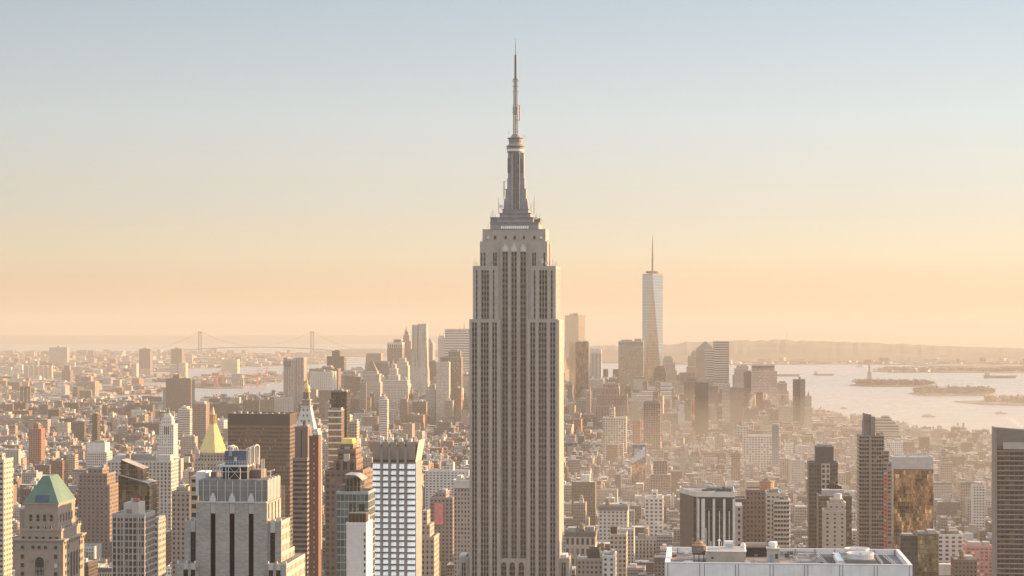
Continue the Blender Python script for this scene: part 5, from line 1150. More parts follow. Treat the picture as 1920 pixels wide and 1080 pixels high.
# tall slab cut by the frame
t, z, b = tower('tall_balcony_slab', 'tall dark slab with pale blank top cut off by the picture edge', AT, 1310, 13, [(1866.5, 1990, 838, 0), (1866.5, 1990, 809, 0)], sty((.115, .09, .075), (3.0, 3.15, .85, .66), (.05, .042, .037)), lm='the tall slab at the edge', styles={1: flat((.19, .155, .125), 'stone')}, names={1: 'top_band'}, kit=False)
MB().prism([(PX(1867, 1312), 1312), (PX(1950, 1312), 1312), (PX(1950, 1312), 1322), (PX(1867, 1312), 1322)], z, lambda x, y: z + max(0.3, 3.4 - abs(x - PX(1885, 1312)) * .16), flat((.19, .155, .125), 'stone')).build('gable_top', t)
MB().box(PX(1881, 1309), PX(1990, 1309), 1309.1, 1309.98, PZ(842, b[0], 1310), PZ(829, b[0], 1310), flat((.40, .345, .30), 'stone'), skip=(2,)).build('blank_panel', t)
for k in range(70):
    zz = PZ(845, b[0], 1310) - k * 3.15
    if zz < 20: break
    MB().box(b[0] + 1.2, b[1], 1309.2, 1309.98, zz - .35, zz + .2, flat((.33, .27, .22)), skip=(2,)).build('slab_edge', t)
MB().box(b[0] - .5, b[0] + .9, 1309.0, 1323.3, gz(100, 1310), PZ(801, b[0], 1310), flat((.25, .2, .165), 'stone')).build('end_pier', t)

# east side foreground
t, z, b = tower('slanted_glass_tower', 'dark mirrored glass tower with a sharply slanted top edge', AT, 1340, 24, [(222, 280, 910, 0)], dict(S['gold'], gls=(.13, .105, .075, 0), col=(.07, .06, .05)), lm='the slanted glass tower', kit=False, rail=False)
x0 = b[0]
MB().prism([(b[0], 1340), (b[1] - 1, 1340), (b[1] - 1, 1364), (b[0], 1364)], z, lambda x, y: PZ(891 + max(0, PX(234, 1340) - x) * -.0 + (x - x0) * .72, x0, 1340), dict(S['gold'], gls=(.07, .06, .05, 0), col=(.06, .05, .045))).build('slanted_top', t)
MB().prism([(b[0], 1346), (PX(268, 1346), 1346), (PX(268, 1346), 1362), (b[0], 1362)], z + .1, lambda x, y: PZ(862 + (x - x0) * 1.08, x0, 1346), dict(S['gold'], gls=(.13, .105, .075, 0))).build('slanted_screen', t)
t, z, b = tower('grid_apartment_tower', 'grey gridded apartment tower with sunlit edge below the slanted glass tower', AT, 1010, 19, [(210.5, 272, 967, 0)], sty((.30, .27, .26), (2.2, 3.3, .74, .74), (.055, .05, .05)), lm='the grey gridded tower', kit=False)
x0, x1 = PX(231, 1012), PX(259, 1012); z1 = PZ(943, x0, 1012); MB().box(x0, x1, 1013, 1025, z, z1, dict(flat((.42, .37, .33), 'stone'), top=(.3, .27, .25))).build('penthouse', t); MB().box(PX(236.5, 1012), PX(246.5, 1012), 1012.8, 1012.98, PZ(964, x0, 1012), PZ(955, x0, 1012), flat((.2, .17, .155)), skip=(2,)).build('louvre', t)
for px in (248, 254, 259): MB().ring(PX(px, 1017), 1017, [(.8, z1), (.8, z1 + 2.0), (.1, z1 + 2.2)], flat((.35, .10, .08) if px > 250 else (.4, .35, .3)), 8).build('roof_tank', t)
for px in (211.2, 219.5, 231.8, 249, 260, 271.2): MB().box(PX(px, 1010) - .22, PX(px, 1010) + .22, 1009.5, 1009.98, gz(-300, 1010), z - .1, flat((.44, .38, .34)), skip=(2,)).build('pilaster', t)
tower('pale_grey_slender_tower', 'slender pale tower with its west flank in sun, beside the grey gridded tower', AT, 1150, 16, [(287, 297, 976, 0), (289, 298, 970, 1)], S['grey'], kit=False)
tower('tan_terrace_tower', 'tan brick tower with flat dark roof rail, left of the black striped grey tower', AT, 1420, 26, [(322, 356, 924, 0), (331, 353, 916, 3)], sty((.36, .275, .215), (3.1, 3.5, .42, .5)), lm='the tan tower')
tower('yellow_brick_tower', 'narrow yellow brick tower peeking out behind the black striped grey tower', AT, 820, 16, [(356.5, 372, 893, 0)], sty((.42, .30, .17), (9, 3.6, .65, .5)), kit=False)
t, z, b = tower('beige_edge_tower', 'beige tower by the picture edge with a broad sunlit flank', AT, 1280, 18, [(-12, 7, 864, 0), (-6, 4, 850, 6)], S['cream'])
tower('brown_brick_loft', 'big brown brick loft block with stepped sunlit corner and cornice', 'loft building', 1900, 34, [(146.5, 203, 912, 0), (148, 200, 890, 2), (165, 192, 880, 6)], sty((.215, .15, .115), (4.2, 3.9, .45, .5)), lm='the big brown loft')
tower('white_grid_loft', 'wide pale stone block with tall window grid and white penthouses', OT, 2110, 40, [(201, 321, 866, 0)], sty((.46, .42, .385), (4.2, 4, .5, .62), (.08, .07, .065)), lm='the wide pale block', tank=True)
t, z, b = tower('clock_tower', 'white stone clock tower with open belfry and pyramid roof', 'clock tower', 2880, 26, [(294, 325.5, 838, 0), (298.5, 325.5, 797, 1.5), (303, 322, 789, 4)], var('white', col=(.55, .5, .46), win=(3.2, 3.9, .4, .5)), lm='the white clock tower', kit=False)
cx, cy = (b[0] + b[1]) / 2, (b[2] + b[3]) / 2; pz = lambda p: PZ(p, cx, cy); w = (b[1] - b[0]) / 2
sq = lambda h: [(cx - h, cy - h), (cx + h, cy - h), (cx + h, cy + h), (cx - h, cy + h)]
m = MB(); m.prism(sq(w * .92), z, pz(782), flat((.5, .46, .43))); m.prism(sq(w * .8), pz(782), pz(775), flat((.5, .46, .43)), sq(w * .32)); m.build('pyramid_roof', t)
MB().ring(cx, cy, [(w * .3, pz(775)), (w * .26, pz(769)), (w * .34, pz(768.5)), (.1, pz(762.5))], flat((.10, .16, .13), 'copper'), 8).build('bronze_lantern', t)
for px in (308.5, 312, 315.5): MB().box(PX(px, 2881) - 1.0, PX(px, 2881) + 1.0, 2881.2, 2881.48, pz(813), pz(800), flat((.07, .06, .06)), skip=(2,)).build('belfry_opening', t)
x = PX(310, 2880); m = MB(); m.face([(x + 3.3 * math.cos(a), 2881.3, pz(827) + 3.3 * math.sin(a)) for a in [2 * math.pi * k / 20 for k in range(20)]], flat((.62, .58, .54))); m.build('clock_face', t)
m = MB(); m.face([(x - .3, 2881.2, pz(827)), (x + .3, 2881.2, pz(827)), (x + .3, 2881.2, pz(827) + 2.6), (x - .3, 2881.2, pz(827) + 2.6)], flat((.08, .07, .07))); m.face([(x - .25, 2881.15, pz(827) - 1.8), (x + .4, 2881.15, pz(827)), (x, 2881.15, pz(827) + .3), (x - .6, 2881.15, pz(827) - 1.6)], flat((.08, .07, .07))); m.build('clock_hands', t)
tower('white_penthouse_loft', 'plain white box building low in front of the bare trees', 'loft building', 2700, 26, [(161, 200, 849, 0), (163, 197, 832, 2)], S['pale'], styles={1: var('white', win=(9, 9, 0, 0))})
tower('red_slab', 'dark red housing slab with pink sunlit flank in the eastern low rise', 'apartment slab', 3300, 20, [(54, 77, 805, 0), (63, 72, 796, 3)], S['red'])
tower('slender_dark_slab', 'slender dark slab with a bright sunlit flank over the eastern low rise', 'apartment slab', 3500, 18, [(173, 182.5, 777, 0)], S['dkbrown'])
tower('brown_box_slab', 'square dark brown housing block below the dark bridge deck', 'apartment slab', 4600, 30, [(90, 110, 769, 0)], S['dkbrown'])
tower('pale_office_block', 'pale office block in front of the big brown slab', OT, 4100, 40, [(334, 356, 768, 0), (340, 350, 764, 6)], S['ltbands'])
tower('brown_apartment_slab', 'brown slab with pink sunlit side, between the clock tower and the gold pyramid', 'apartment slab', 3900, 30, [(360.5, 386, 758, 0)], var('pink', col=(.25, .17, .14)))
tower('white_long_block', 'long white block with rows of dark windows, left of the tallest tower', 'apartment block', 2300, 22, [(797, 879, 884, 0), (837, 850, 870, 4)], sty((.60, .56, .53), (4.4, 3.2, .5, .5), (.07, .06, .055)), lm='the long white block')
t, z, b = tower('arcaded_office_block', 'large tan office block with arcaded top storeys and white cornice', OT, 1660, 44, [(851, 888, 915, 0), (849.5, 890, 903, -1)], sty((.39, .31, .25), (3.0, 3.6, .5, .55), (.10, .085, .075)), lm='the arcaded tan block', styles={1: sty((.55, .5, .45), (3.2, 30, .55, .6))}, names={1: 'cornice'})
t, z, b = tower('brown_loft_block', 'brown loft block behind the pink billboard', 'loft building', 1960, 40, [(806, 849, 935, 0), (816, 836, 925, 6)], sty((.26, .195, .16), (3.6, 3.9, .45, .5)), lm='the loft behind the billboard')
xb_ = (PX(814.5, 1958), PX(831, 1958)); o = MB().box(xb_[0], xb_[1], 1958.6, 1959.6, PZ(984, xb_[0], 1958), PZ(943.5, xb_[0], 1958), flat((.62, .19, .20)), bottom=True).build('billboard'); tag(o, 'plain pink billboard hung on the brown loft wall', 'billboard'); THINGS.append((o, 'the pink billboard'))
tower('sandstone_stepped_house', 'stepped sandstone house right of the white gridded tower', 'apartment house', 1230, 24, [(789, 814, 1010, 0), (790, 806, 984, 2), (791, 801, 958, 5)], sty((.40, .30, .23), (2.8, 3.3, .42, .5)), lm='the stepped sandstone house')
# low lofts in front of the tallest tower, west side
t, z, b = tower('arcade_loft', 'stone loft with dark cornice over a row of tall arches', 'loft building', 1790, 34, [(1059.5, 1116, 1006, 0), (1058.5, 1117, 1000, -.8)], sty((.37, .32, .275), (4.6, 9, .5, .62), (.10, .085, .075)), styles={1: flat((.12, .12, .105))}, names={1: 'cornice'}, tank=True, lm='the arched loft')
tower('white_grid_block', 'white brick office block with regular square windows under a dark cornice', 'loft building', 2080, 40, [(1122.5, 1176.5, 957, 0), (1121.5, 1177.5, 951.5, -.8)], sty((.53, .48, .43), (4.0, 3.9, .5, .5), (.08, .07, .06)), styles={1: flat((.16, .14, .125))}, names={1: 'cornice'}, tank=True)
tower('cream_arched_loft', 'narrow cream loft with banded arched windows and a black roof hut', 'loft building', 1720, 28, [(1143.5, 1174.5, 1004, 0), (1144.5, 1157, 988, 6)], sty((.45, .37, .285), (3.6, 4, .55, .55), (.09, .07, .06)), styles={1: flat((.05, .045, .04))}, names={1: 'penthouse'}, kit=False)
tower('tan_corner_loft', 'tan loft with white corner bay under a dark bulkhead', 'loft building', 1560, 30, [(1082, 1130, 1050, 0), (1101, 1124, 1032, 8)], sty((.34, .28, .22), (3.4, 3.8, .45, .5)), styles={1: flat((.06, .055, .05))}, names={1: 'penthouse'}, kit=False)
tower('white_corner_loft', 'white loft with a cream penthouse next to the narrow cream loft', 'loft building', 1550, 30, [(1129.5, 1152.5, 1044, 0)], sty((.60, .56, .52), (4.5, 4, .4, .5)))
tower('pilastered_loft', 'white pilastered loft with tall penthouse, left of the dark pilastered block', 'loft building', 2300, 30, [(1209, 1243, 935, 0), (1222, 1232, 922, 6)], sty((.58, .54, .49), (5, 4.4, .55, .55)), tank=True)
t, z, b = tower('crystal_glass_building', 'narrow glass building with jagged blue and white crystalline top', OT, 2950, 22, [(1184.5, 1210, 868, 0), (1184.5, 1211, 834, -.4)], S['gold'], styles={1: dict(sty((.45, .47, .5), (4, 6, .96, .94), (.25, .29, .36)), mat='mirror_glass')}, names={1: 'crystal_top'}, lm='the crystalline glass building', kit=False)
for k in range(5): MB().prism([(PX(1184.5 + k * 5, 2949.4), 2948.6), (PX(1189.4 + k * 5, 2949.4), 2949.5), (PX(1184.5 + k * 5, 2949.4), 2949.5)], PZ(868 - k * 3, b[0], 2950), PZ(838 + (4 - k) * 5, b[0], 2950), flat((.58, .58, .60))).build('crystal_facet', t)
MB().bar((PX(1189, 2955), 2955, z + 1), (PX(1206, 2955), 2955, z + 3), .5, flat((.2, .17, .15))).build('roof_boom', t)
tower('mesh_loft', 'white loft tower seen over the roofs near the greenish glass building', 'loft building', 1980, 30, [(1757.5, 1806, 1004, 0)], sty((.58, .53, .49), (6, 4.2, .5, .5)), tank=True)
tower('scaffolded_house', 'house wrapped in red netting beside the tall edge slab', 'apartment house', 1900, 28, [(1812, 1862, 1026, 0)], sty((.58, .24, .20), (4, 3.4, .7, .55), (.34, .27, .25)), kit=True)
tower('brown_tank_house', 'brown house with red roof parapet near the tall edge slab', 'apartment house', 1640, 26, [(1790, 1832, 1052, 0)], S['brown'], tank=True)
# ------------------------------------------------------------------ downtown and the river edge
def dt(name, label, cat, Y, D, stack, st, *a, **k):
    f = 1.2 if Y > 4600 else 1.08; br = lambda s: dict(s, col=tuple(min(.72, c * f) for c in s['col']), gls=(*(min(.4, c * 1.2) for c in s['gls'][:3]), s['gls'][3]))  # far colours lightened in place of thicker haze
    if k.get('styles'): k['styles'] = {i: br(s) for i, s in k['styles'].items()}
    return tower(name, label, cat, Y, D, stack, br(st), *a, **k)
t, z, b = dt('ribbed_telephone_tower', 'blank ribbed grey tower with two taller corner piers by the river', OT, 5300, 45, [(538, 556, 675, 4)], S['ribbed'], lm='the blank ribbed river tower')
for l, r_ in ((531.5, 539), (555, 569.5)): MB().box(PX(l, 5302), PX(r_, 5302), 5302, 5347, gz(0, 5300), PZ(670.5, b[0], 5300), S['ribbed']).build('corner_pier', t)
MB().box(PX(533.5, 5300), PX(544.5, 5300), 5300.5, 5301.9, PZ(688, b[0], 5300), PZ(677, b[0], 5300), flat((.12, .10, .09)), skip=(2,)).build('louvre', t)
dt('grey_court_slab', 'broad pale grey civic slab with a lower step', OT, 5000, 50, [(582, 624, 698, 0)], var('pale', win=(5, 4, .4, .4)), lm='the broad grey civic slab')
dt('brown_rear_block', 'brown block with sunlit west end behind the broad grey civic slab', OT, 5500, 45, [(597, 634, 692, 0), (603, 622, 689, 6)], S['brown'])
dt('dark_stepped_tower', 'dark tower with raised centre standing alone against the bay', OT, 6300, 40, [(613, 645, 669, 0), (622.5, 637, 659, 5), (628, 634, 657, 9)], S['dkbrown'], lm='the dark stepped bay tower', kit=False)
dt('banded_light_block', 'light horizontally banded office block right of the broad grey civic slab', OT, 5700, 40, [(627, 641, 700, 0)], S['ltbands'])
dt('banded_dark_block', 'dark horizontally banded office block left of the courthouse pyramid', OT, 5600, 42, [(638, 672, 702, 0), (642, 666, 697, 8)], S['bands'])
dt('white_roof_block', 'low block with a bright white top left of the courthouse', OT, 6400, 45, [(655, 681, 695, 0), (658, 678, 691.5, 8)], S['white'])
t, z, b = dt('courthouse_tower', 'stone courthouse tower with a brown pyramid roof', 'courthouse', 5050, 36, [(680, 713, 718, 0), (682, 711, 702, 2), (684.5, 707, 697, 5)], var('pink', col=(.37, .3, .26)), ('pyr', 684.5, 707, 673.5, (.19, .115, .085), 'copper'), lm='the courthouse pyramid')
mast(t, 'finial', (b[0] + b[1]) / 2, (b[2] + b[3]) / 2, PZ(676, b[0], 5060), PZ(664.5, b[0], 5060), .9, (.25, .18, .1))
t, z, b = dt('sloped_crown_tower', 'tower with sloping shoulders, half behind the courthouse pyramid', OT, 6400, 45, [(684, 715, 690, 0)], S['grey'], lm='the sloping shouldered tower', kit=False, rail=False)
MB().prism([(b[0], b[2]), (b[1], b[2]), (b[1], b[3]), (b[0], b[3])], z, PZ(662.5, b[0], 6400), S['tan'], [(b[0] + 5, b[2] + 4), (b[1] - 2, b[2] + 4), (b[1] - 2, b[3] - 4), (b[0] + 5, b[3] - 4)]).build('sloped_crown', t)
dt('dark_slab_block', 'plain dark slab between the sloping shouldered tower and the stone topped slab', OT, 6000, 45, [(700, 727, 679, 0)], S['dkrib'])
dt('frame_top_slab', 'grey ribbed slab with arcaded stone top storey', OT, 6500, 50, [(726, 754, 652, 0), (726, 754, 643, 0), (738, 752, 637, 8)], S['dkrib'], styles={1: sty((.46, .4, .34), (7, 40, .6, .75), (.10, .085, .07))}, lm='the arcade topped slab', kit=False)
t, z, b = dt('stepped_spire_tower', 'slender stepped brick tower tapering to a pointed stone spire', OT, 6600, 44, [(751.5, 772, 655, 0), (753, 770.5, 640, 3), (756, 767.5, 629, 7), (758.5, 765.5, 622, 12)], var('tan', col=(.3, .225, .175)), ('spire', 762, 611, 6, (.36, .3, .25)), lm='the pointed spire tower', kit=False)
# rippling steel tower
def steel_tower():
    Y = 5850; t = thing('rippling_steel_tower', 'tall shining steel residential tower with rippling folds', AT, (PX(786, Y), Y + 20, gz(-850, Y)), lm='the rippling steel tower'); block(PX(768, Y), PX(803, Y), Y, Y + 45)
    st = sty((.52, .47, .41), (3.2, 3.4, .45, .5), (.16, .14, .12)); zb = gz(-850, Y); rows = 40
    def lobe(pl, pr, pt, pb, y0, y1, seed, nm):
        m = MB(); rnd = random.Random(seed); x0, x1 = PX(pl, Y), PX(pr, Y); z0 = PZ(pb, x0, Y) if pb else zb; z1 = PZ(pt, x0, Y); n = 14; ph = [rnd.uniform(0, 6) for _ in range(6)]
        def outline(z):
            pts = []
            for k in range(n + 1):
                u = k / n; wv = 2.2 * math.sin(u * 9 + ph[0] + .020 * z) + 1.2 * math.sin(u * 17 + ph[1] - .035 * z); pts.append((x0 + (x1 - x0) * u, y0 + wv))
            for k in range(n + 1):
                u = k / n; wv = 2.0 * math.sin(u * 8 + ph[2] + .022 * z); pts.append((x1 + wv, y0 + (y1 - y0) * u + (pts[n][1] - y0) * (1 - u)))
            return pts
        zs = [z0 + (z1 - z0) * k / rows for k in range(rows + 1)]
        for za, zc in zip(zs, zs[1:]):
            A, B = outline(za), outline(zc); u = 0
            for k in range(len(A) - 1):
                if k == n: continue
                L_ = math.dist(A[k], A[k + 1]); m.face([(*A[k], za), (*A[k + 1], za), (*B[k + 1], zc), (*B[k], zc)], st, [(u, za - z1), (u + L_, za - z1), (u + L_, zc - z1), (u, zc - z1)]); u += L_
        A = outline(z1); m.face([(*p, z1) for p in A] + [(x0, y1, z1)], st, mat='roof', col=(.3, .28, .26)); m.face([(x0, y1, zb), (x0, y0, zb), (x0, y0, z1), (x0, y1, z1)], st); m.build(nm, t)
    lobe(772, 783.5, 609, None, Y + 3, Y + 34, 1, 'shaft'); lobe(784, 800, 607, None, Y, Y + 38, 5, 'shaft'); lobe(770.5, 802, 690, None, Y - 3, Y + 42, 9, 'podium')
steel_tower()
t, z, b = dt('pyramid_bank_tower', 'stone tower with small pyramid roof just right of the rippling steel tower', OT, 6700, 44, [(797, 811.5, 645, 0)], S['tan'], ('pyr', 797, 811.5, 633.5, (.25, .21, .18), 'copper'))
t, z, b = dt('aerial_tower', 'stone tower with rooftop aerials beside the gridded white bank slab', OT, 6300, 40, [(821, 834, 633, 0), (823, 833, 630, 4)], S['pale'], kit=False)
for px, p in ((824.5, 624), (827, 627), (832, 622)): mast(t, 'aerial', PX(px, 6310), 6310, z, PZ(p, b[0], 6310), .8)
t, z, b = dt('white_bank_slab', 'very wide pale slab of white gridded windows behind the tallest tower', OT, 6150, 36, [(834, 881, 623, 0), (834, 881, 617.5, 0)], sty((.50, .46, .41), (300, 7.8, 2, .5), (.47, .43, .38)), styles={1: sty((.4, .36, .32), (6, 40, .7, .8), (.2, .17, .14))}, names={1: 'top_band'}, lm='the wide white gridded slab', kit=False)
mast(t, 'aerial', PX(870.5, 6160), 6160, z, PZ(605, b[0], 6160), 1.4); mast(t, 'aerial', PX(862, 6160), 6160, z, PZ(613, b[0], 6160), .8)
dt('windowless_ribbed_tower', 'brown ribbed federal slab with a raised plant block and sunlit side', OT, 4900, 30, [(825.5, 865, 670, 0), (841, 863, 659.5, 6)], var('dkrib', col=(.21, .165, .14)), lm='the brown ribbed federal slab')
dt('dotted_grid_slab', 'grey slab dotted with tiny windows, left of the brown ribbed federal slab', OT, 4860, 30, [(817.5, 842, 680.5, 0)], sty((.42, .37, .33), (3.4, 3.6, .5, .5), (.13, .11, .10)))
t, z, b = dt('municipal_tower', 'broad civic block with a tiered wedding cake tower in its middle', 'civic building', 5250, 60, [(716, 765, 722, 0), (717, 764, 714, 3), (727, 747, 704, 14), (730, 744, 692, 17), (733, 741.5, 684, 20)], var('pale', col=(.44, .38, .33), win=(4, 4.2, .45, .6)), ('spire', 737.3, 672, 4, (.4, .34, .28)), lm='the tiered civic tower', kit=False)
for px in (720, 760): MB().ring(PX(px, 5262), 5262, [(5, PZ(714, b[0], 5262)), (5, PZ(709, b[0], 5262)), (.1, PZ(705, b[0], 5262))], flat((.28, .36, .32), 'copper'), 10).build('corner_turret', t)
t, z, b = dt('rounded_white_tower', 'white rounded banded apartment tower with stepped top', AT, 4150, 30, [(712, 726, 749, 4)], S['ltbands'], lm='the rounded white tower', kit=False, rail=False)
cx, cy = PX(719, 4165), 4165; rr = 9.0 * 4165 / F
MB().ring(cx, cy, [(rr, gz(cx, cy)), (rr, PZ(748, cx, cy)), (rr * .8, PZ(747.9, cx, cy)), (rr * .8, PZ(744, cx, cy)), (rr * .4, PZ(743.9, cx, cy)), (rr * .4, PZ(738, cx, cy))], S['ltbands'], 16).build('rounded_bay', t)
dt('cream_stepped_tower', 'cream stepped tower in sun beside the rippling steel tower', OT, 6000, 40, [(741, 765, 686, 0), (744, 763, 679, 4), (748, 760, 673, 8)], S['cream'], lm='the cream stepped tower')
dt('brown_mid_tower', 'brown block between the rippling steel tower and the dotted slab', OT, 6200, 40, [(801, 818, 678, 0)], S['brown'])
dt('grey_round_top_house', 'grey stepped office house below the rippling steel tower', OT, 4900, 40, [(799, 816, 731, 0), (806, 814, 722, 6)], S['grey'])
# west of the tallest tower
def angled_tower():
    Y = 5950; t = thing('angled_glass_tower', 'sharp edged glass tower with glaring sunlit face, right of the tallest tower', OT, (PX(1078, Y), Y + 25, gz(-400, Y)), lm='the glaring glass tower'); block(PX(1056, Y), PX(1100, Y), Y - 5, Y + 60); X = lambda p, y: PX(p, y)
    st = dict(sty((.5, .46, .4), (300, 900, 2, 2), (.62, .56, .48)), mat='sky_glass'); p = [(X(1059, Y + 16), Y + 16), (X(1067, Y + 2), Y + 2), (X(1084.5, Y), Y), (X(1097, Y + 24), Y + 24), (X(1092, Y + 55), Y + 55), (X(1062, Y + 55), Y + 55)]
    zt = PZ(591, p[2][0], Y); MB().prism(p, gz(-400, Y), zt, st).build('shaft', t); roof_kit(t, p[1][0], p[2][0], Y + 18, Y + 40, zt, random.Random(3), n=2, hmax=6)
angled_tower()
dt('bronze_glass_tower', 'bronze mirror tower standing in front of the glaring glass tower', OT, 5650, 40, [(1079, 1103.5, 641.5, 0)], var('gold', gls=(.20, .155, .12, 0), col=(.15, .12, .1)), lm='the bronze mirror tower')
dt('white_hotel_tower', 'pale slender gridded tower with arched top storey on a wider base', 'hotel tower', 5300, 34, [(1105, 1132, 711, 0), (1107, 1127.5, 662, 6), (1107, 1127.5, 656.5, 6)], sty((.48, .44, .39), (3.6, 60, .5, 1.1), (.2, .175, .15)), styles={2: sty((.5, .45, .4), (5, 30, .6, .6), (.2, .175, .15))}, lm='the pale slender gridded tower')
t, z, b = dt('louvre_glass_tower', 'wide tan glass tower with louvred bands at its top', OT, 5600, 45, [(1159.5, 1206, 652, 0), (1159.5, 1206, 640.5, 0)], dict(sty((.26, .215, .175), (2, 4, .95, .8), (.25, .205, .165)), mat='glass'), styles={1: S['bands']}, names={1: 'louvre_band'}, lm='the wide tan glass tower')
MB().box(PX(1160, 5598), PX(1172, 5598), 5597, 5599.98, gz(0, 5600), PZ(645, b[0], 5600), dict(sty((.3, .25, .2), (2, 4, .95, .8), (.33, .27, .21)), mat='glass')).build('corner_bay', t)
# the tapering glass tower
def taper_tower():
    Y = 5880; x0, x1 = PX(1204, Y), PX(1242.5, Y); cx = (x0 + x1) / 2; h = (x1 - x0) / 2; cy = Y + h
    t = thing('tapering_glass_tower', 'tallest downtown tower of tapering glass triangles with a needle spire', 'skyscraper', (cx, cy, gz(cx, cy)), lm='the tapering glass tower'); block(x0, x1, Y, Y + 2 * h, 10)
    zb = gz(cx, cy); z0 = zb + 55; z1 = PZ(516, cx, cy); g1 = dict(sty((.33, .365, .375), (2.4, 8.4, .97, .96), (.41, .45, .46)), mat='sky_glass'); g2 = dict(sty((.36, .33, .30), (2.4, 8.4, .97, .96), (.44, .40, .37)), mat='sky_glass')  # facet shading put into the glass as cooler and browner tints
    B = [(cx - h, cy - h), (cx + h, cy - h), (cx + h, cy + h), (cx - h, cy + h)]; T_ = [(cx, cy - h), (cx + h, cy), (cx, cy + h), (cx - h, cy)]
    MB().prism(B, zb, z0, g1, roof=False).build('podium', t)
    for k in range(4):
        a, b, tp, tn = B[k], B[(k + 1) % 4], T_[k], T_[(k + 1) % 4]
        H = z1 - z0; m = MB(); m.face([(*a, z0), (*b, z0), (*tp, z1)], g2, [(0, -H), (2 * h, -H), (h, 0)]); m.build('glass_facet', t)
        m = MB(); m.face([(*b, z0), (*tn, z1), (*tp, z1)], g1, [(h, -H), (2 * h, 0), (0, 0)]); m.build('glass_facet', t)
    MB().prism(T_, z1, PZ(513.5, cx, cy), var('ltbands'), bottom=False).build('parapet', t)
    zr = PZ(513.5, cx, cy); s2 = flat((.34, .31, .29)); MB().ring(cx, cy, [(19, zr + 1.5), (20.5, zr + 3), (20.5, zr + 8), (18, zr + 8.5)], sty((.32, .29, .27), (3, 60, .5, 1), (.2, .17, .15)), 24).build('antenna_ring', t)
    for k in range(6): a = k * math.pi / 3; MB().bar((cx + 16 * math.cos(a), cy + 16 * math.sin(a), zr), (cx + 16 * math.cos(a), cy + 16 * math.sin(a), zr + 2), .8, s2).build('ring_strut', t)
    MB().ring(cx, cy, [(3.4, zr), (3.0, PZ(490, cx, cy)), (2.2, PZ(470, cx, cy)), (1.5, PZ(455, cx, cy)), (.4, PZ(439, cx, cy))], flat((.30, .26, .24)), 8).build('spire', t)
    for p in (500, 488, 478): MB().ring(cx, cy, [(4.2, PZ(p, cx, cy)), (4.2, PZ(p - 1.2, cx, cy))], s2, 8).build('spire_collar', t)
taper_tower()
dt('rounded_brick_tower', 'brown setback tower with rounded shoulders at the foot of the tapering glass tower', OT, 5450, 40, [(1226, 1249, 698, 0), (1228, 1247.5, 690, 4), (1231, 1245, 687, 7)], var('brown', win=(3.2, 4, .5, 1)), kit=False)
dt('mansard_tower', 'stone tower with grey green mansard roof right of the tapering glass tower', OT, 6150, 45, [(1240, 1269.5, 715, 0), (1242, 1266, 682, 4), (1243, 1262, 674, 6)], var('tan', col=(.34, .28, .22)), ('mansard', .35, 668, (.20, .215, .18), 'copper'), lm='the mansard topped tower')
dt('domed_tower', 'stone tower with a low grey dome left of the green pyramid', OT, 6150, 45, [(1287, 1312, 688, 0), (1289.5, 1310, 668, 5)], S['tan'], ('dome', 1295, 1312, 656, (.24, .23, .2), 'copper'), lm='the domed tower')
dt('green_pyramid_tower', 'stone tower crowned with a green copper pyramid', OT, 5900, 45, [(1305.5, 1336.5, 653.5, 0), (1310, 1335, 650, 3)], var('tan', col=(.29, .24, .195)), ('pyr', 1310.5, 1335, 639.5, (.13, .2, .15), 'copper'), lm='the green pyramid')
dt('striped_bank_tower', 'tower of bright horizontal stripes right of the green pyramid', OT, 5650, 45, [(1322, 1338, 656.5, 4)], var('ltbands', col=(.42, .37, .31), win=(300, 6.5, 1.1, .45), gls=(.19, .165, .135, 0)), kit=False)
t, z, b = dt('striped_bank_tower', 'taller striped tower slab with flat top, right of the green pyramid', OT, 5650, 45, [(1337.2, 1367, 640.5, 0)], var('ltbands', col=(.42, .37, .31), win=(300, 6.5, 1.1, .5), gls=(.18, .155, .125, 0)), lm='the taller striped tower', kit=False)
dt('dark_brick_block', 'brown block with dark top, in front of the domed tower', OT, 5000, 40, [(1282.5, 1314, 716, 0), (1287, 1306, 710, 6)], S['brown'])
t, z, b = dt('mirror_hotel_tower', 'dark glass tower with an orange glowing left edge', 'hotel tower', 4300, 30, [(1303, 1328, 718, 0)], var('glassd', gls=(.07, .06, .055, 0)), lm='the orange edged dark glass tower')
MB().box(PX(1297.5, 4302), PX(1303, 4302), 4302, 4325, gz(0, 4300), PZ(745, b[0], 4300), dict(S['gold'], gls=(.7, .45, .26, 0))).build('mirror_wing', t)  # orange reflection put into the wing's glass tint
for l, r_, p, cl in ((1318, 1347, 725, 'brown'), (1349, 1362.5, 731, 'dkbrown'), (1363, 1395.5, 728, 'brown')):
    dt('red_brown_slab', {1318: 'wide red brown housing slab right of the orange edged glass tower', 1349: 'narrow dark housing slab between two wide red brown slabs', 1363: 'wide red brown housing slab left of the pink gridded bank tower'}[l], 'apartment slab', 5050, 26, [(l, r_, p, 0)], var(cl, win=(4, 3, .4, .5)), group='housing slabs near the river')
t, z, b = dt('pink_grid_tower', 'broad pinkish gridded tower with chamfered shoulders and louvred crown', OT, 5080, 50, [(1394, 1470, 772, 0), (1408.5, 1457, 697, 6), (1409.5, 1452.5, 685, 6)], var('pink', win=(3.2, 3.9, .5, .5), gls=(.14, .11, .095, 0)), lm='the pink gridded tower', kit=False)
MB().box(PX(1411, 5080), PX(1451, 5080), 5081, 5085.98, PZ(689, b[0], 5080), PZ(686, b[0], 5080), sty((.2, .16, .14), (5, 3, .7, .7), (.07, .06, .05)), skip=(2,)).build('louvre_band', t)
dt('tan_shoulder_tower', 'tan tower half hidden behind the pink gridded tower', OT, 5600, 45, [(1377, 1403, 692, 0), (1381, 1403, 687, 4)], S['tan'])
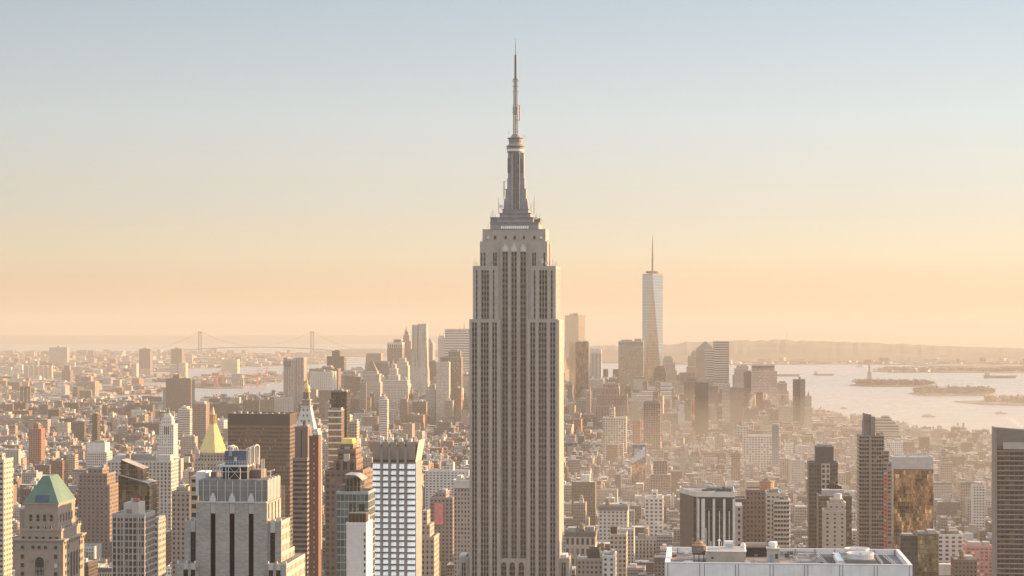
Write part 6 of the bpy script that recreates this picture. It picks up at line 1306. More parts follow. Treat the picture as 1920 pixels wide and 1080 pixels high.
dt('brown_side_wing', 'plain brown wing attached left of the pink gridded tower', OT, 5120, 30, [(1395, 1409, 698, 0)], S['brown'])
dt('small_pink_block', 'lower block with pale ribbed middle right of the pink gridded tower', OT, 5300, 40, [(1457.5, 1478.5, 740, 0), (1457.5, 1475.5, 718.5, 4)], var('pink', win=(3, 20, .5, 1)))
dt('two_tone_tower', 'brown brick half of a slim two tone riverside tower', AT, 4600, 30, [(1487.5, 1500, 712.5, 0)], S['brown'], kit=False)
dt('two_tone_tower', 'grey glass half of a slim two tone riverside tower', AT, 4590, 26, [(1500.2, 1510, 712, 0), (1498, 1501, 706.5, 2)], S['glassm'], kit=False, lm='the two tone riverside tower')
t, z, b = dt('cupola_tower', 'slim sunlit tower with a little cupola at the river edge', OT, 4520, 24, [(1509, 1523, 765, 0), (1510, 1521.5, 743, 2)], S['cream'], ('spire', 1516, 733, 4, (.3, .24, .19)), lm='the slim cupola tower', kit=False)
dt('stepped_brick_ziggurat', 'massive red brown brick block stepping up like a ziggurat', OT, 4650, 60, [(1117, 1177, 762, 0), (1119, 1176, 741, 4), (1127, 1161, 728, 10), (1131, 1160, 721, 14)], var('red', col=(.25, .155, .115), win=(3.6, 4, .45, .8)), lm='the red brown ziggurat')
dt('white_stepped_offices', 'pale grey offices stepping down to the east in long terraces', OT, 4950, 40, [(1193, 1259, 742, 0), (1204, 1259, 735, 4), (1214, 1259, 728, 8), (1228, 1259, 720.5, 12)], var('ltbands'), lm='the pale stepped offices', kit=True)
dt('unfinished_frame_tower', 'brown open framed tower of dark bays under construction', AT, 3900, 26, [(1206.5, 1238, 756, 0), (1208, 1236, 753, 2)], sty((.24, .18, .14), (5, 3.6, .75, .7), (.07, .055, .045)), lm='the open framed tower')
dt('brick_pier_house', 'narrow red brick apartment house left of the open framed tower', 'apartment house', 3850, 22, [(1186, 1201, 790, 0)], S['red'])
dt('cream_warehouse', 'big cream warehouse with gridded windows below the red brown ziggurat', 'warehouse', 3800, 50, [(1130, 1174, 784, 0), (1142, 1152, 766, 10)], sty((.46, .39, .32), (5, 4.4, .6, .6), (.13, .11, .09)), tank=True)
dt('white_gridded_offices', 'long white gridded office block in the western lofts', OT, 3500, 40, [(1393, 1464, 818, 0), (1382, 1404, 800, 4)], sty((.55, .49, .43), (5, 4.2, .6, .55), (.16, .135, .115)), lm='the long white gridded offices', tank=True)
dt('dark_blue_tower', 'small blue grey block beside the long white gridded offices', OT, 3420, 26, [(1448, 1460, 798, 0)], var('grey', col=(.2, .215, .25)))
dt('stepped_river_offices', 'grey banded offices stepping down toward the river', OT, 3950, 40, [(1641, 1690, 816, 0), (1641, 1685, 797, 3), (1641, 1679, 791, 6), (1641, 1672, 785.5, 9), (1653, 1668, 781, 12)], var('ltbands', col=(.40, .34, .28), win=(300, 5.2, 1.1, .45)), lm='the stepped river offices', kit=False)
dt('white_river_loft', 'white gridded loft below the stepped river offices', 'loft building', 3500, 40, [(1662, 1693, 829, 0)], S['white'])
dt('dark_river_block', 'small dark block at the river edge, right of the stepped river offices', 'warehouse', 3850, 30, [(1725.5, 1743, 821, 0)], S['dkbrown'])
dt('sunlit_stepped_house', 'stepped house with bright sunlit flank right of the gold reflecting tower', 'apartment house', 2900, 26, [(1764, 1786, 868, 0), (1766, 1779, 857, 3), (1766, 1773, 842, 6)], S['tan'], lm='the sunlit stepped house')
# eastern shore and beyond
dt('brown_curved_slab', 'massive dark brown housing slab with red sunlit edge near the river', 'apartment slab', 5150, 40, [(311, 358, 713, 0), (312, 357, 710.5, 3), (324.5, 336, 703, 10)], var('brown', col=(.155, .105, .085), win=(4.4, 3, .4, .5)), lm='the massive brown river slab', kit=False)
dt('grey_side_tower', 'lower grey brown tower attached left of the massive brown river slab', 'apartment slab', 5200, 40, [(305.5, 312, 728, 0)], S['grey'], kit=False)
dt('two_tone_office_block', 'grey office block with sunlit ribbed west side across the river', OT, 7000, 50, [(142, 178, 716, 0), (153, 170, 707, 8)], var('ribbed', col=(.26, .21, .18)), base=4, lm='the grey block across the river')
for l, r_, p, Y, lb in ((261, 281.5, 654.5, 10500, 'left one of two brown slabs on the far eastern shore'), (320.8, 341, 654.5, 10500, 'right one of two brown slabs on the far eastern shore')):
    dt('far_brown_slab', lb, 'apartment slab', Y, 45, [(l, r_, p, 0), ((l + r_) / 2 - 2, (l + r_) / 2 + 2, p - 2.3, 14)], var('brown', col=(.19, .13, .10)), base=4, kit=False, lm='the twin far brown slabs' if l < 300 else None)
dt('far_long_slab', 'long low grey slab on the hazy eastern horizon', 'apartment slab', 12500, 45, [(92, 126, 651.5, 0), (107, 112, 649, 8)], S['grey'], base=4, kit=False)
dt('white_port_warehouse', 'long pale warehouse on the far shore under the bridge', 'warehouse', 10800, 60, [(415, 445, 674, 0), (395, 416, 672, 4)], S['cream'], base=4, kit=False)
dt('far_loft_block', 'sunlit loft blocks on the shore below the twin brown slabs', 'warehouse', 9800, 45, [(319, 332, 683.5, 0)], S['pink'], base=4, kit=False)
dt('far_white_block', 'pair of pale blocks right of the sunlit far lofts', 'warehouse', 9800, 45, [(335, 348, 681, 0)], S['cream'], base=4, kit=False)
dt('far_cream_block', 'pale block on the far shore below the dark ridge, left of the twin slabs', 'warehouse', 9500, 40, [(247, 256, 682.5, 0)], S['cream'], base=4, kit=False)
dt('grain_silo_tower', 'dark stepped industrial tower on the far shore', 'warehouse', 8700, 40, [(115.5, 132, 695, 0), (120, 130, 686, 6)], S['brown'], base=4, kit=False)
t = None
for k in range(6):
    px = 44.5 + k * 9.2
    dt('pale_housing_slab', 'one of a row of six alike pale housing slabs on the far eastern shore', 'apartment slab', 9300, 20, [(px, px + 6.4, 685.5, 0)], S['cream'], base=4, group='row of pale housing slabs', kit=False, rail=False)
# ------------------------------------------------------------------ bridges, statue, cranes, boats
def XY(px, D):
    lat = (px - 960) / F * D; return lat * C_ - D * S_, lat * S_ + D * C_
def tri_bar(m, a, b, w, st): m.bar(a, b, w, st)
for l, r_, p, Y, cl, lb in [(455, 486, 752, 4850, 'dkbrown', 'dark low housing block beside the two tower cranes'), (487, 514, 750, 4800, 'brown', 'brown housing block left of the blank ribbed river tower'), (514, 546, 746.5, 4700, 'grey', 'grey brown housing block at the foot of the blank ribbed river tower'),
                            (394, 446, 759, 4900, 'dkbrown', 'dark housing block behind the gold pyramid'), (174, 201, 762, 5300, 'dkbrown', 'dark housing block under the stone bridge deck'), (202, 229, 766, 5200, 'brown', 'brown housing block between two dark blocks under the stone bridge'),
                            (236, 286, 760, 5000, 'dkbrown', 'longest dark housing block under the stone bridge deck'), (-8, 24, 759, 5250, 'brown', 'brown housing block at the picture edge under the stone bridge'), (26, 48, 757, 5200, 'dkbrown', 'dark housing block under the stone bridge pylon')]:
    dt('riverside_housing_block', lb, 'apartment slab', Y, 26, [(l, r_, p, 0), (l + (r_ - l) * .35, l + (r_ - l) * .55, p - 4, 5)], var(cl, win=(4, 3, .45, .5)), group='riverside housing blocks', kit=False)

def far_bridge():
    D = 18300; a, b = XY(375, D), XY(585.5, D); ca = ((a[0] + b[0]) / 2, (a[1] + b[1]) / 2)
    t = thing('suspension_bridge', 'distant long suspension bridge with two grey towers on the hazy horizon', 'bridge', (*ca, -drop(*ca)), lm='the distant suspension bridge')
    st = flat((.16, .17, .175)); d = Vector((b[0] - a[0], b[1] - a[1], 0)); L_ = d.length; d.normalize(); n = Vector((-d.y, d.x, 0))
    P = lambda s, off, z: tuple(Vector((*a, 0)) + d * s + n * off + Vector((0, 0, z)))
    zt = PZ(621.5, *a); zd = PZ(653.5, *a); zm = PZ(650.0, *ca); ps = L_ / 210.5
    def boxb(m, s0, s1, o0, o1, z0, z1): m.prism([P(s0, o0, 0)[:2], P(s1, o0, 0)[:2], P(s1, o1, 0)[:2], P(s0, o1, 0)[:2]], z0, z1, st, bottom=True)
    for s in (0, L_):
        m = MB(); g = -drop(*a) - 2
        for o in (-11, 11): boxb(m, s + o * 1.05 - 6.5, s + o * 1.05 + 6.5, -9, 9, g, zt - 22)
        boxb(m, s - 19, s + 19, -9, 9, zt - 22, zt); boxb(m, s - 19, s + 19, -8, 8, zd - 14, zd + 3); boxb(m, s - 24, s + 24, -16, 16, g, g + 22); m.build('tower', t)
    m = MB(); N = 40; x0, x1 = -105 * ps, L_ + 170 * ps
    zz = lambda s: zd + (zm - zd) * max(-1.6, 1 - ((s - L_ / 2) / (L_ / 2)) ** 2)
    for k in range(N):
        s0, s1 = x0 + (x1 - x0) * k / N, x0 + (x1 - x0) * (k + 1) / N; q = [P(s0, -16, zz(s0)), P(s1, -16, zz(s1)), P(s1, 16, zz(s1)), P(s0, 16, zz(s0))]; w = [(x, y, z - 9) for x, y, z in q]
        m.face(q, st); m.face([w[1], w[0], q[0], q[1]][::-1], st); m.face([w[0], w[1], q[1], q[0]], st); m.face([w[3], w[2], q[2], q[3]], st); m.face(list(reversed(w)), st)
    m.build('deck', t)
    zs = PZ(648.6, *ca)
    for o in (-13, 13):
        m = MB(); pts = []
        for k in range(9): u = k / 8; pts.append(P(-85 * ps * (1 - u), o, zd + (zt - zd) * u ** 1.5))
        for k in range(1, 21): u = k / 20; pts.append(P(L_ * u, o, zs + (zt - zs) * (2 * u - 1) ** 2))
        for k in range(1, 9): u = 1 - k / 8; pts.append(P(L_ + 80 * ps * (1 - u), o, zd + (zt - zd) * u ** 1.5))
        for p, q in zip(pts, pts[1:]): m.bar(p, q, 1.7, st)
        m.build('main_cable', t)
    for s in (-60 * ps, -30 * ps, L_ + 50 * ps, L_ + 95 * ps): m = MB(); boxb(m, s - 4, s + 4, -10, 10, -drop(*a) - 2, zd - 9); m.build('pier', t)
far_bridge()
def stone_bridge():
    D = 6250; a, b = XY(48, D), XY(308, D); t = thing('stone_bridge', 'dark old suspension bridge deck with arched stone pylon crossing the eastern river', 'bridge', (*a, -drop(*a)), lm='the dark stone bridge')
    st = flat((.105, .085, .075)); d = Vector((b[0] - a[0], b[1] - a[1], 0)); L_ = d.length; d.normalize(); n = Vector((-d.y, d.x, 0)); P = lambda s, off, z: tuple(Vector((*a, 0)) + d * s + n * off + Vector((0, 0, z)))
    zt = PZ(724.5, *a); zd = PZ(752.5, *a); zm = PZ(749.6, *a); g = -drop(*a) - 1
    m = MB()
    bx = lambda s0, s1, o0, o1, z0, z1: m.prism([P(s0, o0, 0)[:2], P(s1, o0, 0)[:2], P(s1, o1, 0)[:2], P(s0, o1, 0)[:2]], z0, z1, st, bottom=True)
    for s0, s1 in ((-15, -9.5), (-3, 3), (9.5, 15)): bx(s0, s1, -8, 8, g, zt - 7)
    bx(-16, 16, -8.5, 8.5, zt - 7, zt); bx(-15, 15, -8, 8, g, zd - 3); m.build('tower', t)
    m = MB(); N = 24; x0, x1 = -150, L_ + 330; zz = lambda s: zd + (zm - zd) * max(-1.2, 1 - ((s - L_ / 2) / (L_ / 2)) ** 2)
    for k in range(N):
        s0, s1 = x0 + (x1 - x0) * k / N, x0 + (x1 - x0) * (k + 1) / N; q = [P(s0, -13, zz(s0)), P(s1, -13, zz(s1)), P(s1, 13, zz(s1)), P(s0, 13, zz(s0))]; w = [(x, y, z - 6.5) for x, y, z in q]
        m.face(q, st); m.face([w[0], w[1], q[1], q[0]], st); m.face([w[3], w[2], q[2], q[3]][::-1], st); m.face(list(reversed(w)), st)
    m.build('deck', t)
    for o in (-11, 11):
        m = MB(); pts = [P(-150 * (1 - u), o, zd + (zt - 3 - zd) * u ** 1.4) for u in [k / 6 for k in range(7)]] + [P(L_ * u, o, zm + 1 + (zt - 4 - zm) * (2 * u - 1) ** 2) for u in [k / 20 for k in range(1, 21)]]
        for p, q in zip(pts, pts[1:]): m.bar(p, q, .7, st)
        m.build('main_cable', t)
stone_bridge()
def statue():
    x, y = GP(1630, 717.5); zb = 3 - drop(x, y); D = dep(x, y); s = D / F
    t = thing('robed_statue', 'greenish robed statue raising a torch on a tall stone pedestal on its island', 'statue', (x, y, zb), lm='the robed statue')
    stn = flat((.30, .26, .22), 'stone'); gr = flat((.17, .24, .20)); H = 92.0
    m = MB(); n = 22
    star = [(x + (34 if k % 2 == 0 else 22) * math.cos(2 * math.pi * k / n), y + (34 if k % 2 == 0 else 22) * math.sin(2 * math.pi * k / n)) for k in range(n)]
    m.prism(star, zb, zb + 10, stn); m.build('star_base', t)
    sq = lambda h: [(x - h, y - h), (x + h, y - h), (x + h, y + h), (x - h, y + h)]
    m = MB(); m.prism(sq(15), zb + 10, zb + 16, stn); m.prism(sq(10.5), zb + 16, zb + 44, stn, sq(7.6)); m.prism(sq(8.6), zb + 44, zb + 46.5, stn, bottom=True); m.build('pedestal', t)
    m = MB(); z0 = zb + 46.5
    prof = [(5.6, 0), (5.3, 4), (4.6, 12), (4.3, 18), (4.6, 22), (4.9, 26), (4.3, 29), (2.0, 30.5), (1.5, 31.5), (2.0, 33), (2.1, 35), (1.6, 36.6), (.1, 37.2)]
    m.ring(x, y, [(r, z0 + z) for r, z in prof], gr, 14, sy=.8)
    m.bar((x - 3.8, y, z0 + 27), (x - 5.2, y - .6, z0 + 36), 1.25, gr, 8); m.bar((x - 5.2, y - .6, z0 + 36), (x - 4.9, y - .6, z0 + 42), 1.0, gr, 8)
    m.bar((x + 3.8, y, z0 + 27), (x + 4.6, y - 2.4, z0 + 20), 1.3, gr, 8); m.rbox(x + 4.2, y - 3.2, 2.4, 1.0, .2, z0 + 17, z0 + 24, gr)
    for k in range(7): a = math.pi * k / 6; m.bar((x + 1.6 * math.cos(a), y, z0 + 36 + 1.2 * math.sin(a)), (x + 4.2 * math.cos(a), y, z0 + 36 + 3.6 * math.sin(a)), .3, gr)
    m.build('figure', t)
    m = MB(); m.ring(x - 4.9, y - .6, [(.5, z0 + 42), (1.8, z0 + 43), (1.8, z0 + 43.6)], gr, 10); m.ring(x - 4.9, y - .6, [(1.0, z0 + 43.6), (1.3, z0 + 44.6), (.1, z0 + 46.6)], flat((.8, .55, .18), 'gold'), 10); m.build('torch', t)
statue()
def gantry(px, py, h, lb, rot=0.0):
    x, y = GP(px, py); z = 4 - drop(x, y); t = thing('gantry_crane', lb, 'crane', (x, y, z), 'red port cranes'); st = flat((.52, .17, .12)); w = h * .17; d = h * .13
    m = MB()
    for sx in (-w, w):
        for sy in (-d, d): m.bar((x + sx, y + sy, z), (x + sx, y + sy, z + h * .56), 1.5, st)
        m.bar((x + sx, y - d, z + h * .2), (x + sx, y + d, z + h * .2), 1.2, st)
    for sy in (-d, d): m.bar((x - w, y + sy, z + h * .22), (x + w, y + sy, z + h * .22), 1.3, st); m.bar((x - w, y + sy, z + h * .52), (x + w, y + sy, z + h * .52), 1.5, st)
    m.build('portal', t)
    m = MB(); m.bar((x - w * 1.6, y, z + h * .56), (x + w * 1.2, y, z + h * .56), 1.6, st); m.build('girder', t)
    m = MB(); m.bar((x + w, y, z + h * .56), (x + w * 1.9, y, z + h * 1.0), 1.4, st); m.bar((x + w * .2, y, z + h * .8), (x + w * 1.7, y, z + h * .92), .7, st); m.build('boom', t)
    m = MB(); m.bar((x - w * .2, y, z + h * .56), (x + w * .2, y, z + h * .82), 1.2, st); m.build('apex_frame', t)
    MB().box(x - w * .7, x - w * .1, y - 4, y + 4, z + h * .57, z + h * .66, st).build('machine_house', t)
gantry(402, 726, 70, 'red port crane at the left end of the container quay'); gantry(412, 726.5, 84, 'taller red port crane with raised boom, second on the container quay'); gantry(476, 727, 80, 'red port crane left of its twin near the blank ribbed river tower'); gantry(490, 727.5, 92, 'tallest red port crane, nearest the blank ribbed river tower')
def tower_crane(px0, p0, px1, p1, Y, lb):
    x0, y0 = XY(px0, Y); x1, y1 = XY(px1, Y); t = thing('tower_crane', lb, 'crane', (x0, y0, gz(x0, y0)), 'two cranes by the river'); st = flat((.14, .12, .11))
    MB().bar((x0, y0, gz(x0, y0)), (x0, y0, PZ(p0, x0, y0)), 1.3, st).build('mast', t); MB().bar((x0, y0, PZ(p0, x0, y0)), (x1, y1, PZ(p1, x1, y1)), .9, st).build('jib', t); MB().box(x0 - 3, x0 + 3, y0 - 2, y0 + 2, PZ(p0, x0, y0) - 5, PZ(p0, x0, y0), st).build('cab', t)
tower_crane(447.5, 760, 440, 739, 4950, 'thin crane with leaning jib, left one of two over the river housing'); tower_crane(466, 753, 462.3, 737, 5000, 'thin crane with leaning jib, right one of two over the river housing')
def boat(name, px, py, L_, lb, col, rot=0.1, cab=True, wake=0):
    x, y = GP(px, py); z = -drop(x, y); t = thing(name, lb, 'boat', (x, y, z)); c, s = math.cos(rot), math.sin(rot); st = flat(col); w = L_ * .13
    R2 = lambda a, b: (x + c * a - s * b, y + s * a + c * b)
    hull = [R2(-L_ / 2, -w), R2(L_ * .3, -w), R2(L_ / 2, 0), R2(L_ * .3, w), R2(-L_ / 2, w)]; low = [R2(-L_ / 2 * .94, -w * .8), R2(L_ * .28, -w * .8), R2(L_ * .44, 0), R2(L_ * .28, w * .8), R2(-L_ / 2 * .94, w * .8)]
    MB().prism(low, z - .5, z + L_ * .07 + 1, st, hull).build('hull', t)
    if cab:
        MB().rbox(*R2(-L_ * .1, 0), L_ * .5, w * 1.5, rot, z + L_ * .07 + 1, z + L_ * .14 + 2, sty((.6, .57, .52), (2, 3, .6, .5))).build('cabin', t); MB().rbox(*R2(L_ * .02, 0), L_ * .18, w * 1.1, rot, z + L_ * .14 + 2, z + L_ * .2 + 2.5, flat((.55, .5, .45))).build('wheelhouse', t)
    else: MB().rbox(*R2(-L_ * .4, 0), L_ * .12, w * 1.4, rot, z + L_ * .07 + 1, z + L_ * .18 + 2, flat((.4, .36, .32))).build('deckhouse', t)
    if wake:
        m = MB(); fs = flat((.72, .70, .67)); k = 1 if wake > 0 else -1; e = k * abs(wake)
        for q in (-1, 1): m.face([(*R2(-k * L_ * .45, q * w * .6), z + .35), (*R2(-e, q * w * 2.4), z + .35), (*R2(-e, q * w * 1.2), z + .35)][::(1 if q * k > 0 else -1)], fs)
        o = m.build('boat_wake'); o['kind'] = 'stuff'
boat('harbour_tug', 1741.5, 781.8, 42, 'pale ferry with long hull on the river near the tall banded tower', (.34, .29, .25), .1)
boat('river_ferry', 1876.5, 776, 36, 'rounded white boat on the river near the picture edge', (.4, .36, .32), -.1); boat('motor_boat', 1581, 766, 24, 'small motor boat pulling a white wake across the river', (.32, .28, .25), 3.0, True, 120)
boat('cargo_barge', 1474, 705.5, 150, 'long low barge with deckhouse behind the pink gridded tower', (.3, .25, .2), .0, False); boat('cargo_barge', 1876, 708.5, 170, 'flat empty barge on the open bay below the far islands', (.28, .24, .2), .02, False); boat('sail_boat', 1613.5, 688, 60, 'tiny pale boat at the tip of the far island shore', (.6, .55, .5), .3)
boat('cargo_barge', 1545, 704, 110, 'small barge far out on the bay, left of the robed statue', (.3, .26, .22), .0, False)
# island buildings
def isl(name, lb, cat, px0, px1, py, ptop, dpt, st, caps=(), cat_lm=None):
    x, y = GP((px0 + px1) / 2, py); Y = y; x0, x1 = PX(px0, Y), PX(px1, Y); z = 3 - drop(x, y); t = thing(name, lb, cat, (x, Y, z), lm=cat_lm)
    zt = PZ(ptop, x, Y); MB().box(x0, x1, Y, Y + dpt, z, zt, st).build('hall', t)
    for k in caps:
        if k[0] == 'tower': a, b = PX(k[1], Y), PX(k[2], Y); zz = PZ(k[3], x, Y); m = MB(); m.box(a, b, Y - 3, Y + (b - a) - 3, z, zz, st); m.ring((a + b) / 2, Y - 3 + (b - a) / 2, [((b - a) * .55, zz), ((b - a) * .3, zz + (b - a) * .5), (.1, zz + (b - a) * .9)], flat((.2, .24, .2), 'copper'), 8); m.build('turret', t)
        if k[0] == 'gable': a, b = PX(k[1], Y), PX(k[2], Y); zz = PZ(k[3], x, Y); MB().prism([(a, Y), (b, Y), (b, Y + dpt), (a, Y + dpt)], zt, zz, flat((.2, .15, .12)), [(a + (b - a) * .12, Y + dpt * .45), (b - (b - a) * .12, Y + dpt * .45), (b - (b - a) * .12, Y + dpt * .55), (a + (b - a) * .12, Y + dpt * .55)]).build('hip_roof', t)
    return t
isl('island_hall', 'large brick hall with corner turrets on the second island', 'hall', 1754.5, 1781, 738, 727, 60, var('tan', win=(8, 12, .5, .6)), [('tower', 1754, 1758.5, 724), ('tower', 1777, 1781.5, 724)], 'the turreted island hall')
isl('island_shed', 'long low pale building beside the turreted island hall', 'shed', 1782, 1810, 739.5, 733.5, 60, S['white']); isl('island_tower', 'squat pale tower above the trees of the second island', 'tower', 1813, 1818, 735, 722, 20, S['white'])
isl('island_house', 'brick hospital building among the trees of the second island', 'hall', 1822, 1834, 737, 730, 40, S['pink'])
isl('rail_terminal', 'dark terminal building with steep roof and pointed cupola on the pier', 'station', 1885, 1916, 754.5, 750, 60, S['brown'], [('gable', 1884.5, 1916.5, 743.5), ('tower', 1894.5, 1898, 742)], 'the pier terminal'); isl('terminal_shed', 'long low train shed on the pier left of the cupola terminal', 'shed', 1846, 1884, 754.8, 752, 60, S['grey'])
m = MB(); a, b = XY(1868, 8700), XY(1925, 8500); st = flat((.2, .17, .15)); za = PZ(737.5, *a); zb2 = PZ(738, *b); t = thing('causeway', 'thin low bridge running off the second island to the picture edge', 'bridge', (*a, -drop(*a)))
m.bar((*a, za), (*b, zb2), 1.5, st); m.build('deck', t)
for k in range(9): u = k / 8; x, y = a[0] + (b[0] - a[0]) * u, a[1] + (b[1] - a[1]) * u; MB().bar((x, y, -drop(x, y) - 1), (x, y, za + (zb2 - za) * u), 1.2, st).build('pile', t)
x, y = XY(1475, 17500); t = thing('radio_mast', 'hair thin radio mast on the western ridge', 'mast', (x, y, 80 - drop(x, y))); MB().bar((x, y, 60 - drop(x, y)), (x, y, PZ(624, x, y)), 3.2, flat((.3, .27, .25))).build('lattice_mast', t)
# bare winter trees
def woods(name, spots, r=6.5, h=13, seed=0, col=(.15, .10, .07), n=70, leaf=1.5):
    rnd = random.Random(seed); m = MB()
    for x, y, z in spots:
        hh = h * rnd.uniform(.7, 1.25); rr = r * rnd.uniform(.7, 1.2); g = rnd.uniform(.7, 1.3); st = flat(tuple(c * g for c in col))
        m.bar((x, y, z), (x, y, z + hh * .5), .3 + h * .012, st)
        for _ in range(n):
            a = rnd.uniform(0, 6.28); q = rr * math.sqrt(rnd.random()); zz = z + hh * (.62 + .36 * rnd.uniform(-1, 1) * math.sqrt(max(0, 1 - (q / rr) ** 2))); c = (x + q * math.cos(a), y + q * math.sin(a), zz)
            m.face([(c[0] + rnd.uniform(-leaf, leaf), c[1] + rnd.uniform(-leaf, leaf), c[2] + rnd.uniform(-leaf, leaf)) for _ in range(3)], st)
    o = m.build(name); o['kind'] = 'stuff'; return o
def scatter(px0, px1, py0, py1, n, seed, h=8, poly=None):
    rnd = random.Random(seed); out = []
    for _ in range(n):
        x, y = GP(rnd.uniform(px0, px1), rnd.uniform(py0, py1)); 
        if poly and not inside(LAND[poly], x, y): continue
        out.append((x, y, h - drop(x, y)))
    return out
woods('woodland', scatter(1604, 1750, 720, 724.5, 330, 1, 3, 'near_island_ground') + scatter(1715, 1866, 734, 741.5, 330, 2, 3, 'hospital_island_ground') + scatter(1635, 1985, 693, 698.5, 500, 3, 3, 'bayonne_ground') + scatter(1850, 1990, 752, 760, 120, 9, 3, 'rail_pier_ground'), 13, 19, 5, (.14, .10, .07), 26, 4.5)
woods('park_trees', scatter(203, 250, 828, 845, 90, 4) + scatter(1285, 1345, 905, 925, 60, 7) + scatter(1520, 1590, 793, 799, 160, 8, 8, 'ground') + scatter(1690, 1920, 820, 838, 120, 6, 8, 'ground'), 7, 15, 6, (.16, .115, .08), 60, 1.7)

# ------------------------------------------------------------------ the ordinary city
COLS = [('tan brick', (.36, .265, .20)), ('cream', (.47, .395, .315)), ('red brick', (.27, .145, .105)), ('brown brick', (.21, .145, .11)), ('pale grey', (.42, .385, .35)), ('white', (.60, .555, .51)), ('buff', (.41, .315, .235)), ('dark brown', (.12, .088, .07)), ('pinkish', (.41, .29, .24)), ('grey', (.29, .26, .235))]
ROOFS = [(.55, .53, .51), (.34, .31, .29), (.18, .165, .155), (.45, .41, .38), (.66, .65, .64), (.60, .58, .56), (.24, .20, .18)]
FEAT = ['flat roof', 'roof hut', 'two huts', 'water tank', 'dark cornice', 'stepped top', 'tall bulkhead', 'chimney']
recs = []
def overlaps(x0, x1, y0, y1): return any(x0 < b and x1 > a and y0 < d and y1 > c for a, b, c, d in BLOCKED)
GR = LAND['ground']
def city():
    rnd = random.Random(11); AV = [-1560, -1340, -1180, -1010, -790, -640, -500, -350, -205, 80, 365, 640, 920, 1200, 1480]
    Y = 1400.0; row = 0
    while Y < 7600:
        step = 80.5 if Y < 2950 else 74; half = 29.0 if Y < 2950 else 25.0
        xl, xr = -.385 * Y - 150, .185 * Y + 120
        for part in (0, 1):
            y0 = Y + part * (half + .6); x = xl + rnd.uniform(0, 20)
            while x < xr:
                if Y < 2100: w = rnd.choice((9, 11, 14, 16, 19, 23, 28, 36))
                elif Y < 2950: w = rnd.choice((7, 8, 9, 11, 14, 17, 22, 28))
                elif Y < 4300: w = rnd.choice((6.5, 7, 7.5, 8, 11, 14, 20, 26))
                else: w = rnd.choice((12, 16, 20, 26, 34, 44))
                if rnd.random() < .08: w *= 1.5
                x1 = x + w; bad = False
                if Y < 2950 or Y > 4300:
                    for a in AV:
                        if x < a + 13 and x1 > a - 13: x = a + 13; bad = True; break
                elif int((x + 9000) / 140) != int((x1 + 9000) / 140): x = x1 + 8; continue
                if bad: continue
                px, _ = proj((x + x1) / 2, Y, 50)
                d_ = half * rnd.uniform(.82, 1.0) if rnd.random() < .8 else half * rnd.uniform(.5, .8)
                gap = rnd.random() < (.06 if Y < 4300 else .12)
                ok = inside(GR, x - 8, y0) and inside(GR, x1 + 8, y0 + d_ + 12) and not overlaps(x, x1, y0, y0 + d_)
                if ok and not gap:
                    east = px < 600
                    if Y < 2100: h = rnd.choice((12, 15, 18, 22, 27, 32, 38, 44, 54)) * rnd.uniform(.85, 1.15)
                    elif Y < 2950: h = rnd.choice((12, 14, 16, 19, 22, 26, 32, 40)) * rnd.uniform(.85, 1.15); h = h if rnd.random() > .03 or w < 12 else rnd.uniform(50, 75)
                    elif Y < 4300: h = rnd.choice((13, 14, 15, 16, 18, 20, 24, 30)) * rnd.uniform(.85, 1.15); h = h if rnd.random() > (.04 if w > 12 else .0) else rnd.uniform(34, 60)
                    elif 560 < px < 1480 and Y > 4700: h = rnd.choice((24, 30, 38, 46, 60, 75)) * rnd.uniform(.85, 1.2); h = h if rnd.random() > .08 else rnd.uniform(80, 125)
                    else: h = rnd.choice((15, 18, 20, 24, 28, 34, 44)) * rnd.uniform(.85, 1.15)
                    if px > 1500 and Y > 3000: h = min(h, 34)
                    ci = rnd.choices(range(len(COLS)), (16, 10, 20, 17, 8, 12, 10, 11, 9, 11))[0]
                    g = rnd.uniform(.62, 1.18); c = tuple(max(.03, v * g * rnd.uniform(.97, 1.03)) for v in COLS[ci][1])
                    kind = 'row_house' if h < 19 and w < 14 else ('warehouse' if w > 36 and h < 40 else ('loft_building' if Y < 2900 and w > 14 and rnd.random() < .62 else ('apartment_house' if h < 70 else 'office_building')))
                    f = rnd.choices(range(8), (10, 18, 12, 22 if h > 20 else 4, 12, 12 if w > 14 and h > 25 else 0, 10, 10 if h < 26 else 3))[0]
                    recs.append(dict(x0=x, x1=x1, y0=y0, y1=y0 + d_, h=h, col=c, cn=COLS[ci][0], kind=kind, f=f, roof=rnd.choice(ROOFS), s=rnd.random(), blank=rnd.random() < .62,
                                     win=(rnd.uniform(1.7, 3.6), rnd.uniform(2.9, 4.0), rnd.uniform(.4, .7), rnd.uniform(.42, .68)), rot=0 if Y < 2950 or Y > 6000 else rnd.choice((0, 0, .0, .12, -.1))))
                x = x1 + (0.25 if rnd.random() < .8 else rnd.uniform(2, 9))
        Y += step; row += 1
city()
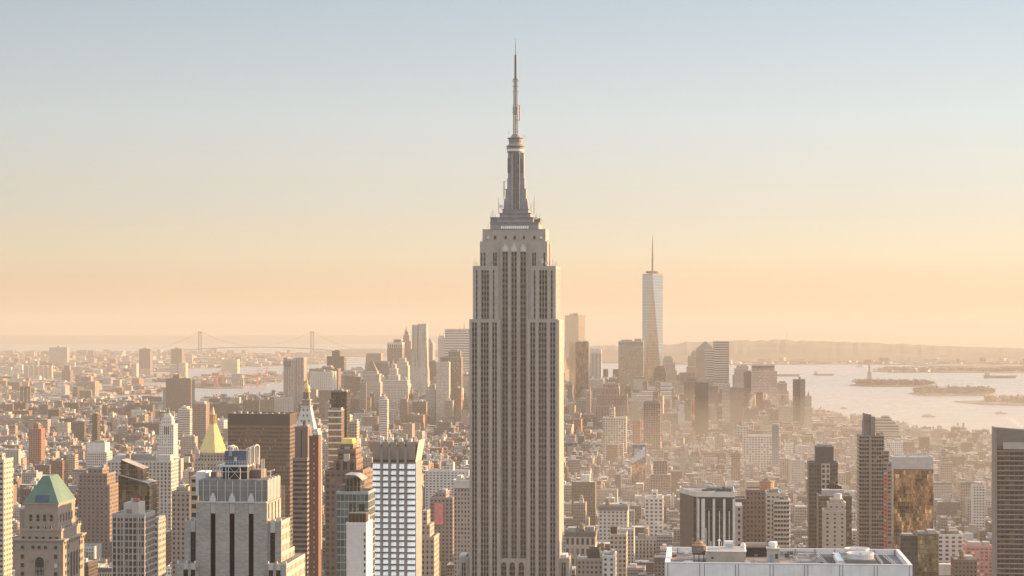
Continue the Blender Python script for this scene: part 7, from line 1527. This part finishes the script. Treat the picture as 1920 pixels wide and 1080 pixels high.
def rec_parts(r):
    """[(part name, builder)] of one ordinary building; the first is its body"""
    x0, x1, y0, y1 = r['x0'], r['x1'], r['y0'], r['y1']; w, d = x1 - x0, y1 - y0; cx, cy = (x0 + x1) / 2, (y0 + y1) / 2; zb = gz(cx, cy) - .5; z1 = zb + r['h']; rnd = random.Random(int(r['s'] * 1e9))
    st = dict(col=r['col'], win=r['win'], gls=(.028, .024, .023, .25 if rnd.random() < .2 else 0), mat='facade', top=r['roof']); pl = flat(tuple(c * .9 for c in r['col'])); out = []; f = r['f']; rot = r['rot']
    def box(m, a, b, c, e, z0, z2, s, **k):
        if rot: m.rbox(cx + ((a + b) / 2 - cx) * math.cos(rot) - ((c + e) / 2 - cy) * math.sin(rot), cy + ((a + b) / 2 - cx) * math.sin(rot) + ((c + e) / 2 - cy) * math.cos(rot), b - a, e - c, rot, z0, z2, s, **k)
        else: m.box(a, b, c, e, z0, z2, s, **k)
    uo = rnd.randrange(1000) * 37.0; body = MB(); zt = z1 - (r['h'] * .25 if f == 5 else 0)
    def walls(m, a, b, c, e, z0, z2):
        if r['blank']: box(m, a, b, c, e, z0, z2, st, uo=uo, skip=(1, 3)); box(m, a, b, c, e, z0, z2, dict(st, win=(3, 3, 0, 0)), skip=(0, 2), roof=False)
        else: box(m, a, b, c, e, z0, z2, st, uo=uo)
    walls(body, x0, x1, y0, y1, zb, zt); out.append(('body', body)); top = (x0, x1, y0, y1)
    if f == 5: m = MB(); q = .16; walls(m, x0 + w * q, x1 - w * q, y0 + d * q, y1 - d * .1, zt, z1); out.append(('setback', m)); top = (x0 + w * q, x1 - w * q, y0 + d * q, y1 - d * .1); zt = z1
    if f == 4: m = MB(); box(m, x0 - .1, x1 + .1, y0 - .9, y0 - .01, zt - 2.4, zt + .5, flat((.11, .095, .085)), bottom=True); out.append(('cornice', m))
    a, b, c, e = top; w, d = b - a, e - c
    ph = .7; m = MB(); t_ = .45                                        # parapet
    box(m, a, b, c, c + t_, zt, zt + ph, pl); box(m, a, b, e - t_, e, zt, zt + ph, pl); box(m, a, a + t_, c + t_, e - t_, zt, zt + ph, pl); box(m, b - t_, b, c + t_, e - t_, zt, zt + ph, pl); out.append(('parapet', m))
    g = rnd.uniform(.6, 1.9); hc = tuple(v * g for v in (.30, .265, .24))
    def hut(u, v, ww, dd, h): m = MB(); box(m, a + w * u, a + w * u + ww, c + d * v, c + d * v + dd, zt, zt + h, flat(hc)); return m
    if f in (1, 2, 3, 5): out.append(('roof_hut', hut(rnd.uniform(.1, .5), rnd.uniform(.25, .5), min(w * .35, rnd.uniform(4, 8)), min(d * .35, 7), rnd.uniform(2.6, 5))))
    if f in (2, 4): out.append(('roof_hut', hut(.62, rnd.uniform(.3, .5), w * .22, min(d * .3, 5), rnd.uniform(2.4, 3.6))))
    if f == 6: out.append(('bulkhead', hut(rnd.uniform(.2, .4), .35, w * .38, d * .4, rnd.uniform(6, 10))))
    if f == 7: m = MB(); box(m, a + w * .8, a + w * .8 + 1.2, c + d * .5, c + d * .5 + 1.4, zt, zt + rnd.uniform(2.5, 4.5), flat((.22, .13, .1))); out.append(('chimney', m))
    if f == 3:
        px_, py_ = a + w * rnd.uniform(.55, .8), c + d * rnd.uniform(.3, .7); m = MB(); g = rnd.uniform(.8, 1.6); ts = flat(tuple(v * g for v in (.25, .175, .125)), 'timber'); R_ = rnd.uniform(1.9, 2.7); lg = rnd.uniform(2.5, 5.5)
        m.ring(px_, py_, [(R_ * .97, zt + lg), (R_, zt + lg + 4.2), (R_ * 1.08, zt + lg + 4.15), (.05, zt + lg + 4.2 + R_ * .65)], ts, 9, cap=False); box(m, px_ - R_ * .8, px_ + R_ * .8, py_ - R_ * .8, py_ + R_ * .8, zt + lg - .5, zt + lg - .02, flat((.1, .09, .08)), bottom=True)
        for u, v in ((-1, -1), (1, -1), (1, 1), (-1, 1)): m.bar((px_ + u * R_ * .7, py_ + v * R_ * .7, zt), (px_ + u * R_ * .7, py_ + v * R_ * .7, zt + lg - .4), .16, flat((.1, .09, .08)), 3)
        out.append(('water_tank', m))
    for _ in range(rnd.choice((0, 1, 2, 3))): out.append(('roof_unit', hut(rnd.uniform(.05, .85), rnd.uniform(.05, .85), rnd.uniform(.8, 2), rnd.uniform(.8, 2), rnd.uniform(.8, 1.8))))
    return out, (cx, cy, zb)
def extend(A, B):
    o = len(A.v); A.v += B.v; A.f += [tuple(i + o for i in f) for f in B.f]; A.uv += B.uv; A.c += B.c; A.w += B.w; A.g += B.g
    for k in B.m:
        n = B.mn[k]
        if n not in A.mn: A.mn.append(n)
        A.m.append(A.mn.index(n))

# which of them show, and how large: a small painter's picture at half the photo's size
bpy.context.view_layer.update()
W2, H2 = 960, 540
items = []
for i, (o, lm) in enumerate(THINGS):
    for ch in ([o] if o.type == 'MESH' else []) + list(o.children_recursive):
        if ch.type != 'MESH' or not len(ch.data.vertices): continue
        v = np.empty(len(ch.data.vertices) * 3); ch.data.vertices.foreach_get('co', v); v = v.reshape(-1, 3)
        base = np.array(o.location)
        v = v + base
        d = dep(v[:, 0], v[:, 1]); px = (960 + F * (v[:, 0] * C_ + v[:, 1] * S_) / d) / 2; py = (Y0 - F * (v[:, 2] - CZ) / d) / 2
        items.append((float(d.min()), -2 - i, px.min(), px.max(), py.min(), py.max()))
for i, r in enumerate(recs):
    zb = gz((r['x0'] + r['x1']) / 2, r['y0']); z1 = zb + r['h']
    (pa, ta), (pb, tb) = proj(r['x0'], r['y0'], z1), proj(r['x1'], r['y0'], z1); _, tc = proj(r['x0'], r['y1'], z1); _, bb = proj(r['x0'], r['y0'], zb)
    d = dep(r['x0'], r['y0']); items.append((d, i, min(pa, pb) / 2, max(pa, pb) / 2, min(ta, tc) / 2, bb / 2))
items.sort(key=lambda q: -q[0])
idb = np.full((H2, W2), -1, dtype=np.int32)
for d, i, a, b, c, e in items:
    a, b, c, e = max(0, int(round(a))), min(W2, int(round(b))), max(0, int(round(c))), min(H2, int(round(e)))
    if a < b and c < e: idb[c:e, a:b] = i
yy, xx = np.mgrid[0:H2, 0:W2]
def centre(i):
    q = idb == i; n = int(q.sum()); return (n, float(xx[q].mean()) * 2, float(yy[q].mean()) * 2) if n else (0, 0, 0)
ids, cnt = np.unique(idb[idb >= 0], return_counts=True)
order = ids[np.argsort(-cnt)]
NKIND = {}; chosen = []
for i in order:
    k = recs[i]['kind']
    if len(chosen) >= 520 or NKIND.get(k, 0) >= 290: continue
    NKIND[k] = NKIND.get(k, 0) + 1; chosen.append(int(i))
MARKS = []
for i, (o, lm) in enumerate(THINGS):
    if lm:
        n, x, y = centre(-2 - i)
        if n > 3: MARKS.append((x, y, lm))
# labels: look first, then where it stands
KW = {'loft_building': 'loft', 'apartment_house': 'apartment house', 'row_house': 'row house', 'warehouse': 'warehouse', 'office_building': 'office block'}
def look(r, size):
    wd = r['x1'] - r['x0']; sz = 'tall' if r['h'] > 55 else ('wide' if wd > 33 else ('low' if r['h'] < 19 else ('narrow' if wd < 14 else 'medium')))
    return (sz + ' ' if size else '') + f"{r['cn']} {KW[r['kind']]} with {FEAT[r['f']]}"
groups = {}
for i in chosen:
    n, x, y = centre(i); best = sorted(MARKS, key=lambda m: (m[0] - x) ** 2 + ((m[1] - y) * 1.3) ** 2)[0]; dx, dy = x - best[0], y - best[1]
    rel = ('right of' if dx > 0 else 'left of') if abs(dx) > abs(dy) * 1.1 else ('below' if dy > 0 else 'above')
    for lk in (look(recs[i], True), look(recs[i], False), look(recs[i], True).split(' with ')[0]):
        lb = f'{lk} {rel} {best[2]}'
        if len(lb.split()) <= 15: break
    groups.setdefault(lb, []).append((math.hypot(dx, dy), i))
ORD = ['nearest', 'second', 'third', 'fourth', 'fifth', 'sixth', 'seventh', 'eighth', 'ninth', 'tenth', 'eleventh', 'twelfth']
for lb, v in groups.items():
    v.sort()
    for k, (_, i) in enumerate(v): recs[i]['label'] = lb if len(v) == 1 else f'{ORD[min(k, 11)]} {lb}'
taken = set(chosen)
for i in chosen:
    r = recs[i]; parts, o_ = rec_parts(r)
    root = parts[0][1].build(r['kind'], None, o_); tag(root, r['label'], r['kind'].replace('_', ' '), {'loft_building': 'lofts of the midtown blocks', 'apartment_house': 'apartment houses of the streets', 'row_house': 'low row houses', 'warehouse': 'warehouses', 'office_building': 'ordinary office buildings'}[r['kind']]); root['_o'] = list(o_)
    if (idb == i).sum() > 20:
        for nm, m in parts[1:]: m.build(nm, root)
    elif len(parts) > 1:
        m = MB(); [extend(m, p[1]) for p in parts[2:]]
        if m.f: m.build('roof_hut', root)
mass = MB()
for i, r in enumerate(recs):
    if i in taken: continue
    for nm, m in rec_parts(r)[0]:
        if nm in ('parapet', 'roof_unit') and r['y0'] > 2600: continue
        extend(mass, m)
o = mass.build('distant_city'); o['kind'] = 'stuff'
# far shore: thousands of small houses, warehouses, terraces
def suburb(name, poly, n, seed, pxr, pyr, hmax=16, big=.06):
    rnd = random.Random(seed); m = MB(); P = LAND[poly]
    for _ in range(n):
        px, py = rnd.uniform(*pxr), pyr[0] + (pyr[1] - pyr[0]) * rnd.random() ** 1.0; x, y = GP(px, py)
        if not inside(P, x, y) or overlaps(x - 25, x + 25, y - 25, y + 25): continue
        D = math.hypot(x, y); k = max(1, D / 8000); w, d = rnd.uniform(14, 46) * k ** .8, rnd.uniform(14, 34) * k ** .5; h = rnd.uniform(8, hmax) * k ** .4
        if rnd.random() < big: h *= rnd.uniform(1.7, 3.2)
        c = rnd.choice(COLS)[1]; g = rnd.uniform(.8, 1.3); st = dict(sty(tuple(v * g for v in c), (rnd.uniform(4, 7), 4, .45, .5), (.07, .06, .055)), top=rnd.choice(ROOFS)); z = 3.5 - drop(x, y)
        m.rbox(x, y, w, d, rnd.choice((0, .35, -.5, .12)), z, z + h, st)
    o = m.build(name); o['kind'] = 'stuff'
suburb('distant_houses', 'brooklyn_ground', 7500, 1, (-60, 640), (661, 768))
suburb('port_sheds', 'port_ground', 130, 2, (355, 548), (701, 727), 14, .02)
suburb('ridge_houses', 'staten_shore', 500, 3, (1250, 1990), (676, 684.5), 13, .08)
suburb('terminal_sheds', 'bayonne_ground', 90, 4, (1640, 1985), (692, 698), 12, .05)

# ------------------------------------------------------------------ steam and haze
def vol(name, dens, col, aniso):
    m = bpy.data.materials.new(name); m.use_nodes = True; nt = m.node_tree; nt.nodes.clear(); o = nt.nodes.new('ShaderNodeOutputMaterial'); v = nt.nodes.new('ShaderNodeVolumePrincipled')
    v.inputs['Color'].default_value = (*col, 1); v.inputs['Density'].default_value = dens; v.inputs['Anisotropy'].default_value = aniso; nt.links.new(v.outputs[0], o.inputs['Volume']); M[name] = m; return m
vol('haze', 5.8e-5, (.54, .52, .49), .12); vol('steam', .03, (1, .98, .95), .3)
def plume(px, py, Y, pts, seed):
    x, y = XY(px, Y); z = PZ(py, x, y); rnd = random.Random(seed); m = MB()
    for k, (dx, dz, r) in enumerate(pts):
        st = flat((1, 1, 1), 'steam'); n = 6
        m.ring(x + dx, y + rnd.uniform(-1, 1), [(max(.01, r * math.sin(math.pi * i / n) * rnd.uniform(.85, 1.1)), z + dz - r * math.cos(math.pi * i / n)) for i in range(n + 1)], st, 9, cap=False)
    o = m.build('steam_plume'); o['kind'] = 'stuff'
plume(1406, 768, 4700, [(0, 0, 3), (1, 6, 4), (3, 13, 5), (3, 20, 5), (7, 26, 5), (9, 31, 4)], 1)
plume(1234, 984, 1900, [(0, 0, 1.8), (-1.5, 2.5, 2.4), (2.2, 1.2, 2.8), (6, -.5, 2.6), (9.5, -1.2, 2.0)], 2)
plume(1915, 800, 2600, [(0, 0, 2.5), (-4, 3, 3), (-8, 6, 3.2), (-13, 9, 3), (-18, 12, 2.4)], 3)
plume(795, 832, 3200, [(0, 0, 4), (2, 8, 5), (1, 16, 5), (5, 23, 4.5), (7, 29, 3.5)], 4)
hz = MB(); hs = flat((1, 1, 1), 'haze')
hz.prism([(-78000, -78000), (78000, -78000), (78000, 78000), (-78000, 78000)], -420, 492, hs, bottom=False, roof=False)
hz.face([(-78000, -78000, 492), (78000, -78000, 492), (78000, 78000, 492), (-78000, 78000, 492)], hs); hz.face([(-78000, 78000, -420), (78000, 78000, -420), (78000, -78000, -420), (-78000, -78000, -420)], hs)
vol('mist', 1.9e-4, (.66, .62, .58), .12); ms = flat((1, 1, 1), 'mist')
m = MB(); m.box(-165, 1000, 1950, 5500, -30, 112, ms, bottom=True); m.m = [0] * len(m.f); m.mn = ['mist']; o = m.build('street_mist'); o['kind'] = 'stuff'
ho = hz.build('haze'); ho['kind'] = 'stuff'
strip_tmp()
